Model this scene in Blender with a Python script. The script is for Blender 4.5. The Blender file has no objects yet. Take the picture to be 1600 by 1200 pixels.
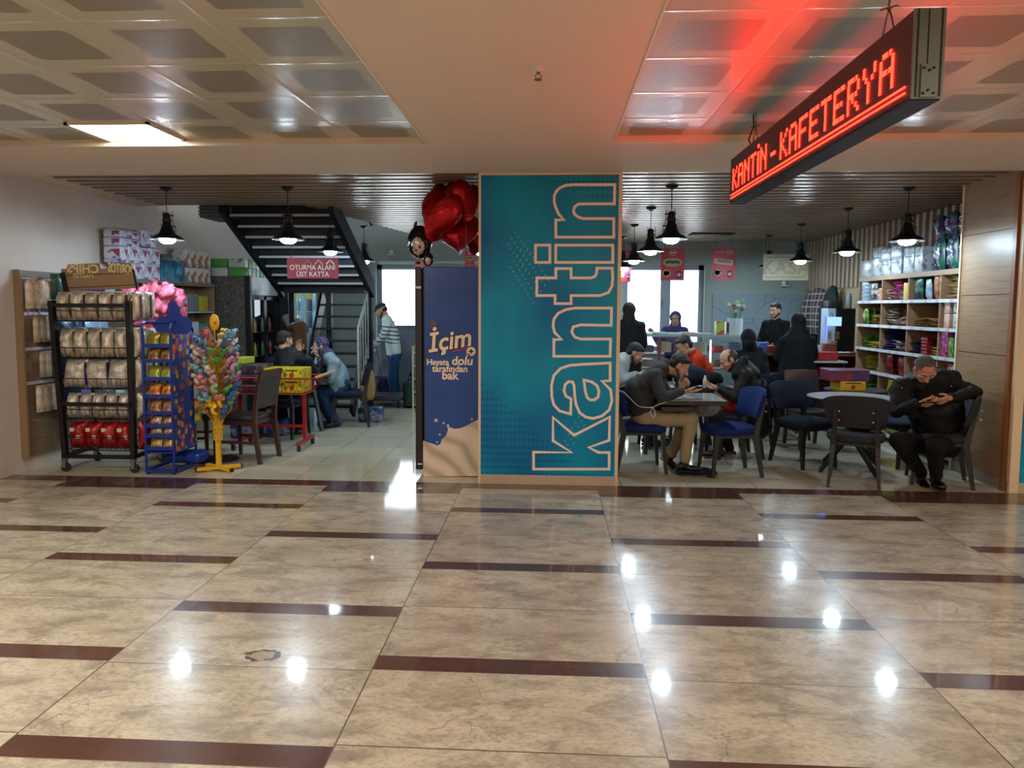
import bpy, bmesh, math, random
from math import sin, cos, pi, radians
from mathutils import Vector, Matrix, noise
random.seed(7)
SC = bpy.context.scene
COL = SC.collection
V = Vector
# ------------------------------------------------------------------ camera
EYE = 1.6
FPX, YAW, PIT, ROLL, SHIFT = 1110., math.atan(60/1110.), math.atan(85/1110.), .005, 35.
cf = V((-sin(YAW)*cos(PIT), cos(YAW)*cos(PIT), -sin(PIT)))
cr0 = V((cos(YAW), sin(YAW), 0)); cu0 = cr0.cross(cf)
cR = cr0*cos(ROLL)+cu0*sin(ROLL); cU = cu0*cos(ROLL)-cr0*sin(ROLL)
CAM = V((0, 0, EYE))
cd = bpy.data.cameras.new('camera'); cam = bpy.data.objects.new('camera', cd); COL.objects.link(cam)
cd.sensor_fit = 'HORIZONTAL'; cd.sensor_width = 36; cd.lens = FPX/1600*36; cd.shift_y = -SHIFT/1600; cd.clip_end = 200; cd.clip_start = .05
m = Matrix((cR, cU, -cf)).transposed().to_4x4(); m.translation = CAM; cam.matrix_world = m
SC.camera = cam
def at(px, py, X=None, Y=None, Z=None):
    """world point of the surface X=, Y= or Z= seen at photo pixel px, py"""
    d = cf + cR*((px-800)/FPX) + cU*((600-SHIFT-py)/FPX)
    t = (X-CAM.x)/d.x if X is not None else (Y-CAM.y)/d.y if Y is not None else (Z-CAM.z)/d.z
    return CAM + d*t
# ------------------------------------------------------------------ view, world, lamps
SC.view_settings.view_transform = 'Standard'; SC.view_settings.look = 'None'
SC.view_settings.gamma = 1; SC.view_settings.use_curve_mapping = False
SC.view_settings.exposure = 0.9
SC.cycles.use_denoising = True
SC.cycles.use_adaptive_sampling = True; SC.cycles.adaptive_threshold = .03; SC.cycles.max_bounces = 8; SC.cycles.diffuse_bounces = 3; SC.cycles.glossy_bounces = 4
SC.cycles.transmission_bounces = 6; SC.cycles.transparent_max_bounces = 12
SC.cycles.sample_clamp_indirect = 6; SC.cycles.caustics_reflective = False; SC.cycles.caustics_refractive = False
W = bpy.data.worlds.new('daylight'); SC.world = W; W.use_nodes = True
bg = W.node_tree.nodes['Background']; bg.inputs[0].default_value = (.78, .9, 1, 1); bg.inputs[1].default_value = 3.2
def area(name, loc, sx, sy, power, col, rot=(0, 0, 0)):
    l = bpy.data.lights.new(name, 'AREA'); l.shape = 'RECTANGLE'; l.size = sx; l.size_y = sy; l.energy = power; l.color = col
    o = bpy.data.objects.new(name, l); o.location = loc; o.rotation_euler = rot; COL.objects.link(o); return o
WARM = (1, .905, .78)
for lx, ly in ((-3, 2.4), (-3, 0), (-3, -2.4), (0.0, -1.2), (3.2, 1.0), (3.2, -1.6), (6, 2.2), (6, -.6)):
    area('hall_panel_light', (lx, ly, 2.8 if lx else 2.76), .55, .55, 38, WARM)
def point(name, loc, power, col, r=.05):
    l = bpy.data.lights.new(name, 'POINT'); l.energy = power; l.color = col; l.shadow_soft_size = r
    o = bpy.data.objects.new(name, l); o.location = loc; COL.objects.link(o); return o
# ------------------------------------------------------------------ materials
def lin(c):
    if isinstance(c, str):
        c = c.lstrip('#'); c = [int(c[i:i+2], 16)/255 for i in (0, 2, 4)]
    return tuple((x/12.92 if x <= .04045 else ((x+.055)/1.055)**2.4) for x in c)[:3]+(1,)
class NT:
    def __init__(s, name):
        s.m = bpy.data.materials.new(name); s.m.use_nodes = True; s.t = s.m.node_tree
        s.b = s.t.nodes['Principled BSDF']; s.out = s.t.nodes['Material Output']
    def n(s, k, **kw):
        nd = s.t.nodes.new(k)
        for a, v in kw.items():
            if a.startswith('i_'): nd.inputs[int(a[2:])].default_value = v
            else: setattr(nd, a, v)
        return nd
    def l(s, a, b): s.t.links.new(a, b)
    def v(s, x, inp):
        if isinstance(x, (int, float)): inp.default_value = x
        elif isinstance(x, tuple): inp.default_value = x
        else: s.l(x, inp)
    def math(s, op, a, b=0.0, c=None):
        nd = s.n('ShaderNodeMath', operation=op); s.v(a, nd.inputs[0]); s.v(b, nd.inputs[1])
        if c is not None: s.v(c, nd.inputs[2])
        return nd.outputs[0]
    def mix(s, f, a, b):
        nd = s.n('ShaderNodeMix', data_type='RGBA'); s.v(f, nd.inputs[0]); s.v(a, nd.inputs[6]); s.v(b, nd.inputs[7]); return nd.outputs[2]
    def xyz(s):
        g = s.n('ShaderNodeNewGeometry'); p = s.n('ShaderNodeSeparateXYZ'); s.l(g.outputs['Position'], p.inputs[0]); return g.outputs['Position'], p.outputs
    def obj(s):
        g = s.n('ShaderNodeTexCoord'); p = s.n('ShaderNodeSeparateXYZ'); s.l(g.outputs['Object'], p.inputs[0]); return g.outputs['Object'], p.outputs
    def noise(s, vec, scale, detail=4, rough=.55, dist=0):
        nd = s.n('ShaderNodeTexNoise'); nd.inputs['Scale'].default_value = scale; nd.inputs['Detail'].default_value = detail
        nd.inputs['Roughness'].default_value = rough; nd.inputs['Distortion'].default_value = dist
        if vec is not None: s.l(vec, nd.inputs['Vector'])
        return nd.outputs['Fac']
    def mapping(s, vec, scale=(1, 1, 1), rot=(0, 0, 0)):
        nd = s.n('ShaderNodeMapping'); nd.inputs['Scale'].default_value = scale; nd.inputs['Rotation'].default_value = rot; s.l(vec, nd.inputs['Vector']); return nd.outputs[0]
    def ramp(s, f, pts):
        nd = s.n('ShaderNodeValToRGB'); s.l(f, nd.inputs[0]); e = nd.color_ramp.elements
        while len(e) < len(pts): e.new(.5)
        for q, (p, c) in zip(e, pts): q.position = p; q.color = lin(c) if isinstance(c, (str,)) else (c, c, c, 1)
        return nd.outputs[0]
    def bump(s, h, strength=.3, dist=.01):
        nd = s.n('ShaderNodeBump'); nd.inputs['Strength'].default_value = strength; nd.inputs['Distance'].default_value = dist
        s.l(h, nd.inputs['Height']); s.l(nd.outputs[0], s.b.inputs['Normal'])
    def base(s, c, rough=.5, metal=0., spec=.5):
        s.v(lin(c) if isinstance(c, str) else c, s.b.inputs['Base Color']); s.v(rough, s.b.inputs['Roughness'])
        s.b.inputs['Metallic'].default_value = metal; s.b.inputs['Specular IOR Level'].default_value = spec
_MC = {}
def mat(name, c, rough=.5, metal=0., var=.0, vs=6, bump=0., bs=40, spec=.5, sheen=0., trans=0., alpha=1.):
    """plain procedural material: colour with noise variation and a noise bump"""
    key = (name, str(c), rough, metal, var, bump, bs, trans, alpha)
    if key in _MC: return _MC[key]
    t = NT(name); base = lin(c)
    vec, _ = t.obj()
    if var:
        f = t.noise(vec, vs, 5)
        d = tuple(x*(1-var) for x in base[:3])+(1,); e = tuple(min(1, x*(1+var)) for x in base[:3])+(1,)
        col = t.mix(f, d, e)
    else: col = base
    t.base(col, rough, metal, spec)
    if bump: t.bump(t.noise(vec, bs, 4), bump, .01)
    if sheen: t.b.inputs['Sheen Weight'].default_value = sheen
    if trans: t.b.inputs['Transmission Weight'].default_value = trans; t.b.inputs['IOR'].default_value = 1.1
    if alpha < 1: t.b.inputs['Alpha'].default_value = alpha
    _MC[key] = t.m; return t.m
def emis(name, c, s, base='#111111'):
    t = NT(name); t.base(base, .4); t.b.inputs['Emission Color'].default_value = lin(c) if isinstance(c, str) else c
    t.b.inputs['Emission Strength'].default_value = s; return t.m
# ------------------------------------------------------------------ mesh building
class MB:
    def __init__(s, *mats): s.v = []; s.f = []; s.fm = []; s.mats = list(mats); s.cur = 0
    def m(s, mt):
        if mt not in s.mats: s.mats.append(mt)
        s.cur = s.mats.index(mt); return s
    def add(s, vs, fs):
        o = len(s.v); s.v += [V(p) for p in vs]; s.f += [tuple(i+o for i in f) for f in fs]; s.fm += [s.cur]*len(fs); return s
    def hexa(s, p):  # 8 points: bottom ring 4, top ring 4
        return s.add(p, [(0, 3, 2, 1), (4, 5, 6, 7), (0, 1, 5, 4), (1, 2, 6, 5), (2, 3, 7, 6), (3, 0, 4, 7)])
    def box(s, x0, x1, y0, y1, z0, z1):
        x0, x1 = sorted((x0, x1)); y0, y1 = sorted((y0, y1)); z0, z1 = sorted((z0, z1))
        return s.hexa([(x0, y0, z0), (x1, y0, z0), (x1, y1, z0), (x0, y1, z0), (x0, y0, z1), (x1, y0, z1), (x1, y1, z1), (x0, y1, z1)])
    def obox(s, c, hx, hy, hz, M=None):
        M = M or Matrix.Identity(3); c = V(c)
        return s.hexa([c+M@V((sx*hx, sy*hy, sz*hz)) for sz in (-1, 1) for sx, sy in ((-1, -1), (1, -1), (1, 1), (-1, 1))])
    def rbox(s, x0, x1, y0, y1, z0, z1, r=.01):
        """box with rounded edges"""
        b = bmesh.new(); bmesh.ops.create_cube(b, size=1)
        for q in b.verts: q.co = V(((x0+x1)/2+q.co.x*(x1-x0), (y0+y1)/2+q.co.y*(y1-y0), (z0+z1)/2+q.co.z*(z1-z0)))
        bmesh.ops.bevel(b, geom=b.edges[:], offset=r, segments=2, affect='EDGES', profile=.5)
        b.verts.index_update(); vs = [q.co.copy() for q in b.verts]; fs = [[q.index for q in f.verts] for f in b.faces]; b.free()
        return s.add(vs, fs)
    def ring(s, c, ax, r, n, ry=None, up=None, ph=0):
        ax = V(ax).normalized(); up = V(up) if up is not None else (V((0, 0, 1)) if abs(ax.z) < .9 else V((0, 1, 0)))
        a = up.cross(ax).normalized(); b = ax.cross(a); ry = r if ry is None else ry
        return [V(c)+a*(cos(2*pi*i/n+ph)*r)+b*(sin(2*pi*i/n+ph)*ry) for i in range(n)]
    def skin(s, rings, cap=True):
        n = len(rings[0]); vs = [p for r in rings for p in r]; fs = []
        for k in range(len(rings)-1):
            for i in range(n): j = (i+1) % n; fs.append((k*n+i, k*n+j, (k+1)*n+j, (k+1)*n+i))
        if cap: fs.append(tuple(range(n))[::-1]); fs.append(tuple((len(rings)-1)*n+i for i in range(n)))
        return s.add(vs, fs)
    def cyl(s, a, b, r0, r1=None, n=12, ry=None, up=None, ph=0):
        a, b = V(a), V(b); r1 = r0 if r1 is None else r1
        k = None if ry is None else ry/r0
        return s.skin([s.ring(a, b-a, r0, n, None if k is None else r0*k, up, ph), s.ring(b, b-a, r1, n, None if k is None else r1*k, up, ph)])
    def bar(s, a, b, w, h=None, up=(0, 0, 1)):
        """rectangular bar from a to b, w across, h along up"""
        a, b = V(a), V(b); h = w if h is None else h; d = (b-a).normalized(); up = V(up)
        if abs(d.dot(up.normalized())) > .98: up = V((0, 1, 0))
        x = d.cross(up).normalized()*w/2; z = x.cross(d).normalized()*h/2
        return s.hexa([a-x-z, a+x-z, b+x-z, b-x-z, a-x+z, a+x+z, b+x+z, b-x+z])
    def tube(s, pts, r, n=8, closed=False, r_end=None):
        pts = [V(p) for p in pts]; N = len(pts); rings = []; up = None
        for i, p in enumerate(pts):
            a = pts[i-1] if (i or closed) else p; b = pts[(i+1) % N] if (i < N-1 or closed) else p
            t = (b-a).normalized()
            if up is None: up = V((0, 0, 1)) if abs(t.z) < .9 else V((0, 1, 0))
            x = up.cross(t)
            if x.length < 1e-4: x = V((1, 0, 0)).cross(t)
            x.normalize(); y = t.cross(x); up = y
            rr = r if r_end is None else r+(r_end-r)*i/(N-1)
            rings.append([p+x*(cos(2*pi*k/n)*rr)+y*(sin(2*pi*k/n)*rr) for k in range(n)])
        if closed: rings.append(rings[0])
        return s.skin(rings, not closed)
    def lathe(s, prof, c=(0, 0, 0), ax=(0, 0, 1), n=20):
        c = V(c); ax = V(ax).normalized(); rings = [s.ring(c+ax*z, ax, max(r, 1e-4), n) for r, z in prof]
        return s.skin(rings)
    def ball(s, c, rx, ry=None, rz=None, n=12, M=None):
        ry = rx if ry is None else ry; rz = rx if rz is None else rz; M = M or Matrix.Identity(3); c = V(c); k = max(4, n//2); rings = []
        for j in range(1, k):
            t = pi*j/k; rings.append([c+M@V((rx*sin(t)*cos(2*pi*i/n), ry*sin(t)*sin(2*pi*i/n), -rz*cos(t))) for i in range(n)])
        vs = [p for r in rings for p in r]; fs = []
        for q in range(k-2):
            for i in range(n): j = (i+1) % n; fs.append((q*n+i, q*n+j, (q+1)*n+j, (q+1)*n+i))
        b = len(vs); vs += [c+M@V((0, 0, -rz)), c+M@V((0, 0, rz))]
        for i in range(n): j = (i+1) % n; fs.append((b, j, i)); fs.append((b+1, (k-2)*n+i, (k-2)*n+j))
        return s.add(vs, fs)
    def poly(s, pts2, o, ex, ey, th):
        """extruded polygon: points (u, v) on plane o + u*ex + v*ey, thickness th along ex x ey"""
        o, ex, ey = V(o), V(ex), V(ey); nz = ex.cross(ey).normalized()*th; n = len(pts2)
        a = [o+ex*u+ey*v for u, v in pts2]; vs = a+[p+nz for p in a]
        fs = [tuple(range(n))[::-1], tuple(range(n, 2*n))]+[(i, (i+1) % n, n+(i+1) % n, n+i) for i in range(n)]
        return s.add(vs, fs)
    def sheet(s, grid, th=0):
        """grid[i][j] of points as an open surface"""
        R, C = len(grid), len(grid[0]); vs = [p for r in grid for p in r]
        return s.add(vs, [(i*C+j, i*C+j+1, (i+1)*C+j+1, (i+1)*C+j) for i in range(R-1) for j in range(C-1)])
    def pillow(s, c, w, h, d, ex=(1, 0, 0), ey=(0, 0, 1), n=8, seam=.12, wr=.12, seed=0):
        """foil bag: width w along ex, height h along ey, depth d, flat crimped top and bottom"""
        c, ex, ey = V(c), V(ex).normalized(), V(ey).normalized(); nz = ex.cross(ey).normalized(); g = [[], []]
        for side in (0, 1):
            for j in range(n+1):
                row = []
                for i in range(n+1):
                    u, v_ = i/n*2-1, j/n*2-1
                    e = (1-abs(u)**2.4)*(1-abs(v_)**3.0); e = max(e, 0)**.6
                    k = 1+wr*noise.noise(V((u*2.2+seed, v_*2.2, seed*1.7+side*3)))*2
                    hw = w/2*(1-.06*(1-abs(v_)**2))
                    row.append(c+ex*(u*hw)+ey*(v_*h/2+(.02*h*noise.noise(V((u*2, seed, 5))) if abs(v_) == 1 else 0))+nz*((1 if side else -1)*d/2*e*k))
                g[side].append(row)
        C = n+1; vs = [p for r in g[0] for p in r]+[p for r in g[1] for p in r]; o = C*C
        fs = [(i*C+j, i*C+j+1, (i+1)*C+j+1, (i+1)*C+j) for i in range(n) for j in range(n)]
        fs += [(o+i*C+j, o+(i+1)*C+j, o+(i+1)*C+j+1, o+i*C+j+1) for i in range(n) for j in range(n)]
        for i in range(n):
            fs += [(i, o+i, o+i+1, i+1), (n*C+i, n*C+i+1, o+n*C+i+1, o+n*C+i), (i*C, (i+1)*C, o+(i+1)*C, o+i*C), (i*C+n, o+i*C+n, o+(i+1)*C+n, (i+1)*C+n)]
        return s.add(vs, fs)
    def build(s, name, parent=None, origin=None, smooth=None, link=True):
        me = bpy.data.meshes.new(name); o = V(origin) if origin is not None else V((0, 0, 0))
        me.from_pydata([p-o for p in s.v], [], s.f)
        for mt in s.mats: me.materials.append(mt)
        if len(s.mats) > 1: me.polygons.foreach_set('material_index', s.fm)
        b = bmesh.new(); b.from_mesh(me); bmesh.ops.recalc_face_normals(b, faces=b.faces[:]); b.to_mesh(me); b.free()
        if smooth:
            me.polygons.foreach_set('use_smooth', [True]*len(me.polygons)); me.set_sharp_from_angle(angle=radians(smooth))
        ob = bpy.data.objects.new(name, me); COL.objects.link(ob)
        if origin is not None and parent is None: ob.location = o
        if parent is not None: ob.parent = parent
        return ob
def tag(o, label=None, cat=None, group=None, kind=None):
    if label: o['label'] = label
    if cat: o['category'] = cat
    if group: o['group'] = group
    if kind: o['kind'] = kind
    return o
def thing(name, label, cat, loc=(0, 0, 0), rz=0, group=None):
    o = bpy.data.objects.new(name, None); COL.objects.link(o); o.location = loc; o.rotation_euler = (0, 0, rz); o.empty_display_size = .1
    return tag(o, label, cat, group)
def struct(mb, name, smooth=None): return tag(mb.build(name, smooth=smooth), kind='structure')
def dup(root, loc=None, rz=None, label=None, group=None, scale=None, mats=None):
    r = root.copy(); COL.objects.link(r)
    if loc is not None: r.location = loc
    if rz is not None: r.rotation_euler = (0, 0, rz)
    if scale is not None: r.scale = (scale,)*3
    if label: r['label'] = label
    if group: r['group'] = group
    for ch in list(root.children):
        c = ch.copy(); COL.objects.link(c); c.parent = r
        if mats and ch.name.split('.')[0] in mats:
            c.data = ch.data.copy(); c.data.materials[0] = mats[ch.name.split('.')[0]]
        for g in ch.children:
            d = g.copy(); COL.objects.link(d); d.parent = c
    return r
def text(name, s, o, ex, ey, size, m_, parent=None, align='CENTER', th=.002, bold=0., shear=0., sx=1., origin=(0, 0, 0), space=1.):
    """lettering as mesh: baseline centre o, along ex, up ey, cap height about .7*size; mirrored when ex x ey faces away"""
    cu = bpy.data.curves.new(name, 'FONT'); cu.body = s; cu.size = size; cu.align_x = align; cu.extrude = th/2; cu.offset = bold; cu.shear = shear; cu.space_character = space
    cu.resolution_u = 4
    t = bpy.data.objects.new('tmp', cu); COL.objects.link(t); bpy.context.view_layer.update()
    me = bpy.data.meshes.new_from_object(t.evaluated_get(bpy.context.evaluated_depsgraph_get()))
    bpy.data.objects.remove(t); bpy.data.curves.remove(cu)
    ex, ey, o = V(ex).normalized(), V(ey).normalized(), V(o)-V(origin); nz = ex.cross(ey)
    for q in me.vertices: q.co = o+ex*(q.co.x*sx)+ey*q.co.y+nz*q.co.z
    me.materials.clear(); me.materials.append(m_); me.name = name
    ob = bpy.data.objects.new(name, me); COL.objects.link(ob)
    if parent is not None: ob.parent = parent
    return ob
# ------------------------------------------------------------------ the setting
YF, ZP, ZT, ZC, YB = 6.34, 2.775, 2.82, 2.83, 13.2
# corridor floor -------------------------------------------------
def floor_mat():
    t = NT('polished_marble_tiles'); pos, (x, y, z) = t.xyz()
    TW, X0, P, S = 1.2045, -.775, 1.217, .127
    ci = t.math('FLOOR', t.math('DIVIDE', t.math('SUBTRACT', x, X0), TW))
    par = t.math('FLOORED_MODULO', ci, 2)              # 0 even, 1 odd
    yo = t.math('SUBTRACT', y, t.math('ADD', 3.119, t.math('MULTIPLY', par, .533)))
    ym = t.math('FLOORED_MODULO', t.math('MULTIPLY', yo, -1), P)   # distance nearer than a strip's far edge
    strip = t.math('LESS_THAN', ym, S)
    band = t.math('GREATER_THAN', t.math('ADD', y, t.math('MULTIPLY', par, .07)), YF-.19)
    brown = t.math('MAXIMUM', strip, band)
    # grout: columns and the row between two strips
    fx = t.math('FLOORED_MODULO', t.math('SUBTRACT', x, X0), TW)
    gx = t.math('MAXIMUM', t.math('LESS_THAN', fx, .004), t.math('GREATER_THAN', fx, TW-.002))
    gy = t.math('LESS_THAN', t.math('ABSOLUTE', t.math('SUBTRACT', ym, S+.545)), .0028)
    ge = t.math('LESS_THAN', t.math('ABSOLUTE', t.math('SUBTRACT', ym, S)), .002)
    grout = t.math('MAXIMUM', t.math('MAXIMUM', gx, gy), ge)
    # per tile offset
    row = t.math('FLOOR', t.math('DIVIDE', t.math('SUBTRACT', ym, S), .545))
    rowi = t.math('FLOOR', t.math('DIVIDE', yo, P))
    cv = t.n('ShaderNodeCombineXYZ'); t.l(t.math('MULTIPLY', ci, 3.7), cv.inputs[0]); t.l(t.math('ADD', t.math('MULTIPLY', row, 5.1), t.math('MULTIPLY', rowi, 9.3)), cv.inputs[1])
    va = t.n('ShaderNodeVectorMath', operation='ADD'); t.l(pos, va.inputs[0]); t.l(cv.outputs[0], va.inputs[1]); pv = va.outputs[0]
    n1 = t.noise(t.mapping(pv, (.9, 1.7, 1), (0, 0, .2)), 2.0, 10, .66, .3)
    n2 = t.noise(t.mapping(pv, (.9, 1.8, 1), (0, 0, .25)), 3.6, 12, .76, .35)
    c1 = t.ramp(n1, [(.32, '#a99f8c'), (.45, '#bbb29c'), (.56, '#c9c1ac'), (.70, '#b6ad97')])
    c2 = t.mix(t.ramp(n2, [(.40, .62), (.47, .28), (.53, 0.)]), c1, lin('#786e62'))
    c2 = t.mix(t.math('MULTIPLY', t.ramp(t.noise(t.mapping(pv, (1, 1.8, 1)), 34, 6, .75), [(.40, 1.), (.50, 0.)]), .4), c2, lin('#7e7466'))
    c2 = t.mix(t.math('MULTIPLY', t.ramp(t.noise(pv, 1.1, 3), [(.45, 0.), (.7, 1.)]), .35), c2, lin('#968c7c'))
    # fine dark cracks
    vo = t.n('ShaderNodeTexVoronoi', feature='DISTANCE_TO_EDGE'); vo.inputs['Scale'].default_value = 2.1
    nz = t.n('ShaderNodeTexNoise'); nz.inputs['Scale'].default_value = 7; nz.inputs['Detail'].default_value = 6; t.l(pv, nz.inputs['Vector'])
    vm = t.n('ShaderNodeVectorMath', operation='MULTIPLY_ADD'); t.l(nz.outputs['Color'], vm.inputs[0]); vm.inputs[1].default_value = (.35, .35, 0); t.l(pv, vm.inputs[2]); t.l(vm.outputs[0], vo.inputs['Vector'])
    crack = t.math('MULTIPLY', t.ramp(vo.outputs['Distance'], [(0, .7), (.004, .35), (.009, 0.)]), t.ramp(t.noise(pv, 1.7, 3), [(.48, 0.), (.62, .8)]))
    c3 = t.mix(crack, c2, lin('#5c5044'))
    nb = t.noise(pv, 3, 5)
    cb = t.ramp(nb, [(.3, '#4c3026'), (.7, '#5f4034')])
    c4 = t.mix(brown, c3, cb)
    c5 = t.mix(t.math('MULTIPLY', grout, t.math('SUBTRACT', 1, t.math('MULTIPLY', band, .7))), c4, lin('#4e4234'))
    # a chipped patch in one tile
    dx = t.math('SUBTRACT', x, CH.x); dy = t.math('MULTIPLY', t.math('SUBTRACT', y, CH.y), 1.5)
    rr = t.math('SQRT', t.math('ADD', t.math('MULTIPLY', dx, dx), t.math('MULTIPLY', dy, dy)))
    rr = t.math('ADD', rr, t.math('MULTIPLY', t.math('SUBTRACT', t.noise(pos, 16, 3), .5), .08))
    ringm = t.math('MULTIPLY', t.math('LESS_THAN', t.math('ABSOLUTE', t.math('SUBTRACT', rr, .072)), .012), t.math('GREATER_THAN', t.noise(pos, 22, 2), .42))
    inn = t.math('LESS_THAN', rr, .07)
    c6 = t.mix(t.math('MULTIPLY', inn, .5), c5, lin('#8a7350')); c7 = t.mix(ringm, c6, lin('#2c2118'))
    t.base(c7, .24, 0, .35); t.b.inputs['Coat Weight'].default_value = .62; t.b.inputs['Coat IOR'].default_value = 1.5
    rn = t.ramp(t.noise(pos, 14, 4), [(.3, .03), (.7, .075)])
    t.l(t.mix(t.math('MAXIMUM', ringm, t.math('MULTIPLY', grout, .6)), rn, (.5, .5, .5, 1)), t.b.inputs['Coat Roughness'])
    t.bump(t.math('ADD', t.math('MULTIPLY', grout, -.35), t.math('ADD', t.math('MULTIPLY', t.noise(t.mapping(pos, (1, .25, 1)), 5, 2), .05), t.math('MULTIPLY', ringm, -1))), .35, .004)
    return t.m
CH = at(411, 1024, Z=0)
struct(MB(floor_mat()).box(-9, 9, -7, YF, -.1, 0), 'floor')
def shop_floor_mat():
    t = NT('glossy_shop_tiles'); pos, (x, y, z) = t.xyz()
    fx = t.math('FLOORED_MODULO', t.math('SUBTRACT', x, .05), .6); fy = t.math('FLOORED_MODULO', t.math('SUBTRACT', y, .1), .6)
    g = t.math('MAXIMUM', t.math('LESS_THAN', fx, .005), t.math('LESS_THAN', fy, .005))
    n = t.noise(t.mapping(pos, (1, 3, 1)), 3, 6)
    t.base(t.mix(g, t.mix(n, lin('#a89f8a'), lin('#c0b8a2')), lin('#6d6657')), .07)
    t.bump(t.math('ADD', t.math('MULTIPLY', g, -.4), t.math('MULTIPLY', t.noise(t.mapping(pos, (1, .4, 1)), 6, 2), .08)), .3, .004)
    return t.m
struct(MB(shop_floor_mat()).box(-6, 6, YF, 13.6, -.1, 0), 'floor')
# plaster and ceilings ---------------------------------------------
PL = mat('ceiling_plaster', '#d6c6b6', .75, var=.04, vs=2)
PLV = mat('wall_plaster', '#d6c8bb', .6, var=.06, vs=3, bump=.05, bs=90)
mb = MB(PL)
for x0, x1, y0, y1 in ((-5.3, 9, 5.205, YF), (-.905, .43, -7, 5.205), (-9, -5.1, -7, 5.205), (7.6, 9, -7, 5.205), (-5.1, -.905, -7, -4.6), (.43, 7.6, -7, -4.6)):
    mb.box(x0, x1, y0, y1, ZP, ZP+.3)
struct(mb, 'ceiling')
def tile_mat():
    t = NT('metal_ceiling_tiles'); pos, (x, y, z) = t.xyz(); T = .561
    def cell(xo, yo):
        fx = t.math('FLOORED_MODULO', t.math('SUBTRACT', x, xo), .581); fy = t.math('FLOORED_MODULO', t.math('SUBTRACT', y, yo), T)
        return fx, fy
    fx, fy = cell(-.91, 3.06)
    fx2, fy2 = cell(.43, 3.06)
    r = t.math('GREATER_THAN', x, 0)
    fx = t.math('ADD', t.math('MULTIPLY', fx, t.math('SUBTRACT', 1, r)), t.math('MULTIPLY', fx2, r))
    ax = t.math('ABSOLUTE', t.math('SUBTRACT', fx, .29)); ay = t.math('ABSOLUTE', t.math('SUBTRACT', fy, .28))
    inner = t.math('LESS_THAN', t.math('MAXIMUM', ax, ay), .185)
    seam = t.math('MAXIMUM', t.math('GREATER_THAN', ax, .287), t.math('GREATER_THAN', ay, .2765))
    hx = t.math('SUBTRACT', t.math('FLOORED_MODULO', x, .013), .0065); hy = t.math('SUBTRACT', t.math('FLOORED_MODULO', y, .013), .0065)
    hole = t.math('LESS_THAN', t.math('ADD', t.math('MULTIPLY', hx, hx), t.math('MULTIPLY', hy, hy)), .0000135)
    hole = t.math('MULTIPLY', hole, inner)
    c = t.mix(inner, lin('#c6bfae'), lin('#a59d8d')); c = t.mix(hole, c, lin('#3c372e')); c = t.mix(seam, c, lin('#d0c8b6'))
    t.base(c, t.math('ADD', .22, t.math('MULTIPLY', inner, .10)), .12, .6)
    edge = t.math('POWER', t.math('MULTIPLY', t.math('MAXIMUM', t.math('MULTIPLY', ax, .965), ay), 3.57), 30)
    t.bump(t.math('ADD', t.math('MULTIPLY', edge, .5), t.math('MULTIPLY', t.noise(pos, 2.0, 2), .12)), .3, .012)
    return t.m
TM = tile_mat()
struct(MB(TM).box(-5.1, -.905, -4.6, 5.2, ZT, ZT+.05), 'ceiling')
struct(MB(TM).box(.43, 7.6, -4.6, 5.2, ZT, ZT+.05), 'ceiling')
LIP = mat('white_ceiling_edge_trim', '#d8ccb8', .5)
mb = MB(LIP)
mb.box(-5.1, -.905, 5.19, 5.205, ZP-.004, ZT).box(.43, 7.6, 5.19, 5.205, ZP-.004, ZT).box(-.915, -.905, -4.6, 5.2, ZP-.004, ZT).box(.43, .44, -4.6, 5.2, ZP-.004, ZT)
struct(mb, 'trim_1')
# shop slatted ceiling: metal baffles across the shop with a dark void above
SLAT = NT('brown_metal_slats'); _p, _ = SLAT.xyz()
SLAT.base(SLAT.mix(SLAT.noise(_p, 2, 3), lin('#9a8974'), lin('#b09f8a')), .32, .5); SLAT = SLAT.m
mb = MB(SLAT); y = YF+.08
while y < YB-.02:
    x0 = -4.73
    if y > 8.5:
        # opening over the stairs: cut back to the diagonal edge
        x0 = -2.95+max(0, (y-8.5))*.2
        if y > 11.75: x0 = 0.4
    mb.box(x0, 4.66, y, y+.105, ZC-.03, ZC+.02); y += .19
struct(mb, 'ceiling')
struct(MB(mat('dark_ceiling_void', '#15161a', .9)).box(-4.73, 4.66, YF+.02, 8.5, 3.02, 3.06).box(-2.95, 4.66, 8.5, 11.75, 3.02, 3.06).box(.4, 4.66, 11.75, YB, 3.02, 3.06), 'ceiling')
struct(MB(PL).box(-5.4, -4.72, YF, 8.55, ZC-.02, 3.06).box(-6, 5.5, YF, YB+.4, 4.3, 4.4), 'ceiling')
# walls
WL = NT('left_wall_paint'); _p, (_x, _y, _z) = WL.xyz()
WL.base(WL.mix(WL.noise(_p, 1.6, 6, .6), lin('#bcb0a6'), lin('#cbc1b8')), .55)
WL.bump(WL.noise(_p, 60, 3), .05, .005); WL = WL.m
struct(MB(WL).box(-5.4, -5.05, -7, 13.6, 0, 4.3), 'wall_left')
struct(MB(PLV).box(7.9, 8.2, -7, YF+.2, 0, 3.05), 'wall_right')
struct(MB(PLV).box(-5.4, 8.2, -7.2, -7, 0, 3.05), 'wall_front')
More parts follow.
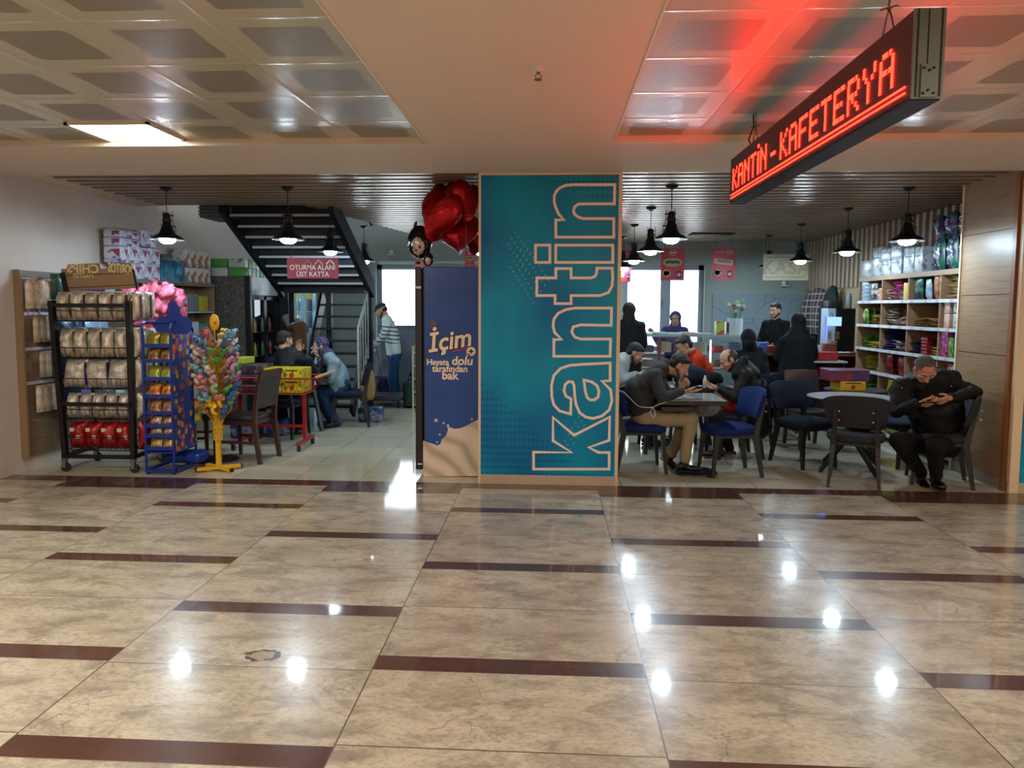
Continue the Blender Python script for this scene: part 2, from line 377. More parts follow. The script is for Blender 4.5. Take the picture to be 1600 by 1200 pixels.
# shop back wall with two window openings
WB = mat('grey_green_back_wall', '#8b9690', .6, var=.06, vs=2)
w1 = (-3.27, -2.30, .80, 2.385); w2 = (1.33, 2.80, .80, 2.385)
mb = MB(WB); Y0, Y1 = YB, YB+.3
mb.box(-5.4, w1[0], Y0, Y1, 0, 4.3).box(w1[1], w2[0], Y0, Y1, 0, 4.3).box(w2[1], 5.5, Y0, Y1, 0, 4.3)
for w in (w1, w2): mb.box(w[0], w[1], Y0, Y1, 0, w[2]).box(w[0], w[1], Y0, Y1, w[3], 4.3)
struct(mb, 'wall_back')
FRM = mat('grey_window_frame', '#7e8b95', .4); GL = mat('window_glass', '#ffffff', .02, trans=1.)
GLT = NT('clear_window_glass')
_tr = GLT.n('ShaderNodeBsdfTransparent'); _gl = GLT.n('ShaderNodeBsdfGlossy'); _gl.inputs['Roughness'].default_value = .02; _mx = GLT.n('ShaderNodeMixShader'); _mx.inputs[0].default_value = .06
GLT.l(_tr.outputs[0], _mx.inputs[1]); GLT.l(_gl.outputs[0], _mx.inputs[2]); GLT.l(_mx.outputs[0], GLT.out.inputs[0]); GLT = GLT.m
def window(i, x0, x1, z0, z1, mull):
    mb = MB(FRM); y = YB+.10; t = .09
    mb.box(x0, x0+t, y, y+.07, z0, z1).box(x1-t, x1, y, y+.07, z0, z1).box(x0, x1, y, y+.07, z0, z0+t).box(x0, x1, y, y+.07, z1-t, z1)
    for a, b in mull: mb.box(a, b, y-.01, y+.06, z0, z1)
    f = struct(mb, 'window_%d' % i)
    MB(GLT).box(x0+t, x1-t, y+.03, y+.036, z0+t, z1-t).build('window_pane', f)
    MB(mat('white_sill', '#c8d2da', .4)).box(x0-.05, x1+.05, YB-.09, YB+.1, z0-.04, z0).build('window_sill', f)
    mb = MB(mat('handle_grey', '#59626b', .3, .5))
    hx = mull[-1][0]+.03 if mull else x1-.05
    mb.box(hx-.012, hx+.012, y-.04, y-.012, 1.62, 1.75).build('window_handle', f)
window(1, *w1, ()); window(2, *w2, ((2.02, 2.20),))
# pillar with the big poster -----------------------------------------
PX0, PX1 = -.645, .615
CREAM = mat('cream_pillar_trim', '#d9c3a0', .45)
struct(MB(PLV).box(PX0+.01, PX1-.01, YF+.012, YF+.62, 0, ZP+.3), 'wall_pillar')
struct(MB(CREAM).box(PX0, PX0+.022, YF-.006, YF+.03, 0, ZP).box(PX1-.03, PX1, YF-.006, YF+.03, 0, ZP).box(PX0, PX1, YF-.004, YF+.02, ZP-.018, ZP), 'trim_2')
struct(MB(mat('marble_baseboard', '#b7a68c', .3, var=.12, vs=7)).box(PX0+.02, PX1-.02, YF-.008, YF+.02, 0, .085), 'baseboard_pillar')
# right side: wood panelled return wall, dark reveal strip, blue panel to the right
WOOD = NT('light_oak_laminate'); _p, (_x, _y, _z) = WOOD.xyz()
_n = WOOD.noise(WOOD.mapping(_p, (1.2, 1.2, 22)), 2.2, 6, .6, .8); _n2 = WOOD.noise(WOOD.mapping(_p, (.6, .6, 90)), 3, 4)
_c = WOOD.mix(WOOD.math('MULTIPLY', _n2, .5), WOOD.ramp(_n, [(.3, '#80664a'), (.5, '#997b58'), (.72, '#a88b66')]), lin('#80674a'))
WOOD.base(_c, .38); WOOD = WOOD.m
XR = 4.02
mb = MB(WOOD); yr1 = 7.26
for z0, z1 in ((.10, 1.285), (1.29, 1.845), (1.85, 2.34), (2.345, ZP)):
    pass
zs = (.10, 1.19, 1.735, 2.31, ZC)
for z0, z1 in zip(zs, zs[1:]): mb.box(XR, XR+.02, YF+.02, yr1, z0+.004, z1-.003)
mb.m(mat('panel_gap_brown', '#4a3220', .7)).box(XR+.012, XR+.03, YF+.02, yr1-.01, 0, ZC)
struct(mb, 'wall_return')
struct(MB(mat('grey_baseboard', '#8a8378', .4)).box(XR-.006, XR+.02, YF+.03, yr1, 0, .10), 'baseboard_right')
struct(MB(PLV).box(XR+.03, 5.5, YF+.02, yr1, 0, 3.05), 'wall_side')
struct(MB(mat('orange_brown_door_edge', '#8a5a2c', .4, var=.15, vs=9)).box(XR-.025, XR+.02, YF+.06, YF+.11, 0, ZP), 'trim_3')
struct(MB(CREAM).box(XR-.006, XR+.075, YF-.005, YF+.04, 0, ZP), 'trim_4')
struct(MB(mat('white_edge_strip', '#d8cdbd', .4)).box(XR-.012, XR+.004, yr1-.012, yr1+.012, 0, ZC-.03), 'trim_5')
struct(MB(PLV).box(XR+.1, 8, YF+.02, YF+.3, 0, ZP+.3), 'wall_right_front')
struct(MB(mat('marble_baseboard', '#b7a68c', .3, var=.12, vs=7)).box(XR+.075, 8, YF-.008, YF+.02, 0, .095), 'baseboard_front')
# shop right wall: plywood below, vertical battens above
XW = 4.66
struct(MB(mat('pale_plywood', '#a4906c', .5, var=.1, vs=4)).box(XW, 5.5, yr1, YB+.3, 0, 3.3), 'wall_shop')
mb = MB(mat('pale_wood_battens', '#a3927c', .5, var=.1, vs=5)); y = yr1+.1
while y < YB-.05: mb.box(XW-.06, XW, y, y+.07, 1.93, ZC-.04); y += .16
struct(mb, 'trim_6')
mb = MB(mat('batten_shadow_board', '#4f463b', .8)); mb.box(XW-.008, XW+.002, yr1, YB, 1.93, ZC)
struct(mb, 'trim_7')
# back wall grey marble-look panel (right half, behind the counter)
t = NT('grey_veined_panel'); _p, _ = t.xyz()
vo = t.n('ShaderNodeTexVoronoi', feature='DISTANCE_TO_EDGE'); vo.inputs['Scale'].default_value = 1.5
t.l(t.mapping(_p, (1, 1, 1.6), (0, .6, 0)), vo.inputs['Vector'])
t.base(t.mix(t.ramp(vo.outputs['Distance'], [(0, 1.), (.006, .5), (.012, 0.)]), lin('#808f98'), lin('#59656f')), .3)
struct(MB(t.m).box(2.95, XW, YB-.02, YB+.01, .0, 1.86), 'trim_8')
struct(MB(mat('white_box_conduit', '#b9c4c4', .5)).box(-3.2, -1.2, YB-.05, YB, 2.40, 2.445), 'trim_9')
# ------------------------------------------------------------------ poster on the pillar
PRINT = NT('teal_poster_print'); _p, (_x, _y, _z) = PRINT.xyz()
_n = PRINT.noise(PRINT.mapping(_p, (1, 1, .7), (0, .7, 0)), 1.1, 2, .4)
_c = PRINT.ramp(_n, [(.30, '#04508e'), (.45, '#0078a8'), (.56, '#0090b4'), (.70, '#007ca6')])
# soft darker halftone dots low on the print
_fx = PRINT.math('SUBTRACT', PRINT.math('FLOORED_MODULO', _x, .042), .021); _fz = PRINT.math('SUBTRACT', PRINT.math('FLOORED_MODULO', _z, .062), .031)
_d = PRINT.math('LESS_THAN', PRINT.math('ADD', PRINT.math('MULTIPLY', _fx, _fx), PRINT.math('MULTIPLY', _fz, _fz)), .00017)
_xl = PRINT.math('FLOORED_MODULO', PRINT.math('ADD', _x, .65), 4.82)
_low = PRINT.math('LESS_THAN', PRINT.math('ADD', _z, PRINT.math('MULTIPLY', _xl, .85)), .95)
_top = PRINT.math('MULTIPLY', PRINT.math('GREATER_THAN', PRINT.math('ADD', _z, PRINT.math('MULTIPLY', _xl, .4)), 2.95), PRINT.math('LESS_THAN', _x, 1))
_c = PRINT.mix(PRINT.math('MULTIPLY', _d, PRINT.math('MULTIPLY', PRINT.math('MAXIMUM', _low, _top), .55)), _c, lin('#084a78'))
PRINT.base(_c, .42, 0, .3); PRINT = PRINT.m
WHT = mat('cream_print_ink', '#efdccb', .4)
poster = thing('pillar_poster', 'tall teal poster on the pillar with outlined kantin lettering running up it', 'poster', (0, YF-.002, 0))
po = poster.location.copy()
MB(PRINT).box(PX0+.02, PX1-.028, YF-.004, YF+.008, .085, ZP-.018).build('print', poster, po)
def K5(x, y): return (740+x/6.667, 260+y/6.667)
def K1(x, y): return (640+x/3.159, 400+y/3.159)
LET = [
 [(960.5,288.5),(895,288.5),(884,289.5),(875,293.5),(869,299),(866,306),(866,316),(869,326),(873,334.5),(881,343.5),(868.5,343.5),(868.5,370.5),(959,370.5),(959,341.5),(912,341.5),(904,339.5),(898,335),(896,330),(898,323),(904,318.8),(912,318.5),(960,318.5)],
 [(836.8,383),(859.2,383),(859.2,410),(836.8,410)], [(868.3,383),(957.5,383),(957.5,410),(868.3,410)],
 [K1(*q) for q in ((722,62),(797,62),(797,108),(895,108),(915,101),(923,85),(925,60),(1000,60),(1003,110),(999,150),(982,180),(940,195),(797,195),(797,235),(718,235),(718,195),(628,195),(628,108),(722,108))],
 [K1(*q) for q in ((997,257),(815,257),(770,265),(733,283),(712,312),(708,345),(716,378),(750,412),(712,412),(712,495),(990,495),(992,410),(845,410),(815,400),(800,375),(808,350),(845,340),(995,342))],
 [K1(*q) for q in ((990,528),(850,535),(790,540),(745,555),(712,590),(700,640),(702,695),(712,735),(740,765),(795,780),(797,705),(772,692),(762,665),(768,635),(785,620),(805,622),(812,640),(815,690),(822,735),(840,775),(870,795),(905,802),(950,790),(985,760),(999,715),(992,660),(950,618),(990,616))],
 [K1(*q) for q in ((860,612),(868,670),(876,698),(892,711),(912,710),(930,697),(935,668),(925,640),(900,622))],
 [K1(*q) for q in ((612,968),(612,1052),(985,1052),(985,970),(932,970),(885,945),(985,910),(988,795),(812,885),(708,797),(708,912),(800,970))]]
def ribbon(mb, pts, w, y):
    n = len(pts); P = [at(a, b, Y=y) for a, b in pts]; L = []; R = []
    for i in range(n):
        d0 = (P[i]-P[i-1]).normalized(); d1 = (P[(i+1) % n]-P[i]).normalized()
        n0 = V((d0.z, 0, -d0.x)); n1 = V((d1.z, 0, -d1.x)); b = n0+n1
        if b.length < .2: b = n0
        b.normalize(); k = min(1.6, 1/max(.3, b.dot(n0)))
        L.append(P[i]+b*w/2*k); R.append(P[i]-b*w/2*k)
    vs = L+R+[p+V((0, .003, 0)) for p in L+R]
    fs = []
    for i in range(n):
        j = (i+1) % n; fs += [(i, j, n+j, n+i), (2*n+i, 3*n+i, 3*n+j, 2*n+j), (i, 2*n+i, 2*n+j, j), (n+i, n+j, 3*n+j, 3*n+i)]
    mb.add(vs, fs)
for k, s in enumerate(LET):
    if k in (2, 6): continue
    mb = MB(WHT); ribbon(mb, s, .0235, YF-.0075)
    if k in (1, 5): ribbon(mb, LET[k+1], .0235, YF-.0075)
    mb.build('letter', poster, po)
mb = MB(mat('pale_teal_ink', '#6fb3bb', .4))
def dots(mb, o, a, b, na, nb, r):
    for i in range(na):
        for j in range(nb):
            c = at(o[0]+a[0]*i+b[0]*j, o[1]+a[1]*i+b[1]*j, Y=YF-.0055)
            mb.cyl(c, c+V((0, .002, 0)), r, n=8, ry=r*1.35, up=(0, 0, 1))
dots(mb, (805, 363), (4.6, 7), (-5.7, 9), 7, 3, .006); dots(mb, (797, 417), (4.6, 7), (5.7, -9), 9, 5, .006)
dots(mb, (905, 651), (3.9, 6.5), (-5.5, 9.5), 3, 5, .0055)
mb.build('dot_pattern', poster, po)
rp = thing('side_poster', 'teal poster strip at the right edge beside the wood panelled wall', 'poster', (4.3, YF-.002, 0))
MB(PRINT).box(XR+.075, 6.2, YF-.012, YF+.008, .095, ZP-.003).build('print', rp, rp.location)
# ------------------------------------------------------------------ LED sign
SX, SY0, SY1, SZ0, SZ1 = 1.22, 2.555, 5.02, 2.312, 2.614
led = thing('led_sign', 'long black hanging LED sign reading KANTİN - KAFETERYA in red', 'sign', (SX+.055, (SY0+SY1)/2, SZ0))
lo = led.location.copy()
DKM = mat('dark_sign_housing', '#2a2527', .45, .3)
BR = mat('brushed_sign_end_cap', '#77786f', .35, .7, var=.08, vs=20)
LM = NT('led_matrix_face'); _p, (_x, _y, _z) = LM.xyz()
_fy = LM.math('SUBTRACT', LM.math('FLOORED_MODULO', _y, .01), .005); _fz = LM.math('SUBTRACT', LM.math('FLOORED_MODULO', _z, .01), .005)
_h = LM.math('LESS_THAN', LM.math('ADD', LM.math('MULTIPLY', _fy, _fy), LM.math('MULTIPLY', _fz, _fz)), .000009)
LM.base(LM.mix(_h, lin('#2b1418'), lin('#5a3236')), .45); LM = LM.m
TH = .105
mb = MB(DKM).box(SX+.004, SX+TH-.004, SY0+.01, SY1-.01, SZ0, SZ1); mb.build('housing', led, lo)
MB(LM).box(SX, SX+.004, SY0+.012, SY1-.012, SZ0+.012, SZ1-.006).build('display_face', led, lo)
MB(LM).box(SX+TH-.004, SX+TH, SY0+.012, SY1-.012, SZ0+.012, SZ1-.006).build('display_face', led, lo)
for ya, yb in ((SY0, SY0+.01), (SY1-.01, SY1)):
    mb = MB(BR).box(SX, SX+TH, ya, yb, SZ0+.004, SZ1)
    s = -1 if ya == SY0 else 1; yy = ya-.003 if s < 0 else yb
    mb.m(DKM).box(SX+.048, SX+.050, yy, yy+.003, SZ0+.12, SZ1-.004).box(SX+.012, SX+.016, yy, yy+.003, SZ0+.01, SZ1)
    mb.box(SX+TH-.014, SX+TH-.010, yy, yy+.003, SZ0+.01, SZ1)
    mb.m(BR).box(SX+.028, SX+.082, yy-.003 if s < 0 else yy, yy+.003, SZ0+.008, SZ0+.118)
    e = mb.build('end_cap', led, lo)
    sc = MB(mat('dark_screws', '#1a1a1a', .4, .6))
    for u, w in ((.036, .104), (.054, .096), (.068, .104), (.036, .02), (.052, .03), (.07, .02)):
        sc.cyl((SX+u, yy-.006, SZ0+w), (SX+u, yy+.004, SZ0+w), .0045, n=8)
    q = sc.build('screw', None); q.parent = e; q.data.transform(Matrix.Translation(-lo))
G57 = {'K': '1000110010101001100010100100101000 1'.replace(' ', ''), 'A': '01110100011000111111100011000110001', 'N': '10001110011010110011100011000110001', 'T': '11111001000010000100001000010000100',
       'İ': '1110010010010010111', '-': '', 'F': '11111100001000011110100001000010000', 'E': '11111100001000011110100001000011111', 'R': '11110100011000111110101001001010001', 'Y': '10001100010101000100001000010000100'}
G57['K'] = '10001100101010011000101001001010001'
LED = NT('lit_red_led'); LED.base('#300404', .4); LED.b.inputs['Emission Color'].default_value = (1, .0055, .0022, 1); LED.b.inputs['Emission Strength'].default_value = 25.0; LED = LED.m
def led_text(xf, flip):
    mb = MB(LED); p = .0103; rows = 29
    def dot(col, row):
        y = (SY1-.03-col*p) if not flip else (SY0+.03+col*p); z = SZ1-.02-row*p
        a = .0036; s = 1 if flip else -1; x = xf+s*.0012
        mb.box(x-.0008, x+.0008, y-a, y+a, z-a, z+a)
    c = 4; r0 = 6
    for ch in 'KANTİN - KAFETERYA':
        if ch == ' ': c += 5; continue
        if ch == '-':
            for i in range(8):
                for j in range(2): dot(c+i, r0+7+j)
            c += 11; continue
        if ch == 'İ':
            for j in list(range(-3, -1))+list(range(1, 14)):
                for i in range(3): dot(c+i, r0+j)
            c += 6; continue
        g = G57[ch]
        for k in range(35):
            if g[k] == '1':
                for i in range(2):
                    for j in range(2): dot(c+(k % 5)*2+i+(1 if k % 5 > 2 else 0), r0+(k//5)*2+j)
        c += 14
    global LEDC; LEDC = c
    for i in range(0, min(c+6, 238)): dot(i, 22); dot(i, 24)
    return mb.build('led_lettering', led, lo)
led_text(SX, False); led_text(SX+TH, True)
CH_ = mat('steel_chain', '#6d675c', .35, .8)
for yy in (2.86, 4.62):
    ch = MB(CH_)
    x = SX+.05; ch.tube([(x, yy-.06, SZ1), (x, yy-.02, SZ1+.09), (x, yy, SZ1+.12), (x, yy+.02, SZ1+.09), (x, yy+.06, SZ1)], .0035, 6)
    z = SZ1+.11
    while z < ZT: ch.tube([(x, yy, z), (x+.009, yy, z+.012), (x, yy, z+.026), (x-.009, yy, z+.012)] if int(z*1000) % 2 else [(x, yy, z), (x, yy+.009, z+.012), (x, yy, z+.026), (x, yy-.009, z+.012)], .003, 5, True); z += .021
    ch.tube([(x-.03, yy+.01, SZ1+.12), (x+.02, yy-.02, SZ1+.125), (x+.035, yy, SZ1+.13)], .003, 5)
    ch.build('hanging_chain', led, lo)
MB(mat('black_cable', '#171717', .5)).tube([(SX+.05, 4.68, SZ1), (SX+.03, 4.7, SZ1+.06), (SX+.06, 4.7, SZ1+.14), (SX+.045, 4.66, ZT)], .005, 6).build('power_cable', led, lo)
# ------------------------------------------------------------------ hall ceiling fittings
cl = thing('ceiling_light', 'lit square ceiling light panel above the left side of the hall', 'light', (-2.99, 4.96, ZT))
MB(emis('lit_ceiling_panel', (1, .93, .78, 1), 14)).box(-3.25, -2.71, 4.72, 5.175, ZT-.012, ZT-.004).build('diffuser', cl, cl.location)
MB(LIP).box(-3.275, -3.25, 4.70, 5.19, ZT-.016, ZT).box(-2.71, -2.69, 4.70, 5.19, ZT-.016, ZT).box(-3.275, -2.69, 4.70, 4.72, ZT-.016, ZT).box(-3.275, -2.69, 5.175, 5.19, ZT-.016, ZT).build('frame', cl, cl.location)
c = at(841, 106, Z=ZP)
sp = thing('fire_sprinkler', 'small fire sprinkler head in the plaster ceiling band', 'sprinkler', c)
MB(mat('white_metal', '#d9d2c6', .4)).lathe([(.035, 0), (.035, -.005), (.018, -.012), (.012, -.02)]).build('rosette', sp)
mb = MB(mat('brass_head', '#8a6f55', .35, .6)).cyl((0, 0, -.015), (0, 0, -.03), .009, n=8)
mb.tube([(-.004, 0, -.028), (-.016, 0, -.04), (-.004, 0, -.056)], .0025, 5).tube([(.004, 0, -.028), (.016, 0, -.04), (.004, 0, -.056)], .0025, 5).cyl((0, 0, -.055), (0, 0, -.058), .02, n=12)
mb.build('nozzle', sp)
# ------------------------------------------------------------------ pendant lamps
BLK = mat('black_enamel', '#14171c', .35, .2)
INN = mat('white_enamel_inside', '#d8dcdf', .4)
BULB = NT('lit_cool_bulb'); BULB.base('#ffffff', .3); BULB.b.inputs['Emission Color'].default_value = (.66, .86, 1, 1); BULB.b.inputs['Emission Strength'].default_value = 135; BULB = BULB.m
def make_pendant():
    t = thing('pendant_lamp', 'x', 'lamp', (0, 0, 0), 0, 'black pendant lamps over the canteen')
    zr = -.525   # rim, below the ceiling
    MB(BLK).lathe([(.06, 0), (.06, -.012), (.035, -.03), (.008, -.04)], n=16).build('ceiling_rose', t, smooth=40)
    MB(BLK).cyl((0, 0, -.03), (0, 0, zr+.26), .0045, n=6).build('cord', t)
    sh = MB(BLK).lathe([(.006, zr+.275), (.028, zr+.268), (.036, zr+.25), (.036, zr+.215), (.044, zr+.205), (.044, zr+.185), (.036, zr+.175), (.05, zr+.13), (.064, zr+.095), (.074, zr+.072), (.092, zr+.052), (.130, zr+.034), (.16, zr+.006), (.163, zr), (.156, zr+.002)], n=28)
    sh.m(INN).skin([sh.ring((0, 0, zr+h), (0, 0, 1), r, 28) for r, h in ((.158, .001), (.138, .024), (.07, .058))], cap=False)
    sh = sh.build('shade', t, smooth=35)
    for k in range(3):
        a = .35+k*2*pi/3; c, s = cos(a), sin(a)
        mb = MB(BLK).tube([(c*.052, s*.052, zr+.29), (c*.052, s*.052, zr+.20), (c*.06, s*.06, zr+.15), (c*.078, s*.078, zr+.12), (c*.084, s*.084, zr+.075)], .0035, 6)
        for z, r in ((.245, .052), (.135, .07)): mb.cyl((c*.03, s*.03, zr+z), (c*(r+.014), s*(r+.014), zr+z), .006, n=6)
        mb.build('side_rod', sh)
    MB(BULB).lathe([(.001, zr+.05), (.05, zr+.045), (.074, zr+.02), (.080, zr+.0), (.072, zr-.02), (.046, zr-.038), (.001, zr-.044)], n=20).build('bulb', t, smooth=60)
    return t
pend = make_pendant()
PEN = [(-3.94, 7.17, 'pendant lamp over the left wall shelves, furthest left of the lamps'), (-2.68, 7.19, 'pendant lamp in front of the stairs, nearest lamp of the left aisle'), (-2.75, 8.80, 'pendant lamp just above the red OTURMA ALANI sign'), (-2.80, 10.6, 'small looking pendant lamp right of the red OTURMA ALANI sign'),
       (1.18, 7.17, 'largest pendant lamp just right of the teal pillar'), (1.19, 8.7, 'pendant lamp second from front in the row by the pillar'), (1.2, 10.48, 'pendant lamp third from front in the row by the pillar'), (1.22, 12.2, 'pendant lamp at the far end of the row by the pillar'),
       (3.53, 7.34, 'pendant lamp in front of the detergent bags on the right cubby shelf'), (3.54, 8.8, 'pendant lamp second from front in the right hand row'), (3.55, 10.43, 'pendant lamp hanging before the KASA board'), (3.56, 11.95, 'pendant lamp mostly hidden behind the KASA board'),
       (-.86, 8.9, 'pendant lamp glimpsed between the fridge and the teal pillar')]
for i, (x, y, lb) in enumerate(PEN):
    if i == 0: pend.location = (x, y, ZC-.03); pend['label'] = lb
    else: dup(pend, (x, y, ZC-.03), i*.7, lb)
# ------------------------------------------------------------------ tall fridge with milk advert
FX0, FX1, FY0, FY1 = -1.265, -.66, 6.58, 7.22
fz = at(700, 417, Y=FY0).z
fr = thing('drinks_fridge', 'tall black fridge with a blue milk advert on its side', 'fridge', ((FX0+FX1)/2, FY0, 0)); fo = fr.location.copy()
BLKP = mat('black_plastic', '#131416', .4)
MB(BLKP).rbox(FX0+.075, FX1, FY0+.004, FY1, .03, fz, .008).build('body', fr, fo)
MB(BLKP).rbox(FX0, FX0+.068, FY0-.005, FY1, .06, fz, .012).build('door', fr, fo)
MB(mat('chrome', '#c8ccd0', .15, 1.)).box(FX0+.012, FX0+.06, FY0-.009, FY0-.004, fz-.20, fz-.18).box(FX0+.02, FX0+.066, FY0-.009, FY0-.004, .11, .125).build('door_hinge', fr, fo)
for x in (FX0+.1, FX1-.06):
    for y in (FY0+.05, FY1-.05): MB(BLKP).cyl((x, y, 0), (x, y, .035), .02, n=10).build('foot', fr, fo)
AD = NT('blue_advert_print'); _p, (_x, _y, _z) = AD.xyz()
AD.base(AD.mix(AD.noise(AD.mapping(_p, (1, 1, 3)), 2.2, 3), lin('#1d3f86'), lin('#2c57a0')), .25); AD = AD.m
ax0, ax1 = at(664, 600, Y=FY0).x, FX1
ad = MB(AD).box(ax0, ax1, FY0-.002, FY0+.003, .035, fz-.004).build('advert', fr, fo)
def PF(px, py, dy=0): return at(px, py, Y=FY0-.003-dy)
def flat(mb, pts, dy, th=.001):
    P = [PF(a, b, dy) for a, b in pts]; n = len(P)
    vs = P+[p+V((0, th, 0)) for p in P]; mb.add(vs, [tuple(range(n)), tuple(range(n, 2*n))[::-1]]+[(i, (i+1) % n, n+(i+1) % n, n+i) for i in range(n)])
MILK = NT('milk_print'); _p, _ = MILK.xyz(); _n = MILK.n('ShaderNodeTexWave'); _n.inputs['Scale'].default_value = 1.6; _n.inputs['Distortion'].default_value = 7; _n.inputs['Detail'].default_value = 2; MILK.l(MILK.mapping(_p, (1, 1, 1), (0, .8, 0)), _n.inputs[0])
MILK.base(MILK.ramp(_n.outputs['Fac'], [(0, '#b5a48f'), (.35, '#d3c3ae'), (1, '#ded0bd')]), .3); MILK = MILK.m
mb = MB(MILK)
flat(mb, [(661, 744), (661, 688), (668, 691), (675, 693), (683, 696), (688, 694), (690, 687), (697, 680), (700, 672), (699, 667), (704, 668), (710, 670), (720, 669), (730, 665), (738, 660), (748, 656), (752, 655), (752, 744)], .001)
for x, y, r in ((681, 657, 3), (693, 661, 1.8), (700, 665, 2.2), (687, 679, 2), (737, 655, 1.8), (683, 691, 1.4)):
    c = PF(x, y, .001); mb.cyl(c, c+V((0, .001, 0)), r/172*1.0, n=12)
q = mb.build('milk_splash', ad, fo)
def ftext(s, x, y, size, col, ex=(1, 0, 0), ey=(0, 0, 1), dy=.002, **k):
    return text('lettering', s, PF(x, y, dy), ex, ey, size, col, ad, origin=fo, th=.001, **k)
LC = mat('cream_letter_ink', '#efdcc0', .4); NAV = mat('navy_ink', '#1b1440', .4); REDI = mat('red_ink', '#b02a30', .4)
e_, n_ = V((1, 0, .17)).normalized(), V((-.17, 0, 1)).normalized()
ftext('İçim', 703, 545, .235, NAV, e_, n_, .0015, bold=.014, shear=.25, sx=.95)
ftext('İçim', 703, 545, .235, LC, e_, n_, .003, bold=.005, shear=.25, sx=.95)
mb = MB(REDI); flat(mb, [(704, 549), (722, 544), (736, 534), (735, 541), (724, 546), (712, 549)], .002); mb.build('swoosh', ad, fo)
mb = MB(LC); c = PF(736, 549, .001); mb.cyl(c, c+V((0, .001, 0)), .043, n=20); flat(mb, [(729, 551), (729, 557), (735, 554)], .001)
c = PF(736, 549, .003); mb.m(NAV).box(c.x-.022, c.x+.022, c.y, c.y+.001, c.z-.006, c.z+.006).box(c.x-.006, c.x+.006, c.y, c.y+.001, c.z-.022, c.z+.022); mb.build('plus_badge', ad, fo)
ftext('Hayata', 684, 570, .076, LC, bold=.0022); ftext('dolu', 722, 570, .112, LC, bold=.0032, shear=.1)
ftext('tarafından', 703, 581, .088, LC, bold=.0022, sx=.95); ftext('bak', 703, 592.5, .108, LC, bold=.003)
c = PF(677, 506, .002); mb = MB(mat('grey_badge_ink', '#4a4660', .4)).cyl(c, c+V((0, .001, 0)), .036, n=20)
mb.m(mat('badge_ring', '#6a6577', .4)).tube([c+V((cos(a)*.03, -.001, sin(a)*.03)) for a in [k*pi/8 for k in range(16)]], .002, 4, True).box(c.x-.022, c.x+.022, c.y-.002, c.y, c.z-.006, c.z+.006); mb.build('round_seal', ad, fo)
# ------------------------------------------------------------------ balloons
FOIL = NT('red_foil'); _p, _ = FOIL.obj(); FOIL.base(FOIL.mix(FOIL.noise(_p, 5, 2), lin('#8e0a14'), lin('#d01a1e')), .2, .6)
FOIL.bump(FOIL.noise(FOIL.mapping(_p, (1, 1, 6)), 7, 3), .35, .02); FOIL = FOIL.m
def heart_r(a):
    x = 16*sin(a)**3; z = 13*cos(a)-5*cos(2*a)-2*cos(3*a)-cos(4*a); return x/17, (z+2.5)/17
def heart_mesh(mb, w, d, n=40, k=8):
    B = [heart_r(2*pi*i/n) for i in range(n)]; vs = []; fs = []
    for s in (1, -1):
        for j in range(k+1):
            t = j/k
            for i in range(n):
                x, z = B[i]; th = (1-t**2.2)**.55*(1+.05*sin(i*2.6)*t)
                vs.append((x*t*w/2, s*d/2*th, z*t*w/2))
    o = (k+1)*n
    for s in (0, 1):
        for j in range(k):
            for i in range(n):
                q = (i+1) % n; a = s*o+j*n+i; b = s*o+j*n+q; fs.append((a, b, b+n, a+n) if s == 0 else (a, a+n, b+n, b))
    mb.add(vs, fs)
def balloon(px, py, Y, w, d, rx, ry, rz, lb, anchor):
    c = at(px, py, Y=Y); t = thing('heart_balloon', lb, 'balloon', c, 0, 'balloons tied above the blue fridge')
    M = (Matrix.Rotation(rz, 3, 'Z')@Matrix.Rotation(rx, 3, 'X')@Matrix.Rotation(ry, 3, 'Y')).to_4x4()
    mb = MB(FOIL); heart_mesh(mb, w, d); o = mb.build('foil', t, smooth=80)
    bmesh_weld(o); o.data.transform(M)
    tip = M@V((0, 0, -w*.44))
    MB(mat('balloon_ribbon', '#9a8f8f', .4)).tube([tip, (tip+(anchor-c))*.5+V((.02, 0, 0)), anchor-c], .0016, 4).build('ribbon', t)
def bmesh_weld(o, d=1e-4):
    b = bmesh.new(); b.from_mesh(o.data); bmesh.ops.remove_doubles(b, verts=b.verts[:], dist=d); bmesh.ops.recalc_face_normals(b, faces=b.faces[:]); b.to_mesh(o.data); b.free()
    o.data.polygons.foreach_set('use_smooth', [True]*len(o.data.polygons))
AN = V((-.85, 6.75, fz-.002))
balloon(686, 340, 6.62, .56, .28, -.15, .32, -.75, 'big red heart balloon lowest left, nearest in the bunch', AN)
balloon(702, 315, 7.02, .46, .22, .1, -.1, -.5, 'dark red heart balloon behind the big one, touching the slatted ceiling', AN)
balloon(729, 316, 6.70, .46, .22, .0, .05, 1.15, 'red heart balloon seen edge on beside the pillar top', AN)
balloon(716, 368, 6.85, .50, .24, -.35, -.1, .1, 'red heart balloon hanging lowest behind the others with a lit rim', AN)
balloon(741, 372, 7.05, .40, .2, 0, 0, 1.0, 'dark red heart balloon mostly hidden behind the pillar edge', AN)
PB = mat('black_foil', '#11131a', .15, .4); PW = mat('white_foil', '#b9ac9b', .25, .3); PR = mat('pink_red_foil', '#a34552', .3, .3)
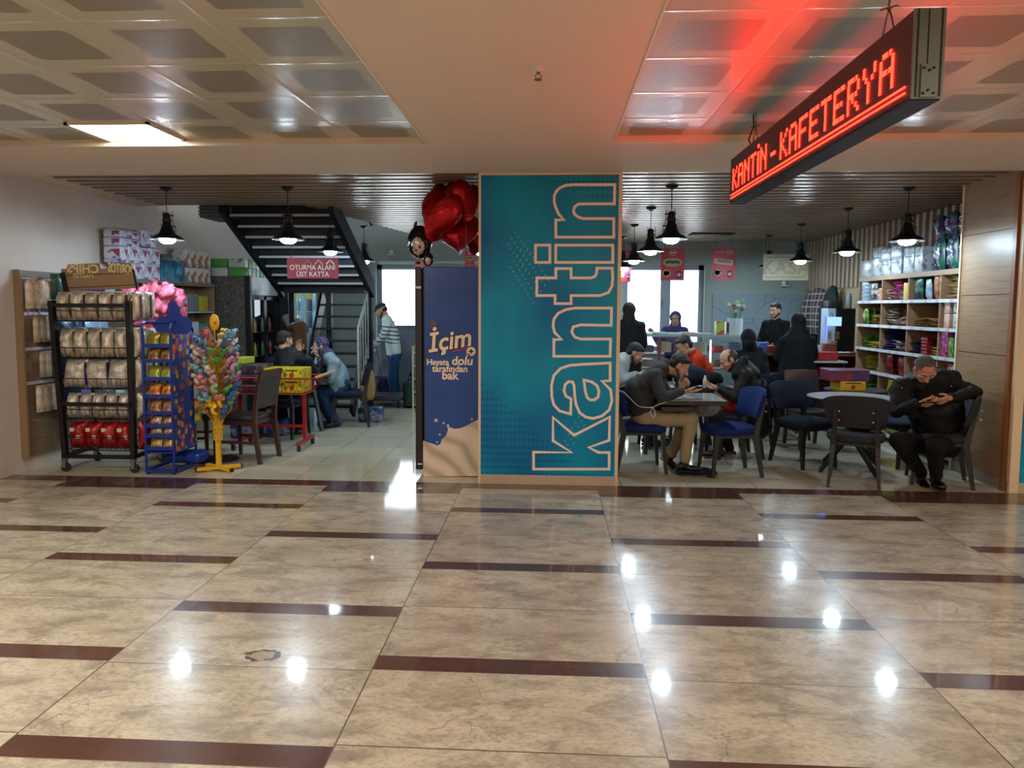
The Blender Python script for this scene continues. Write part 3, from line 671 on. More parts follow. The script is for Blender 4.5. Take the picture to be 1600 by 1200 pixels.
def penguin(px, py, Y, h, rz, lb):
    c = at(px, py, Y=Y); t = thing('penguin_balloon', lb, 'balloon', c, rz, 'penguin balloons tied above the blue fridge')
    mb = MB(PB); mb.ball((0, 0, 0), h*.40, h*.30, h*.5, 20); mb.build('body', t, smooth=80)
    mb = MB(PW); mb.ball((h*.03, -h*.075, -h*.07), h*.29, h*.245, h*.37, 18); mb.build('belly', t, smooth=80)
    mb = MB(PB); mb.ball((-h*.10, -h*.29, -h*.20), h*.035, h*.03, h*.05, 10).ball((h*.16, -h*.285, -h*.18), h*.035, h*.03, h*.05, 10); mb.build('eye', t, smooth=80)
    MB(PR).ball((h*.03, -h*.30, -h*.28), h*.06, h*.04, h*.04, 10).build('beak', t, smooth=80)
    MB(PB).ball((-h*.16, 0, h*.5), h*.05, h*.03, h*.14, 10, Matrix.Rotation(.4, 3, 'Y')).build('tuft', t, smooth=80)
    MB(mat('balloon_ribbon', '#9a8f8f', .4)).tube([V((0, 0, -h*.5)), Matrix.Rotation(-rz, 3, 'Z')@(AN-c)], .0016, 4).build('ribbon', t)
penguin(656, 378, 6.70, .31, -.35, 'black and white penguin shaped foil balloon left of the red hearts')
penguin(669, 405, 6.60, .13, -.2, 'tiny black and white penguin balloon just above the fridge corner')
# ================================================================== left half
def crinkle(name, c, c2=None, rough=.32, metal=.25, bump=.5, vs=14):
    key = ('cr', name)
    if key in _MC: return _MC[key]
    t = NT(name); p, _ = t.obj(); n = t.noise(p, vs, 4)
    t.base(t.mix(t.ramp(n, [(.42, 0.), (.58, 1.)]) if c2 else n, lin(c), lin(c2 or c)), rough, metal)
    t.bump(t.noise(t.mapping(p, (1, 1, .6)), 30, 3), bump, .012); _MC[key] = t.m; return t.m
ORD = ['first', 'second', 'third', 'fourth', 'fifth', 'sixth', 'seventh', 'eighth', 'ninth', 'tenth', 'eleventh', 'twelfth']
KR = mat('brown_kraft_board', '#94795a', .6, var=.1, vs=12)
PEG = NT('brown_wood_panel'); _p, _ = PEG.xyz(); PEG.base(PEG.mix(PEG.noise(PEG.mapping(_p, (2, 2, 12)), 3, 5), lin('#5e4a38'), lin('#8b7358')), .5); PEG = PEG.m
OAK = mat('oak_board', '#8d7458', .5, var=.12, vs=6)
GREYB = mat('grey_wood_board', '#74695c', .5, var=.1, vs=6)
WX = -5.05
# wall shelf with hook panel ---------------------------------------
ws = thing('wall_display_unit', 'long brown wall display unit with hooks and shelves on the left wall', 'shelf', (WX, 6.47, 0)); wo = ws.location.copy()
MB(PEG).box(WX, WX+.03, 6.47, 9.85, .13, 1.92).build('back_panel', ws, wo)
MB(OAK).box(WX, WX+.07, 6.45, 6.475, .13, 1.93).build('end_panel', ws, wo)
MB(GREYB).box(WX, -4.75, 7.35, 9.86, 1.86, 1.905).build('top_board', ws, wo)
MB(GREYB).box(WX, WX+.06, 6.47, 7.35, 1.86, 1.925).build('top_board', ws, wo)
MB(OAK).box(WX, -4.76, 8.55, 8.58, .1, 1.86).build('divider_panel', ws, wo); MB(OAK).box(WX, -4.76, 9.83, 9.86, 0, 1.86).build('end_panel', ws, wo)
WSH = mat('white_shelf_board', '#9da3a6', .4)
for z in (1.50, 1.12, .74): MB(WSH).box(WX+.03, -4.76, 8.58, 9.83, z, z+.02).build('shelf', ws, wo)
RAIL = mat('pale_plastic_rail', '#c3b3bf', .3)
for z in (1.845, 1.50, 1.16, .83):
    MB(RAIL).box(WX+.03, WX+.045, 6.5, 8.5, z, z+.03).build('hook_rail', ws, wo)
MB(mat('steel_wire', '#a8a8a8', .3, .9)).tube([(WX+.03, 6.5, .50), (WX+.16, 6.5, .50), (WX+.16, 7.3, .50), (WX+.03, 7.3, .50)], .004, 5).build('wire_loop', ws, wo)
PKM = [crinkle('silver_beige_packet', '#b3a48c', '#8f8068'), crinkle('pale_packet', '#cbbfae', '#a8987f'), crinkle('dark_packet', '#3a3230', '#6b5a4a')]
rowsP = [(1.845, 11, .075, .27, 'top'), (1.50, 8, .06, .25, 'second'), (1.16, 8, .052, .255, 'third'), (.83, 9, .062, .26, 'lowest')]
for ri, (z, n, w, h, nm) in enumerate(rowsP):
    y = 6.53 if ri in (0,) else 6.60
    for i in range(n):
        if ri == 2 and i == 0: y = 6.66
        mb = MB(PKM[2 if (ri == 0 and i == 5) else (0 if (i+ri) % 3 else 1)])
        mb.pillow((0, 0, -h/2-.01), w*1.15, h, .022, ex=V((.55, .8, 0)), ey=(0, 0, 1), n=4, seed=i+ri*9)
        o = tag(mb.build('hanging_packet', smooth=50), 'narrow beige packet, %s from the front, on the %s hook rail of the left wall' % (ORD[i], nm), 'packet', 'packets on the wall hook rails')
        o.location = (WX+.10+.02*(i % 2), y, z); y += w*.92
# colourful bags seen through the rack gaps
CB = [('purple', '#3a2168'), ('navy blue', '#1d2c4c'), ('pale blue', '#8fa6c4'), ('grey', '#6a6f78'), ('dark green', '#1f3b30'), ('lilac', '#9a78b8'), ('mint', '#9fb3a6')]
bags = [(118, 470, 0), (134, 466, 0), (150, 468, 0), (166, 468, 6), (96, 448, 4), (103, 520, 1), (118, 516, 1), (140, 518, 2), (155, 516, 2), (104, 562, 1), (122, 570, 1), (140, 568, 3), (152, 572, 5), (170, 566, 3), (130, 618, 5), (112, 618, 1), (168, 618, 3), (182, 570, 3), (186, 626, 6)]
for i, (px, py, k) in enumerate(bags):
    c = at(px, py, X=-4.86); nm, col = CB[k]
    o = MB(crinkle(nm+' bag', col, None, .3, .2)).pillow((0, 0, 0), .22, .25, .07, ex=V((.35, .9, 0)), n=6, seed=i).build('hanging_bag', smooth=50); o.location = c
    side = 'upper' if py < 500 else 'middle' if py < 600 else 'lower'
    tag(o, '%s bag hung behind the chips rack, %s part, %s from left' % (nm, side, ORD[sum(1 for b in bags if (b[1] < 500, b[1] < 600) == (py < 500, py < 600) and b[0] < px)]), 'bag', 'bags on the wall behind the rack')
# chips rack ---------------------------------------------------------
BM = mat('black_powder_steel', '#17161a', .4, .3)
RY0, RY1 = 6.5, 6.98
rk = thing('chips_rack', 'black wheeled wire rack full of crisps bags at the left opening', 'rack', (-4.3, 6.7, 0)); ro = rk.location.copy()
XL0, XL1 = -4.70, -4.64; TL = at(80, 468, Y=RY0+.06); TR = at(201, 474, Y=RY0+.06)
XLt, XRt = TL.x, TR.x; XLb, XRb = -4.66, -3.98; ZTP = 1.64
for s, xt, xb in (('l', XLt, XLb), ('r', XRt, XRb)):
    mb = MB(BM).bar((xb, RY0+.02, .15), (xt, RY0+.06, ZTP), .045, .05, up=(0, 1, 0)); mb.build('upright', rk, ro)
    MB(BM).bar((xb+.02, RY1, .15), (xb+.0, RY1-.06, 1.35), .022, .022, up=(0, 1, 0)).build('upright', rk, ro)
    MB(BM).bar((xb, RY0, .15), (xb, RY1+.02, .15), .035, .035).build('base_rail', rk, ro)
MB(BM).bar((XLb-.02, RY0, .15), (XRb+.02, RY0, .15), .03, .035).build('base_rail', rk, ro)
MB(BM).bar((XLb-.02, RY1, .15), (XRb+.02, RY1, .15), .03, .035).build('base_rail', rk, ro)
MB(BM).tube([(XLb+.04, RY0+.03, .17), (-4.4, RY0+.1, .23), (-4.2, RY0+.12, .26), (XRb, RY0+.04, .25)], .02, 8).build('lower_brace', rk, ro)
for x in (XLb, XRb):
    for y in (RY0, RY1):
        w = MB(mat('caster_rubber', '#1b1a1a', .6)).cyl((x+.015, y-.012, .045), (x+.015, y+.012, .045), .043, n=16); w = w.build('caster', rk, ro)
        MB(mat('zinc_fork', '#8c8a86', .35, .8)).box(x-.015, x+.02, y-.02, y-.015, .04, .12).box(x-.015, x+.02, y+.015, y+.02, .04, .12).box(x-.02, x+.03, y-.02, y+.02, .115, .13).build('caster_fork', w, ro)
SILV = [crinkle('silver_crisps_bag', '#c2b8a6', '#9b907e', .35, .25), crinkle('pale_silver_crisps_bag', '#cfc6b6', '#a59b8a', .35, .25), crinkle('silver_bag_navy_edge', '#c9c2b6', '#a0988c', .35, .25)]
EDGE = {0: mat('bag_edge_red', '#5e1a18', .4), 1: mat('bag_edge_green', '#22402c', .4), 2: mat('bag_edge_navy', '#20285c', .4), 3: mat('bag_edge_navy', '#20285c', .4)}
REDB = crinkle('red_crisps_bag', '#a81a1e', '#7d1014', .28, .3)
tiers = [(502, 5, .27, 'top'), (560, 5, .27, 'second'), (608, 3, .27, 'third'), (656, 5, .24, 'fourth'), (704, 4, .26, 'bottom')]
WIREM = mat('black_wire', '#1d1a1c', .4, .5)
for ti, (pb, n, bh, nm) in enumerate(tiers):
    zb = at(150, pb, Y=RY0).z; fr_ = (zb-.15)/(ZTP-.15); x0 = XLb+(XLt-XLb)*fr_+.03; x1 = XRb+(XRt-XRb)*fr_-.03
    zf = zb+(.10 if ti != 4 else .13)
    mb = MB(WIREM)
    mb.tube([(x0, RY0-.01, zf), (x1, RY0-.01, zf), (x1+.0, RY1-.08, zf+.02), (x0, RY1-.08, zf+.02)], .0045, 5, True)
    mb.tube([(x0, RY0, zb), (x1, RY0, zb), (x1, RY1-.08, zb+.02), (x0, RY1-.08, zb+.02)], .0045, 5, True)
    k = 14
    for i in range(k+1):
        x = x0+(x1-x0)*i/k; mb.tube([(x, RY0-.01, zf), (x, RY0, zb), (x, RY1-.08, zb+.02)], .0022, 4)
    for j in range(1, 7):
        y = RY0+(RY1-.08-RY0)*j/7; mb.tube([(x0, y, zf+.01), (x0, y, zb), (x1, y, zb), (x1, y, zf+.01)], .0022, 4)
    mb.build('wire_basket', rk, ro)
    if ti in (0, 3):
        zz = zf+.05; MB(BM).bar((x0-.03, RY0-.005, zz), (x1+.03, RY0-.005, zz), .03, .035).build('crossbar', rk, ro)
    bw = (x1-x0)/n
    for dpt in ((0, 1) if ti < 3 else (0,)):
        for i in range(n):
            m_ = REDB if ti == 4 else SILV[2 if ti in (2, 3) else (i % 2)]
            mb = MB(m_).pillow((0, 0, bh/2), bw*1.02, bh, .15, ex=(cos(.05*i), .08*sin(i*3), 0), ey=V((random.uniform(-.08, .08), .10, 1)), n=8, wr=.2, seed=ti*20+i+dpt*7)
            if ti == 4:
                mb.m(mat('white_label', '#c9bcb0', .5))
                mb.obox((-.02, -.078, .19), .022, .002, .018).obox((.035, -.075, .12), .02, .002, .016)
            else:
                mb.m(EDGE[ti]); mb.obox((bw*.47, -.01, bh*.5), .006, .012, bh*.40)
            lb = ('red crisps bag, white labels, %s from left on the bottom tier of black rack' % ORD[i]) if ti == 4 else ('silver crisps bag, %s from left, %s row, %s tier of black rack' % (ORD[i], 'front' if dpt == 0 else 'back', nm))
            o = tag(mb.build('crisps_bag', smooth=50), lb, 'crisps bag', 'crisps bags on the black rack')
            o.location = (x0+bw*(i+.5), RY0+.085+dpt*.17, zb+.008+dpt*.01)
    for k in range(2):
        mb = MB(REDB if ti == 4 else SILV[k]).pillow((0, 0, bh/2), .13, bh, .10, ex=(.45, .9, 0), ey=(0, .05, 1), n=8, wr=.2, seed=ti*20+k+77)
        if ti < 4: mb.m(EDGE[ti]).obox((.045, -.03, bh*.5), .006, .012, bh*.4)
        o = tag(mb.build('crisps_bag', smooth=50), '%s crisps bag on the right side of the black rack, %s tier, %s' % ('red' if ti == 4 else 'silver', nm, ('front', 'rear')[k]), 'crisps bag', 'crisps bags on the side of the black rack'); o.location = (x1+.075, RY0+.14+k*.17, zb+.01)
HB = thing('cardboard_header', 'brown cardboard header board with mirrored lettering above the black rack', 'sign', (-4.3, RY0+.2, 1.78)); ho = HB.location.copy()
hy = RY0+.2
def hp(px, py, dy=0): return at(px, py, Y=hy-dy)
mb = MB(KR); P = [hp(101, 455), hp(216, 450), hp(208, 420), hp(205, 411), hp(175, 412), hp(173, 419), hp(158, 420), hp(156, 411), hp(106, 413), hp(104, 420), hp(95, 420)]
vs = P+[p+V((0, .006, 0)) for p in P]; n = len(P); mb.add(vs, [tuple(range(n)), tuple(range(n, 2*n))[::-1]]+[(i, (i+1) % n, n+(i+1) % n, n+i) for i in range(n)]); mb.build('board', HB, ho)
LK = mat('pale_kraft_lettering', '#dccb9e', .6)
text('lettering', 'CHIPS', hp(130, 426, .004), (-1, 0, .02), (0, 0, 1), .115, LK, HB, origin=ho, bold=.003, th=.003, sx=1.05)
text('lettering', 'MASTER', hp(130, 434, .004), (-1, 0, .02), (0, 0, 1), .055, LK, HB, origin=ho, bold=.001, th=.003, sx=1.05)
text('lettering', 'DORITOS', hp(190, 427, .004), (-1, 0, .1), (0, 0, 1), .13, LK, HB, origin=ho, bold=.004, th=.003, sx=.48)
mb = MB(BM); mb.bar(hp(97, 426, .01), hp(104, 457, .01), .045, .012, up=(0, 1, 0)); mb.build('bracket', HB, ho)
mb = MB(BM); mb.bar(hp(208, 421, .01), hp(215, 452, .01), .02, .012, up=(0, 1, 0)); mb.build('bracket', HB, ho)
MB(WIREM).tube([hp(97, 431, .008), hp(210, 426, .008)], .0022, 4).build('support_wire', HB, ho)
MB(WIREM).tube([hp(99, 450, .008), hp(214, 445, .008)], .0022, 4).build('support_wire', HB, ho)
MB(WIREM).tube([hp(215, 450), V((XRt, RY0+.06, ZTP))], .004, 5).build('support_wire', HB, ho)
MB(WIREM).tube([hp(104, 455), V((XLt, RY0+.06, ZTP))], .004, 5).build('support_wire', HB, ho)
# pink cotton candy bags ---------------------------------------------
PINK = NT('pink_candy_floss'); _p, _ = PINK.obj(); PINK.base(PINK.mix(PINK.ramp(PINK.noise(_p, 9, 3), [(.35, 0.), (.62, 1.)]), lin('#d22a50'), lin('#f08aa6')), .25)
PINK.b.inputs['Coat Weight'].default_value = .6; PINK.bump(PINK.noise(_p, 22, 3), .5, .015); PINK = PINK.m
cs = thing('candy_stand', 'slim steel hanging stand carrying the pink candy floss bags', 'stand', (-4.36, 7.72, 0))
MB(BM).cyl((0, 0, 0), (0, 0, .03), .2, n=20).build('base', cs); MB(BM).cyl((0, 0, .03), (0, 0, 1.86), .014, n=10).build('pole', cs)
arm = MB(BM)
for z in (1.84, 1.6): arm.tube([(-.32, 0, z), (.32, 0, z)], .006, 6)
arm.build('arm', cs)
def floss(i):
    mb = MB(PINK).ball((0, 0, 0), .085, .07, .105, 22, Matrix.Rotation(.5*sin(i*2.3), 3, 'Y'))
    for q, p in enumerate(mb.v): mb.v[q] = p*(1+.6*noise.noise(p*17+V((i*3, 0, 0)))+.25*noise.noise(p*40+V((0, i, 0))))
    return mb
fl_pos = [(205, 460), (222, 462), (243, 452), (262, 456), (277, 466), (232, 474), (250, 478), (268, 480), (280, 485), (240, 492), (257, 498), (222, 505), (225, 520), (250, 516), (272, 512)]
for i, (px, py) in enumerate(fl_pos):
    d = 7.42+(.11*(i % 3))
    c = at(px, py, Y=d+.1); mb = floss(i)
    o = tag(mb.build('candy_floss_bag', smooth=60), 'pink candy floss bag, %s layer of the cluster, %s' % (('upper', 'middle', 'lower')[0 if py < 470 else 1 if py < 500 else 2], ['far left', 'left of centre', 'centre', 'right of centre', 'far right', 'left side', 'inner left', 'inner right', 'right edge', 'left half', 'right half', 'left corner', 'bottom left', 'bottom middle', 'bottom right'][i]), 'candy bag', 'pink candy floss bags'); o.location = c
# goods on top of the wall unit -----------------------------------
def packmat(name, base, ink, ink2=None, k=0):
    key = ('pk', name)
    if key in _MC: return _MC[key]
    t = NT(name); p, (x, y, z) = t.obj(); nn = t.noise(p, 5+k, 1)
    c = t.mix(t.ramp(nn, [(.50, 0.), (.53, 1.)]), lin(base), lin(ink))
    if ink2: c = t.mix(t.ramp(t.noise(p, 16+k, 2), [(.60, 0.), (.63, 1.)]), c, lin(ink2))
    t.base(c, .3); t.bump(t.noise(p, 25, 3), .3, .008); _MC[key] = t.m; return t.m
TP = packmat('white_tissue_pack', '#cfc9d6', '#b9b6cc', '#5f5f86'); TPR = mat('magenta_triangle_ink', '#8e3a56', .4)
BLUEP = packmat('blue_pack', '#1c4f76', '#2b8396', '#0f2b52', 2); ORP = packmat('orange_white_pack', '#c8c3bc', '#a8662f', '#2f6f8f', 3); GRN = packmat('green_white_box', '#c4cfc8', '#4f9a4c', None, 1)
def pack(mt, px0, px1, y0, y1, X, lb, cat='pack', grp='packs on top of the wall unit', depth=.2, tri=False, name='tissue_pack'):
    a = at(px0, y1, X=X); b = at(px1, y1, X=X); h = at((px0+px1)/2, y0, X=X).z-at((px0+px1)/2, y1, X=X).z
    w = b.y-a.y; c = V((X-depth/2, a.y+w/2, a.z))
    t = thing(name, lb, cat, c, 0, grp)
    mb = MB(mt).rbox(-depth/2, depth/2, -w/2+.003, w/2-.003, 0, h-.003, .012); mb.build('wrap', t, smooth=40)
    if tri:
        q = MB(TPR); xx = depth/2+.0015
        q.add([(xx, -w*.02, h*.78), (xx, w*.42, h*.80), (xx, w*.25, h*.35), (xx, w*.10, h*.62)], [(0, 1, 2, 3)]); q.build('printed_mark', t)
        yy = -w/2+.0015
        q = MB(TPR); q.add([(-depth*.1, yy, h*.8), (depth*.45, yy, h*.82), (depth*.4, yy, h*.3)], [(0, 1, 2)]); q.build('printed_mark', t)
    return t
XS = -4.78
for (a, b, y0, y1, lb) in ((203, 221, 411, 436, 'bottom left of the tissue wall'), (221, 239, 411, 437.5, 'bottom middle of the tissue wall'), (239, 251, 412, 438.5, 'bottom right of the tissue wall'),
                           (189, 201, 384, 410, 'far left of the second layer'), (201, 214, 384, 411, 'second layer over the bottom left pack'), (214, 232, 385, 411.5, 'second layer middle'), (232, 251, 387, 412, 'second layer right end'),
                           (188, 219, 370.5, 383.5, 'flat one on the third layer'), (188, 219, 358, 370, 'flat one topmost at left'), (221, 245, 359, 384.5, 'tall one topmost beside the lamp')):
    pack(TP, a, b, y0, y1, XS, 'white toilet tissue pack with magenta mark, '+lb, tri=True)
for (a, b, y0, y1, lb) in ((253, 270, 408, 440, 'left one'), (270, 290, 407, 442, 'right one')): pack(BLUEP, a, b, y0, y1, XS, 'blue glittery pack beside the tissue packs, '+lb)
pack(mat('dark_grey_pack', '#3b444e', .4), 253, 270, 396, 407.6, XS, 'dark grey pack lying on the left blue pack')
i = 0
for y0, y1 in ((389, 417), (417, 444)):
    for a, b in ((291, 300), (300, 311), (311, 321), (321, 330)):
        pack(ORP, a, b, y0+(a-291)*.08, y1+(a-291)*.08-.3, XS, 'orange and white wrapped pack, %s from the left in the %s row' % (ORD[i % 4], 'upper' if y0 < 400 else 'lower'), name='wrapped_pack'); i += 1
# goods on the shelves below (between candy and cooler)
SH = [(286, 334, 488, 'upper', [('dark_cloth_doll', '#2a2c33'), ('white_label_box', '#b9bfc4'), ('grey_box', '#6f7379'), ('yellow_carton', '#a89a2b')]), (286, 334, 520, 'middle', [('teal_box', '#1e7f86'), ('navy_box', '#1d2a50'), ('white_label_box', '#b3b9be'), ('teal_box', '#1e7f86')]), (286, 334, 552, 'lower', [('purple_box', '#40306a'), ('navy_box', '#26305c'), ('grey_box', '#7f858c')])]
for (a, b, yb, nm, its) in SH:
    zz = {488: 1.52, 520: 1.14, 552: .76}[yb]; y = 8.66
    for i, (k, c_) in enumerate(its):
        hh = .24-.03*(i % 2); t = tag(MB(mat(k, c_, .5, var=.25, vs=14)).rbox(-.11, .11, 0, .24, 0, hh, .01).build('toy_box', smooth=40), '%s on the %s white shelf left of the stone cooler, %s along' % (k.replace('_', ' '), nm, ORD[i]), 'box', 'boxes on the white wall shelves'); t.location = (-4.90, y, zz+.001); y += .28
# stone clad cooler ----------------------------------------------------
STN = NT('grey_stone_film'); _p, _ = STN.obj(); STN.base(STN.ramp(STN.noise(_p, 26, 8, .75, 1.2), [(.38, '#2a2725'), (.5, '#55504b'), (.64, '#7a746c')]), .5); STN = STN.m
co = thing('glass_door_cooler', 'dark glass door cooler with stone pattern side on the left wall', 'cooler', (-4.65, 10.0, 0)); oo = co.location.copy()
CX, CY0, CY1, CZ = -4.30, 10.0, 11.10, 2.02
MB(STN).box(-5.0, CX-.07, CY0, CY0+.03, .05, CZ).build('side_panel', co, oo)
MB(BLKP).box(-5.0, CX-.08, CY0+.03, CY1, .05, CZ).build('body', co, oo)
MB(mat('pale_header_panel', '#a5a8aa', .3, var=.15, vs=12)).box(CX-.08, CX-.03, CY0+.06, CY1, CZ-.26, CZ).build('header', co, oo)
MB(BLKP).box(CX-.08, CX, CY0-.005, CY0+.06, .05, CZ+.01).build('frame_post', co, oo)
dg = NT('dark_cooler_glass'); dg.base('#0b0d10', .06); DG = dg.m
for y0, y1 in ((CY0+.07, CY0+.58), (CY0+.59, CY1)):
    d = MB(BLKP).box(CX-.07, CX-.02, y0, y0+.045, .1, CZ-.28).box(CX-.07, CX-.02, y1-.045, y1, .1, CZ-.28).box(CX-.07, CX-.02, y0, y1, CZ-.33, CZ-.28).box(CX-.07, CX-.02, y0, y1, .1, .16).build('door', co, oo)
    MB(DG).box(CX-.06, CX-.05, y0+.045, y1-.045, .16, CZ-.33).build('glass', d, oo)
    for z in (.5, .85, 1.2): MB(mat('steel_wire', '#5b6066', .3, .6)).box(CX-.052, CX-.045, y0+.05, y1-.05, z, z+.015).build('shelf_edge', d, oo)
for i in range(9):
    z = (.53, .88, 1.23)[i//3]; y = CY0+.16+.28*(i % 3)
    tag(MB(mat('bottle_%s' % ('amber', 'green', 'red')[i % 3], ('#8a6a2a', '#2f4a33', '#5c2624')[i % 3], .3)).lathe([(.03, 0), (.032, .1), (.028, .14), (.012, .18), (.012, .21)], n=10).build('bottle', smooth=50), '%s bottle in the dark cooler, %s shelf, %s along' % (('amber', 'green', 'red')[i % 3], ('lower', 'middle', 'upper')[i//3], ORD[i % 3]), 'bottle', 'bottles in the dark cooler').location = (CX-.02, y, z-.015)
for r_ in range(2):
    for i in range(8):
        y = CY0+.02+i*.135
        if r_ and i > 6: continue
        gm = mat('green_tissue_box', '#4f9f46', .4) if (i*3+r_) % 4 in (0,) else GRN
        q2 = tag(MB(mat('green_tissue_box', '#4f9f46', .4) if (i+r_) % 3 == 1 else mat('white_tissue_box', '#b9c4bf', .4)).rbox(-.12, .12, .002, .128, 0, .125, .008).build('tissue_box', smooth=40), '%s box by the wall on the stone cooler, %s row, %s from the front' % ('green' if (i+r_) % 3 == 1 else 'white', 'upper' if r_ else 'lower', ORD[i]), 'box', 'boxes on top of the stone cooler'); q2.location = (CX-.46, y, CZ+.002+r_*.127)
        t = tag(MB(gm).rbox(-.12, .12, .002, .128, 0, .125, .008).build('tissue_box', smooth=40), 'green and white box on the stone cooler, %s row, %s from the front' % ('upper' if r_ else 'lower', ORD[i]), 'box', 'boxes on top of the stone cooler'); t.location = (CX-.2, y, CZ+.002+r_*.127)
# white lit fridge -----------------------------------------------------
wf = thing('lit_display_fridge', 'brightly lit double door drinks fridge beyond the dark cooler', 'fridge', (-4.5, 11.6, 0)); fo2 = wf.location.copy()
FX, FA, FB, FZ = -4.12, 11.14, 12.35, 2.06
MB(mat('dark_fridge_body', '#20262e', .4)).box(-4.8, FX-.06, FA, FA+.03, 0, FZ).box(-4.8, FX-.06, FB-.03, FB, 0, FZ).box(-4.8, FX-.06, FA, FB, FZ-.05, FZ).box(-4.8, -4.76, FA, FB, 0, FZ).box(-4.8, FX-.06, FA, FB, 0, .12).build('body', wf, fo2)
MB(emis('fridge_back_light', (.62, .85, 1, 1), 6)).box(-4.75, -4.74, FA+.04, FB-.04, .15, FZ-.08).build('light_panel', wf, fo2)
ym = (FA+FB)/2
for a, b in ((FA, ym-.005), (ym+.005, FB)):
    d = MB(mat('pale_door_frame', '#8fa7b5', .35)).box(FX-.06, FX, a, a+.05, .12, FZ).box(FX-.06, FX, b-.05, b, .12, FZ).box(FX-.06, FX, a, b, FZ-.07, FZ).box(FX-.06, FX, a, b, .12, .2).build('door', wf, fo2)
    MB(GLT).box(FX-.035, FX-.03, a+.05, b-.05, .2, FZ-.07).build('glass', d, fo2)
    MB(mat('lime_sticker', '#a8b82a', .5)).box(FX-.028, FX-.024, a+.12, b-.12, FZ-.34, FZ-.10).build('sticker', d, fo2)
    MB(mat('lime_sticker', '#a8b82a', .5)).box(FX-.028, FX-.024, a+.06, a+.1, FZ-.34, FZ-.10)
for k, z in enumerate((.5, .85, 1.2, 1.5)):
    MB(mat('white_wire_shelf', '#b8c8d0', .4)).box(-4.74, FX-.08, FA+.04, FB-.04, z, z+.012).build('shelf', wf, fo2)
    for i in range(8):
        c_ = ('#3f86b8', '#b9c8cf', '#5aa0b8', '#c8a24a')[(i+k) % 4]
        tag(MB(mat('drink_'+c_[1:], c_, .3)).lathe([(.032, 0), (.034, .1), (.032, .16), (.014, .21), (.014, .24)], n=10).build('drink_bottle', smooth=50), 'drink bottle in the lit fridge, %s shelf from below, %s from the front' % (ORD[k], ORD[i]), 'bottle', 'bottles in the lit fridge').location = (-4.3, FA+.14+i*.13, z+.013)
# stairs ---------------------------------------------------------------
NV = mat('dark_navy_steel', '#121a26', .45, .2); TRD = mat('white_tread_edge', '#b9c2c6', .35)
st = thing('staircase', 'dark steel staircase rising towards the slatted ceiling opening', 'stairs', (-3.3, 10, 0)); so = st.location.copy()
ya_, za_, yb_, zb_ = 8.55, 2.86, 10.5, 1.85
n = 9
XA, XB = -4.02, -2.66
for x in (XA, XB):
    mb = MB(NV); w = .03 if x == XA else .035
    mb.add([(x-w, ya_, za_+.12), (x+w, ya_, za_+.12), (x+w, yb_, zb_+.14), (x-w, yb_, zb_+.14), (x-w, ya_, za_-.13), (x+w, ya_, za_-.13), (x+w, yb_, zb_-.12), (x-w, yb_, zb_-.12)], [(0, 1, 2, 3), (4, 7, 6, 5), (0, 4, 5, 1), (1, 5, 6, 2), (2, 6, 7, 3), (3, 7, 4, 0)])
    mb.build('stringer', st, so)
    MB(NV).tube([(x, ya_, za_+.95), (x, yb_, zb_+.95)], .02, 6).build('handrail', st, so)
for i in range(n):
    f = (i+.3)/n; y = ya_+(yb_-ya_)*f; z = za_+(zb_-za_)*f
    MB(NV).box(XA+.03, XB-.03, y-.14, y+.14, z-.012, z+.012).box(XA+.03, XB-.03, y+.13, y+.14, z-.10, z).build('tread', st, so)
    MB(TRD).box(XA+.05, XB-.05, y-.150, y-.141, z-.014, z+.016).build('nosing', st, so)
MB(NV).box(XA, XB-.12, 10.5, 11.0, 1.80, 1.86).build('landing', st, so)
for x, y in ((XB-.05, 10.55), (XA, 10.9), (-3.34, 10.6)): MB(NV).box(x-.04, x+.04, y-.04, y+.04, 0, 1.80).build('column', st, so)
for i in range(9):
    f = i/9; y = 9.82+1.05*f; z = .2+1.6*f
    MB(NV).box(-3.50, XB-.1, y-.13, y+.13, z-.015, z+.015).build('tread', st, so)
MB(NV).bar((XB-.10, 9.72, .10), (XB-.10, 10.8, 1.76), .04, .2).build('stringer', st, so)
MB(NV).bar((-3.5, 9.72, .10), (-3.5, 10.8, 1.76), .04, .2).build('stringer', st, so)
WR = mat('white_painted_rail', '#b5bcb8', .35, .3)
MB(WR).tube([(XB-.04, 9.84, .0), (XB-.04, 9.84, 1.30), (XB-.04, 10.5, 1.90)], .016, 8).build('handrail', st, so)
for i in range(4):
    y = 9.97+i*.14; MB(WR).cyl((XB-.04, y, .25+(y-9.84)*1.05), (XB-.04, y, 1.30+(y-9.84)*.91), .009, n=6).build('baluster', st, so)
MB(mat('fog_panel', '#7d8a92', .6)).box(-4.72, -4.66, 8.5, 12.6, 2.3, 4.2)
ac = thing('air_duct_box', 'grey ribbed air duct box under the ceiling beside the stairs', 'duct', at(338, 330, Y=8.75))
d0 = at(313, 340, Y=8.75)-ac.location; d1 = at(362, 316, Y=8.75)-ac.location
MB(mat('grey_duct', '#5d6a70', .5, .3)).box(d0.x, d1.x, -.02, .5, d0.z, d1.z).build('casing', ac)
for i in range(4):
    z = d0.z+(d1.z-d0.z)*(i+.7)/4.6; MB(mat('grey_duct_rib', '#717d82', .5, .3)).box(d0.x-.01, d1.x+.01, -.035, -.02, z, z+.015).build('rib', ac)
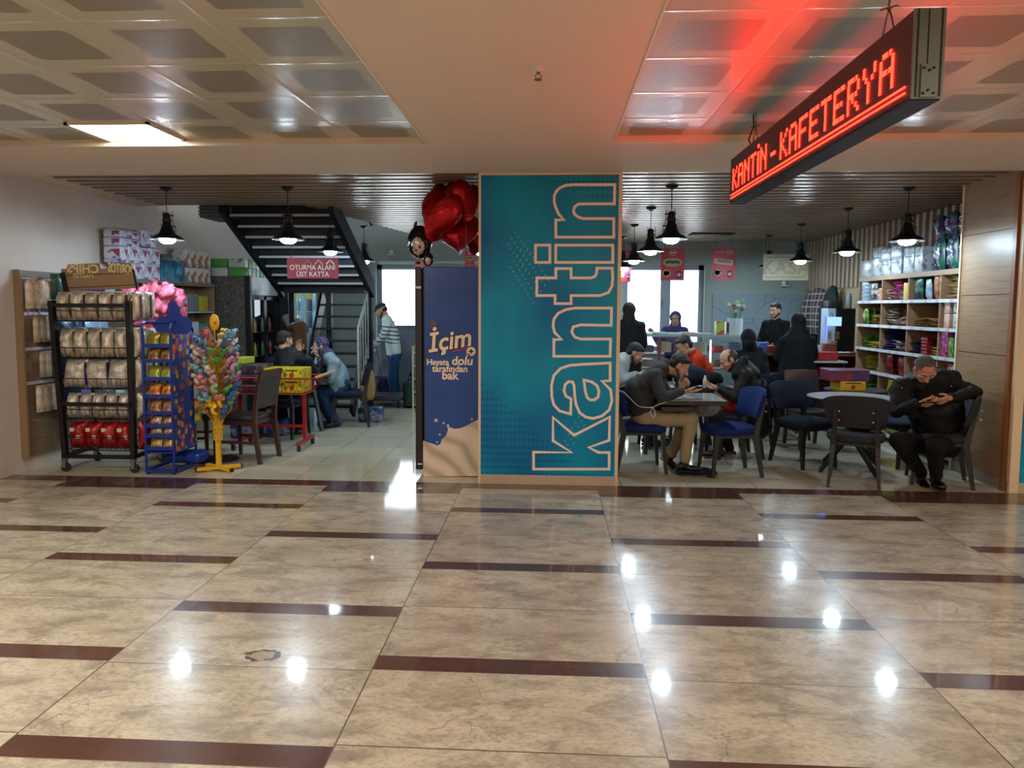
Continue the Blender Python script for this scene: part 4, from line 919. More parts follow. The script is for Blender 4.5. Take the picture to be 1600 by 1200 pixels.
# red hanging sign --------------------------------------------------------
RS = mat('red_sign_board', '#a8283a', .45); WI = mat('white_sign_ink', '#e6e0dc', .5)
sy = 8.55; p0 = at(449, 435, Y=sy); p1 = at(528, 403, Y=sy)
rs = thing('hanging_sign', 'red hanging sign reading OTURMA ALANI ÜST KATTA before the stairs', 'sign', ((p0.x+p1.x)/2, sy, p0.z)); ro2 = rs.location.copy()
MB(RS).box(p0.x, p1.x, sy, sy+.02, p0.z, p1.z).build('board', rs, ro2)
cx = (p0.x+p1.x)/2
text('lettering', 'OTURMA ALANI', (cx, sy-.002, at(489, 421.5, Y=sy).z), (1, 0, 0), (0, 0, 1), .084, WI, rs, origin=ro2, bold=.0015, sx=.92)
text('lettering', 'ÜST KATTA', (cx, sy-.002, at(489, 432, Y=sy).z), (1, 0, 0), (0, 0, 1), .084, WI, rs, origin=ro2, bold=.0015, sx=.92)
for k, x in enumerate((481, 498, 516)):
    c = at(x, 409, Y=sy); mb = MB(mat('chevron_ink_%d' % k, ('#b4606a', '#cf9a9e', '#e6d4d4')[k], .5)); r = .05
    mb.bar((c.x-r, sy-.003, c.z-.03), (c.x, sy-.003, c.z+.02), .002, .018, up=(.5, 0, .9)); mb.bar((c.x+r, sy-.003, c.z-.03), (c.x, sy-.003, c.z+.02), .002, .018, up=(-.5, 0, .9)); mb.build('chevron', rs, ro2)
for x in (p0.x+.05, p1.x-.05): MB(WIREM).cyl((x, sy+.01, p1.z), (x, sy+.01, ZC), .003, n=5).build('hanging_wire', rs, ro2)
# ================================================================== blue sweets rack and yellow tree
BLU = mat('blue_powder_steel', '#14338f', .35, .2)
BX0, BX1, BY0, BY1 = -3.83, -3.535, 6.45, 6.87
br = thing('sweets_rack', 'tall narrow blue metal sweets rack between the chips rack and the yellow tree', 'rack', (-3.68, 6.66, 0)); bo = br.location.copy()
ZB = 1.44
for x in (BX0+.012, BX1-.012):
    MB(BLU).tube([(x, BY0, .03), (x, BY0, ZB-.05), (x, BY0+.02, ZB-.01), (x, BY0+.07, ZB), (x, BY1-.06, ZB), (x, BY1, ZB-.08), (x, BY1, .03)], .012, 8).build('upright', br, bo)
MB(BLU).cyl((BX0, BY0+.06, ZB), (BX1, BY0+.06, ZB), .010, n=8).build('top_bar', br, bo)
MB(BLU).box(BX0, BX1, BY0-.01, BY0+.02, .02, .05).box(BX0, BX0+.03, BY0, BY1, .02, .05).box(BX1-.03, BX1, BY0, BY1, .02, .05).box(BX0, BX1, BY1-.02, BY1+.01, .02, .05).build('base_frame', br, bo)
MB(BLU).box(BX0, BX1, BY0+.01, BY1, .20, .215).build('lower_tray', br, bo)
MB(BLU).rbox(BX0+.05, BX1+.12, BY1-.2, BY1+.02, .06, .16, .03).build('rear_bin', br, bo)
for x in (BX0+.02, BX1-.02): MB(BLKP).cyl((x, BY0+.01, 0), (x, BY0+.01, .022), .014, n=8).build('foot', br, bo)
lip = [(543, 533), (567, 561), (595, 589), (622, 614), (648, 642), (668, 661), (684, 679), (704, 696)]
SWT = [('green and red', '#5f7a2a', '#a8842a'), ('brown and gold', '#6b4a22', '#b08a4a'), ('lime green', '#7a9a3c', '#b59a3a'), ('red and yellow', '#b02d20', '#c8b23a'), ('copper brown', '#7d5238', '#b8906c'), ('silver and brown', '#b39c8a', '#5a3c2a'), ('striped silver', '#b3a08c', '#4a3426'), ('gold', '#c0a878', '#8a6a3a')]
for i, (yb, yt) in enumerate(lip):
    z = at(250, yb, Y=BY0).z; z2 = at(250, yt+(0 if i else -2), Y=BY0).z
    MB(BLU).box(BX0+.02, BX1-.02, BY0-.004, BY0+.004, z, z+.035).box(BX0+.02, BX1-.02, BY0, BY0+.32, z, z+.006).build('tray', br, bo)
    a = crinkle('sweets_%d' % i, SWT[i][1], SWT[i][2], .28, .3, .4, 26)
    for k in range(2):
        w = .118; o = MB(a).pillow((0, 0, .06), w, .14, .045, ex=(1, 0, 0), ey=V((0, .40, 1)), n=6, wr=.25, seed=i*3+k).build('sweets_bag', smooth=50)
        tag(o, '%s sweets bag, %s of the pair, %s tray from top of blue rack' % (SWT[i][0], ('left', 'right')[k], ORD[i]), 'sweets bag', 'sweets bags on the blue rack'); o.location = (BX0+.087+k*.122, BY0+.06, z+.012)
# plain blue topper with hat shape
ty = BY0+.09
def bp(px, py): return at(px, py, Y=ty)
P = [bp(*q) for q in ((240, 505), (245, 498), (250, 495), (259, 494.5), (261, 489), (263, 482), (262.5, 475), (266, 471), (275, 471), (277.5, 477), (281, 480), (281, 488), (284, 494), (292, 495.5), (298, 500), (300, 507), (298, 517), (292, 522), (250, 522), (243, 516))]
mb = MB(BLU); n = len(P); mb.add(P+[p+V((0, .008, 0)) for p in P], [tuple(range(n)), tuple(range(n, 2*n))[::-1]]+[(i, (i+1) % n, n+(i+1) % n, n+i) for i in range(n)])
mb.build('header_topper', br, bo)
SP = NT('blue_orange_printed_panel'); _p, _ = SP.xyz(); vo = SP.n('ShaderNodeTexVoronoi'); vo.inputs['Scale'].default_value = 15; SP.l(_p, vo.inputs['Vector'])
_cc = SP.n('ShaderNodeSeparateColor'); SP.l(vo.outputs['Color'], _cc.inputs[0])
_k = SP.ramp(_cc.outputs[0], [(0, '#c8641e'), (.35, '#d4a52a'), (.6, '#3f8f3a'), (.8, '#b8442a')]); _cr = SP.t.nodes[-1]
SP.base(SP.mix(SP.ramp(vo.outputs['Distance'], [(.42, 1.), (.47, 0.)]), lin('#1c3f9a'), _k), .35); SP = SP.m
MB(SP).box(BX1+.001, BX1+.007, BY0+.01, BY1-.01, .22, 1.33).build('side_panel', br, bo)
for i in range(7):
    z = .5+i*.125; c_ = ('#2a6a3a', '#b02a2a', '#c8b8a0', '#2a4a8a')[i % 4]
    o = MB(crinkle('side_bag_%d' % (i % 4), c_, '#c0a060', .3, .2)).pillow((0, 0, 0), .09, .12, .03, ex=(.5, .86, 0), n=5, seed=i).build('side_bag', smooth=50)
    tag(o, '%s sweets bag clipped on the right side of the blue rack, %s from the bottom' % (('green', 'red', 'cream', 'blue')[i % 4], ORD[i]), 'sweets bag', 'sweets bags on the side of the blue rack'); o.location = (BX1+.05, BY1-.05, z)
YEL = mat('yellow_plastic', '#d9a81a', .4); YELF = mat('yellow_fuzzy_holder', '#c79c1c', .5, var=.25, vs=30, bump=.5)
tc = V((-3.215, 6.66, 0))
tr = thing('candy_tree', 'yellow display tree stand with curved holders beside the blue rack', 'stand', tc)
for a in (.55, -.55):
    v = V((cos(a), sin(a), 0))*.20
    q = MB(YEL).bar(V((0, 0, .03))-v, V((0, 0, .03))+v, .035, .03).build('foot_bar', tr)
    for s in (-1, 1): MB(BLKP).bar(V((0, 0, .03))+v*s, V((0, 0, .03))+v*s*1.07, .038, .034).build('end_cap', q)
MB(YEL).rbox(-.022, .022, -.022, .022, .03, .34, .006).build('post', tr)
MB(YELF).lathe([(.02, .30), (.04, .34), (.05, .8), (.045, 1.1), (.03, 1.22)], n=12).build('core', tr, smooth=50)
rnd = random.Random(5)
tiers_t = [(.34, .035, 8), (.38, .04, 9), (.45, .045, 8), (.52, .055, 8), (.60, .07, 9), (.68, .085, 9), (.77, .095, 10), (.86, .10, 10), (.95, .10, 10), (1.04, .10, 10), (1.12, .09, 8), (1.19, .07, 6)]
TC = [('pink', '#c97f86'), ('pale green', '#7fb08a'), ('sky blue', '#6f9ab0'), ('yellow', '#d8a81c'), ('white', '#c8bcae'), ('green', '#4a9a4a'), ('blue', '#3a5f9a'), ('rose', '#b8606f'), ('lilac', '#b088a8'), ('brown', '#8a5f3a')]
def toy(kind, col):
    mb = MB(mat('toy_'+col[0].replace(' ', '_'), col[1], .38, var=.12, vs=20)); 
    mb.cyl((0, 0, 0), (0, 0, .06), .006, n=6)
    if kind == 0:   # little figure with head, ears and arms
        mb.ball((0, 0, .085), .022, .018, .03, 10).ball((0, 0, .128), .024, .021, .021, 10).ball((-.016, 0, .148), .008, .006, .012, 8).ball((.016, 0, .148), .008, .006, .012, 8).ball((-.026, 0, .09), .008, .008, .016, 8).ball((.026, 0, .09), .008, .008, .016, 8)
    elif kind == 1:  # framed square tablet
        mb.rbox(-.03, .03, -.007, .007, .06, .13, .004); mb.m(mat('toy_inset', '#8a8074', .4)).box(-.02, .02, -.009, .009, .07, .12)
    elif kind == 2:  # twisted stick
        mb.tube([(.012*sin(k*.9), .012*cos(k*.9), .055+k*.010) for k in range(10)], .015, 7)
    elif kind == 3:  # flower
        for k in range(5): mb.ball((.022*cos(k*1.257), 0, .10+.022*sin(k*1.257)), .015, .008, .015, 8)
        mb.ball((0, -.004, .10), .012, .01, .012, 8)
    else:            # whistle shape
        mb.ball((0, 0, .09), .018, .018, .03, 10).ball((.012, 0, .125), .014, .014, .018, 8)
    me = mb.build('toy', smooth=55); d = me.data; bpy.data.objects.remove(me); return d
cache = {}
seen_t = set()
for ti, (z, r, n) in enumerate(tiers_t):
    for k in range(n):
        a = 2*pi*(k+.5*(ti % 2))/n+.1*ti; dr = V((cos(a), sin(a), 0)); up = V((0, 0, 1))
        tilt = .95 if r > .06 else .6
        b0 = dr*.03+up*(z-.04); b1 = dr*(r*.75)+up*(z+.02); 
        MB(YELF).tube([b0, (b0+b1)/2+up*-.004, b1, b1+(dr*.5+up*.8)*.035], .017, 7, r_end=.011).build('holder', tr)
        if ti < 2: continue
        col = TC[rnd.randrange(len(TC))]; kd = rnd.choice((0, 0, 1, 2, 2, 3, 4))
        key = (kd, col[0])
        if key not in cache: cache[key] = toy(kd, col)
        o = bpy.data.objects.new('stick_toy', cache[key]); COL.objects.link(o)
        d = (dr*tilt+up).normalized(); o.matrix_world = Matrix.Translation(tc+b1+d*.02)@V((0, 0, 1)).rotation_difference(d).to_matrix().to_4x4()@Matrix.Rotation(a+pi/2+rnd.uniform(-.5, .5), 4, 'Z')@Matrix.Scale(1.35, 4)
        side = 'left' if dr.x < -.4 else 'right' if dr.x > .4 else 'middle'; fb = 'front' if dr.y < 0 else 'back'
        def tlb(): return '%s %s toy stick, %s tier of yellow tree from below, %s %s' % (col[0], ('figure', 'tablet', 'twisted', 'flower', 'rounded')[kd], ORD[ti], fb, side)
        while tlb() in seen_t:
            col = TC[rnd.randrange(len(TC))]; key = (kd, col[0])
            if key not in cache: cache[key] = toy(kd, col)
            o.data = cache[key]
        seen_t.add(tlb()); tag(o, tlb(), 'toy', 'toy sticks in the yellow tree')
o = MB(mat('yellow_plush', '#e0aa10', .4)).ball((0, 0, 0), .047, .03, .082, 16).m(mat('orange_red_button', '#c8481a', .4)).ball((.018, -.03, .0), .014, .008, .014, 8).m(YEL).cyl((0, 0, -.18), (0, 0, -.07), .006, n=6).build('oval_toy', smooth=60)
tag(o, 'yellow oval toy with an orange red button topping the yellow tree', 'toy'); o.location = at(335, 504, Y=6.66)
o = MB(mat('brown_disc', '#7a4a36', .45)).cyl((0, -.012, 0), (0, .012, 0), .05, n=18).m(mat('stick_beige', '#c8b090', .4)).cyl((0, 0, -.16), (0, 0, -.04), .006, n=6).build('round_toy', smooth=50)
tag(o, 'round brown lollipop toy left of the yellow oval one on the tree', 'toy'); o.location = at(320, 518, Y=6.68)
# ================================================================== chairs and tables
def fabric(name, c): return mat(name, c, .85, var=.12, vs=12, bump=.25, bs=160, spec=.2)
DKG = fabric('dark_grey_upholstery', '#2a2c30'); NVY = fabric('royal_blue_velvet', '#10265c'); NV2 = fabric('dark_navy_upholstery', '#182030')
LEG = mat('black_stained_wood', '#1a1817', .42); LEGB = mat('walnut_wood', '#3a2318', .4, var=.15, vs=20)
def make_chair(fab, leg, nm, lb, cat='chair', grp=None, w=.25):
    t = thing(nm, lb, cat, (0, 0, 0), 0, grp)
    # seat: rounded slab, wider at the front, domed
    mb = MB(fab); rings = []
    for z, k in ((.405, .90), (.412, .97), (.43, 1.0), (.455, 1.0), (.472, .95), (.482, .78), (.486, .4)):
        ring = []
        for i in range(32):
            a = 2*pi*i/32; c, s = cos(a), sin(a); e = (abs(c)**3.2+abs(s)**3.2)**(-1/3.2)
            ring.append(V((w*.98*c*e*k*(1+.05*s*e), .235*s*e*k, z-(.012 if s*e > .8 else 0))))
        rings.append(ring)
    mb.skin(rings); mb.build('seat', t, smooth=50)
    MB(leg).box(-w*.78, w*.78, -.185, .185, .375, .408).build('seat_frame', t)
    # curved back pad
    mb = MB(fab); R = .42; n = 14; g = []
    outl = []
    for i in range(n+1):
        u = i/n*2-1; a = u*.62
        hh = .145*(1-abs(u)**4*.25); zc_ = .695-.012*abs(u)**2
        for_z = []
        for j in range(7):
            v_ = j/6*2-1; e = max(0, (1-abs(u)**6)*(1-abs(v_)**6))**.5
            narrow = 1-.16*((1-v_)/2)**1.5
            x = (w*1.10)*sin(a)/sin(.62)*narrow; yb = -.275+(R-R*cos(a))*.95-.03*v_
            for_z.append((x, yb, zc_+hh*v_, .012+.018*e))
        outl.append(for_z)
    F_ = [[V((x, y+d, z)) for x, y, z, d in r] for r in outl]; B_ = [[V((x, y-d, z)) for x, y, z, d in r] for r in outl]
    C = 7; R_ = n+1; vs = [p for r in F_ for p in r]+[p for r in B_ for p in r]; o = R_*C; fs = []
    for i in range(R_-1):
        for j in range(C-1): a = i*C+j; fs += [(a, a+1, a+C+1, a+C), (o+a, o+a+C, o+a+C+1, o+a+1)]
        fs += [(i*C, (i+1)*C, o+(i+1)*C, o+i*C), (i*C+C-1, o+i*C+C-1, o+(i+1)*C+C-1, (i+1)*C+C-1)]
    for j in range(C-1): fs += [(j, o+j, o+j+1, j+1), ((R_-1)*C+j, (R_-1)*C+j+1, o+(R_-1)*C+j+1, o+(R_-1)*C+j)]
    mb.add(vs, fs); bk = mb.build('backrest', t, smooth=50)
    for sx in (-1, 1):
        mb = MB(leg)
        def sq(c, a, b): c = V(c); return [c+V((-a, -b, 0)), c+V((a, -b, 0)), c+V((a, b, 0)), c+V((-a, b, 0))]
        mb.skin([sq((sx*.205, .215, 0), .013, .014), sq((sx*.185, .175, .41), .022, .024)]); mb.build('leg', t)
        mb = MB(leg); mb.skin([sq((sx*.205, -.265, 0), .013, .016), sq((sx*.178, -.20, .38), .02, .027), sq((sx*.172, -.215, .48), .019, .024), sq((sx*.165, -.283, .74), .014, .012)]); mb.build('leg', t)
        for z in (.62, .70):
            MB(mat('chrome_bolt', '#b8b8b8', .2, .9)).cyl((sx*.135, -.30+(.70-z)*.0, z), (sx*.135, -.318, z), .008, n=8).build('bolt', bk)
    return t
BC = 'upholstered chairs with curved backs'
def face(dx, dy): return math.atan2(-dx, dy)
c0 = make_chair(DKG, LEG, 'cafe_chair', 'dark grey curved back chair nearest the hall, its back to the camera', grp=BC); c0.location = (2.80, 6.60, 0); c0.rotation_euler = (0, 0, face(.40, .92))
def chair(x, y, dx, dy, lb, mats=None, s=None): return dup(c0, (x, y, 0), face(dx, dy), lb, BC, mats=mats, scale=s)
BLUEM = {'seat': NVY, 'backrest': NVY}; NAVM = {'seat': NV2, 'backrest': NV2}
chair(.90, 7.02, 1, .06, 'blue velvet chair carrying the man in grey sweater and khaki trousers', BLUEM)
chair(1.73, 6.93, -1, -.12, 'empty blue velvet chair across the square table from the grey sweater man', BLUEM)
chair(2.62, 7.38, .38, -.92, 'dark grey chair left of the round table, facing the hall', NAVM)
chair(3.58, 6.70, -.94, .34, 'dark chair by the oak wall with the bald man sitting on it')
chair(3.66, 7.44, -1, -.15, 'dark navy chair half hidden behind the bald man on his left', NAVM)
chair(1.98, 7.75, -1, -.1, 'black chair with the bearded man in the hooded parka', NAVM)
chair(2.32, 8.55, -.3, 1, 'dark chair behind the bearded man, its wide back towards the camera', NAVM)
chair(.92, 8.25, 1, 0, 'navy chair beside the pillar carrying the man in the pale jacket', BLUEM)
chair(1.62, 8.55, -1, 0, 'blue chair carrying the man in the orange sweater', BLUEM)
chair(2.95, 9.0, 0, 1, 'dark navy chair behind the mahogany chair', NAVM)
chair(-2.70, 9.35, -1, -.25, 'dark blue chair carrying the woman in the patterned headscarf', NAVM)
chair(-3.26, 8.55, .1, 1, 'dark chair carrying the man in the black hooded jacket', NAVM)
def make_wood_chair(lb, grp=None):
    t = thing('wooden_chair', lb, 'chair', (0, 0, 0), 0, grp)
    LE = mat('dark_leatherette', '#241c1a', .45, bump=.1)
    MB(LE).rbox(-.21, .21, -.19, .21, .435, .475, .015).build('seat', t, smooth=40)
    MB(LEGB).box(-.205, .205, -.19, .20, .39, .435).build('seat_frame', t)
    for sx in (-1, 1):
        MB(LEGB).skin([[V((sx*.2+a, .19+b, z)) for a, b in ((-k, -k), (k, -k), (k, k), (-k, k))] for z, k in ((0, .014), (.42, .021))]).build('leg', t)
        MB(LEGB).skin([[V((sx*.2+a, y+b, z)) for a, b in ((-.018, -k), (.018, -k), (.018, k), (-.018, k))] for y, z, k in ((-.26, 0, .02), (-.205, .38, .026), (-.205, .48, .024), (-.235, .7, .018), (-.29, .94, .014))]).build('leg', t)
        MB(LEGB).box(sx*.2-.01, sx*.2+.01, -.2, .18, .2, .225).build('stretcher', t)
    def bk(z): return -.205-.03*(z-.48)/.22 if z < .7 else -.235-.055*(z-.7)/.24
    q = MB(LEGB); q.skin([[V((x, bk(z)+o, z)) for x, o in ((-.2, -.012), (.2, -.012), (.2, .012), (-.2, .012))] for z in (.86, .95)]); q.build('top_rail', t)
    q = MB(LE); q.skin([[V((x, bk(z)+o, z)) for x, o in ((-.185, -.018), (.185, -.018), (.185, .018), (-.185, .018))] for z in (.56, .70, .86)]); q.build('backrest', t, smooth=40)
    return t
wc = make_wood_chair('brown wooden chair with leather back beside the yellow tree', 'brown wooden chairs'); wc.location = (-3.16, 7.18, 0); wc.rotation_euler = (0, 0, face(-1, .12))
dup(wc, (-3.82, 7.35, 0), face(1, .2), 'wooden chair mostly hidden behind the blue rack and the yellow tree', 'brown wooden chairs')
dup(wc, (3.0, 8.32, 0), face(0.1, -1), 'mahogany chair behind the dark grey chair, its top rail showing', 'brown wooden chairs', scale=.92)
# tables
TT = mat('dark_table_top', '#2f2a28', .25, var=.1, vs=8); TTW = mat('pale_grey_table_top', '#a4a4a2', .2, var=.05, vs=8); STEEL = mat('brushed_steel', '#9a958c', .3, .8)
tb = thing('square_table', 'square cafe table with glossy top on a steel post before the grey sweater man', 'table', (1.36, 7.02, 0))
MB(TT).rbox(-.34, .31, -.31, .33, .685, .73, .006).build('table_top', tb); MB(mat('glossy_grey_laminate', '#8f8d88', .15)).rbox(-.335, .305, -.305, .325, .728, .7315, .002).build('top_laminate', tb)
MB(STEEL).box(-.02, .02, -.02, .02, .03, .685).build('post', tb); MB(BLKP).cyl((.05, -.1, 0), (.05, -.1, .018), .22, .215, n=32).build('base', tb, smooth=40)
MB(TT).box(-.3, -.01, -.27, .28, .62, .665).build('under_shelf', tb)
def round_table(x, y, r, z, lb, top=TTW, edge=LEG):
    t = thing('round_table', lb, 'table', (x, y, 0)); MB(edge).lathe([(r-.03, z-.03), (r, z-.015), (r, z-.004), (r-.004, z)], n=40).build('table_top', t, smooth=30)
    MB(top).cyl((0, 0, z-.001), (0, 0, z+.001), r-.006, n=40).build('top_laminate', t)
    MB(BLKP).cyl((0, 0, .28), (0, 0, z-.03), .035, n=12).build('post', t)
    for k in range(4):
        a = k*pi/2+.35; d = V((cos(a), sin(a), 0)); q = MB(BLKP).bar(d*.02+V((0, 0, .34)), d*(r*.82)+V((0, 0, .025)), .04, .03).build('leg', t)
        MB(BLKP).cyl(d*(r*.82), d*(r*.82)+V((0, 0, .02)), .016, n=8).build('foot', q)
    return t
round_table(2.98, 7.14, .42, .735, 'round table with grey top between the dark grey chairs')
round_table(3.42, 8.12, .33, .70, 'round table under the red and yellow boxes', TT)
tt = thing('pedestal_table', 'small table on a dark disc foot behind the yellow tree', 'table', (-3.46, 7.12, 0))
MB(LEGB).cyl((0, 0, .70), (0, 0, .73), .26, n=28).build('table_top', tt); MB(BLKP).cyl((0, 0, .02), (0, 0, .70), .03, n=10).build('post', tt); MB(BLKP).lathe([(.22, 0), (.22, .012), (.05, .04)], n=28).build('base', tt, smooth=30)
lt = thing('cafe_table', 'dark cafe table between the headscarf woman and the man in black', 'table', (-3.22, 9.15, 0))
MB(TT).rbox(-.38, .38, -.32, .32, .70, .735, .006).build('table_top', lt)
for sx in (-1, 1):
    for sy in (-1, 1): MB(LEG).bar((sx*.1, sy*.08, .70), (sx*.30, sy*.26, .0), .04, .04).build('leg', lt)
mt = thing('cafe_table', 'table behind the grey sweater man holding the bags', 'table', (1.38, 8.05, 0))
MB(TT).rbox(-.36, .36, -.33, .33, .70, .74, .006).build('table_top', mt)
for sx in (-1, 1):
    for sy in (-1, 1): MB(LEG).bar((sx*.30, sy*.27, .70), (sx*.33, sy*.3, .0), .035, .035).build('leg', mt)
# ================================================================== red cart with yellow boxes
RED = mat('red_enamel_wire', '#a01c1e', .35, .2)
ct = thing('red_wire_cart', 'red wheeled wire cart loaded with yellow boxes', 'cart', (-3.1, 7.85, 0)); co_ = ct.location.copy()
QX0, QX1, QY0, QY1 = -3.6, -2.70, 7.72, 8.08
zt = at(440, 591, Y=QY0).z; zb = at(440, 616, Y=QY0).z
mb = MB(RED); mb.tube([(QX0, QY0, zt), (QX1+.06, QY0, zt), (QX1+.10, QY1, zt+.01), (QX0, QY1, zt+.01)], .010, 6, True).tube([(QX0, QY0, zb), (QX1-.04, QY0, zb), (QX1-.04, QY1, zb), (QX0, QY1, zb)], .007, 6, True)
for i in range(17):
    f = i/16; mb.tube([(QX0+(QX1+.06-QX0)*f, QY0, zt), (QX0+(QX1-.04-QX0)*f, QY0, zb), (QX0+(QX1-.04-QX0)*f, QY1, zb), (QX0+(QX1+.1-QX0)*f, QY1, zt)], .003, 4)
for i in range(7):
    f = i/6; y = QY0+(QY1-QY0)*f; mb.tube([(QX1+.06+.04*f, y, zt), (QX1-.04, y, zb), (QX0, y, zb), (QX0, y, zt)], .003, 4)
mb.tube([(QX0, QY0-.001, (zt+zb)/2), (QX1+.01, QY0-.001, (zt+zb)/2)], .003, 4); mb.build('wire_basket', ct, co_)
for x in (-2.76, -3.5):
    MB(RED).bar((x, 7.8, .10), (x, 7.8, zb), .035, .035, up=(0, 1, 0)).build('leg', ct, co_)
    MB(RED).bar((x, 7.56, .085), (x, 8.1, .085), .03, .03).build('foot_bar', ct, co_)
    for y in (7.6, 8.06): MB(mat('caster_rubber', '#1b1a1a', .6)).cyl((x-.012, y, .034), (x+.012, y, .034), .034, n=14).build('caster', ct, co_)
MB(RED).bar((-3.5, 7.8, .25), (-2.76, 7.8, .25), .025, .03).build('stretcher', ct, co_)
MB(mat('beige_handle', '#b49a78', .4)).cyl((QX1+.07, 7.8, zt), (QX1+.26, 7.9, zt+.07), .016, n=8).build('handle', ct, co_)
YB_ = packmat('yellow_carton', '#d2b314', '#c9c020', '#4f6a1a', 2); DB_ = packmat('dark_carton', '#3a2d3a', '#4b3c48', '#7b6a4a', 4)
def ybox(x0, x1, y0, y1, z0, h, lb, m_=YB_, logo=True, grp='yellow cartons in the red cart', name='carton'):
    t = thing(name, lb, 'box', ((x0+x1)/2, (y0+y1)/2, z0), 0, grp); w, d = (x1-x0)/2, (y1-y0)/2
    MB(m_).rbox(-w, w, -d, d, 0, h, .006).build('carton_body', t)
    if logo:
        MB(mat('carton_red_spot', '#a8281c', .5)).cyl((0, -d-.001, h*.4), (0, -d+.001, h*.4), min(.028, h*.25), n=12).build('printed_spot', t)
        MB(mat('carton_dark_bar', '#3b3a16', .5)).box(-w*.6, w*.6, -d-.001, -d+.001, h*.78, h*.9).build('printed_bar', t)
    return t
z0 = zb+.012
for r_, (z_, h_) in enumerate(((z0, .145), (z0+.147, .125))):
    for i, (a, b) in enumerate(((-3.20, -3.0), (-2.995, -2.765))):
        ybox(a, b, QY0+.02, QY0+.19, z_, h_, 'yellow carton in the red cart, front, %s layer, %s' % (('lower', 'upper')[r_], ('left', 'right')[i]))
        ybox(a, b, QY0+.2, QY1-.01, z_, h_, 'yellow carton in the red cart, rear, %s layer, %s' % (('lower', 'upper')[r_], ('left', 'right')[i]), logo=False)
for r_ in range(3):
    ybox(-3.58, -3.38, QY0+.02, QY1-.02, z0+r_*.105, .10, 'flat dark patterned carton at the left end of the red cart, %s from below' % ORD[r_], DB_, False, 'dark cartons in the red cart')
    ybox(-3.375, -3.21, QY0+.02, QY1-.02, z0+r_*.105, .10, 'dark patterned carton next to the yellow ones in the cart, %s from below' % ORD[r_], DB_, False, 'dark cartons in the red cart')
ybox(-3.56, -3.42, QY0+.05, QY1-.04, z0+.317, .07, 'small lime yellow carton topping the left end of the cart', mat('lime_carton', '#a8b030', .5), False)
ybox(-3.33, -3.07, 8.92, 9.06, .737, .06, 'small dark carton on the table of the headscarf woman', DB_, False, 'cartons on tables')
# ================================================================== right cubby shelf
CUB = NT('cubby_wood'); _p, _ = CUB.xyz(); CUB.base(CUB.mix(CUB.noise(CUB.mapping(_p, (2, 2, 14)), 3, 5), lin('#7a6046'), lin('#9a7f60')), .5); CUB = CUB.m
QX, QD = 4.05, 4.58
cu = thing('cubby_shelf', 'tall wooden cubby shelf unit full of snacks along the right wall', 'shelf', (QX, 7.3, 0)); qo = cu.location.copy()
ys = [7.29, 7.38, 8.04, 8.70, 9.36, 9.66]; 
ys = [at(px, 500, X=QX).y for px in (1498, 1467, 1417, 1376, 1340)]; ys[0] = 7.29
zr = [at(1342, y, X=QX).z for y in (471.5, 507, 543, 577)]; zr = [1.70-0, 1.365, 1.04, .72, .40] if False else [at(1342, 471.5, X=QX).z, at(1342, 507, X=QX).z, at(1342, 542.5, X=QX).z, at(1342, 577, X=QX).z, at(1342, 611, X=QX).z, .09]
ZQ = 2.01
for y in ys: MB(CUB).box(QX, QD, y-.01, y+.01, 0, ZQ-.05).build('divider_panel', cu, qo)
MB(CUB).box(QX, QD, ys[0]-.01, ys[-1]+.01, ZQ-.055, ZQ).build('top_board', cu, qo)
MB(CUB).box(QD, QD+.012, ys[0], ys[-1], 0, ZQ).build('back_panel', cu, qo)
PRL = mat('white_price_rail', '#b9c3cc', .3); TAGM = mat('price_tag_red_print', '#c9a9ad', .4)
for ri, z in enumerate(zr):
    MB(CUB).box(QX+.005, QD, ys[0], ys[-1], z-.012, z+.006).build('shelf', cu, qo)
    r = MB(PRL).box(QX-.012, QX-.002, ys[0]+.012, ys[-1], z-.024, z+.012).build('price_rail', cu, qo)
    for k in range(9):
        y = ys[0]+.12+k*.26+.05*sin(k*3+ri)
        MB(TAGM).box(QX-.016, QX-.013, y, y+.05, z-.022, z+.008).build('price_tag', r, qo)
MC = {}
def snack(kind, c1, c2, w, h, d):
    key = (kind, c1, c2, w, h)
    if key in MC: return MC[key]
    mt = crinkle('snack_%s_%s' % (c1[1:], c2[1:]), c1, c2, .3, .2, .4, 18)
    if kind == 'bag': o = MB(mt).pillow((0, 0, h/2), w, h, d, ex=(0, 1, 0), ey=(-.06, 0, 1), n=6, wr=.25, seed=len(MC)).build('tmp', smooth=50)
    elif kind == 'flat': o = MB(mt).pillow((0, 0, d/2), w, h, d, ex=(0, 1, 0), ey=(-1, .15, .05), n=6, wr=.3, seed=len(MC)).build('tmp', smooth=50)
    else: o = MB(mt).rbox(-d/2, d/2, -w/2, w/2, 0, h, .005).build('tmp', smooth=40)
    MC[key] = o.data; bpy.data.objects.remove(o); return MC[key]
CN = {'navy': '#1e2550', 'white': '#b9b5b0', 'lightblue': '#5f9fc0', 'red': '#8f1d24', 'maroon': '#4e1520', 'green': '#2f6a35', 'lime': '#8aa436', 'gold': '#b0904a', 'yellow': '#c7a922', 'brown': '#6a4430', 'pink': '#c8508f', 'purple': '#4a2a66', 'orange': '#b8692c', 'peach': '#c99a7c', 'black': '#1b1a1c', 'beige': '#a89878'}
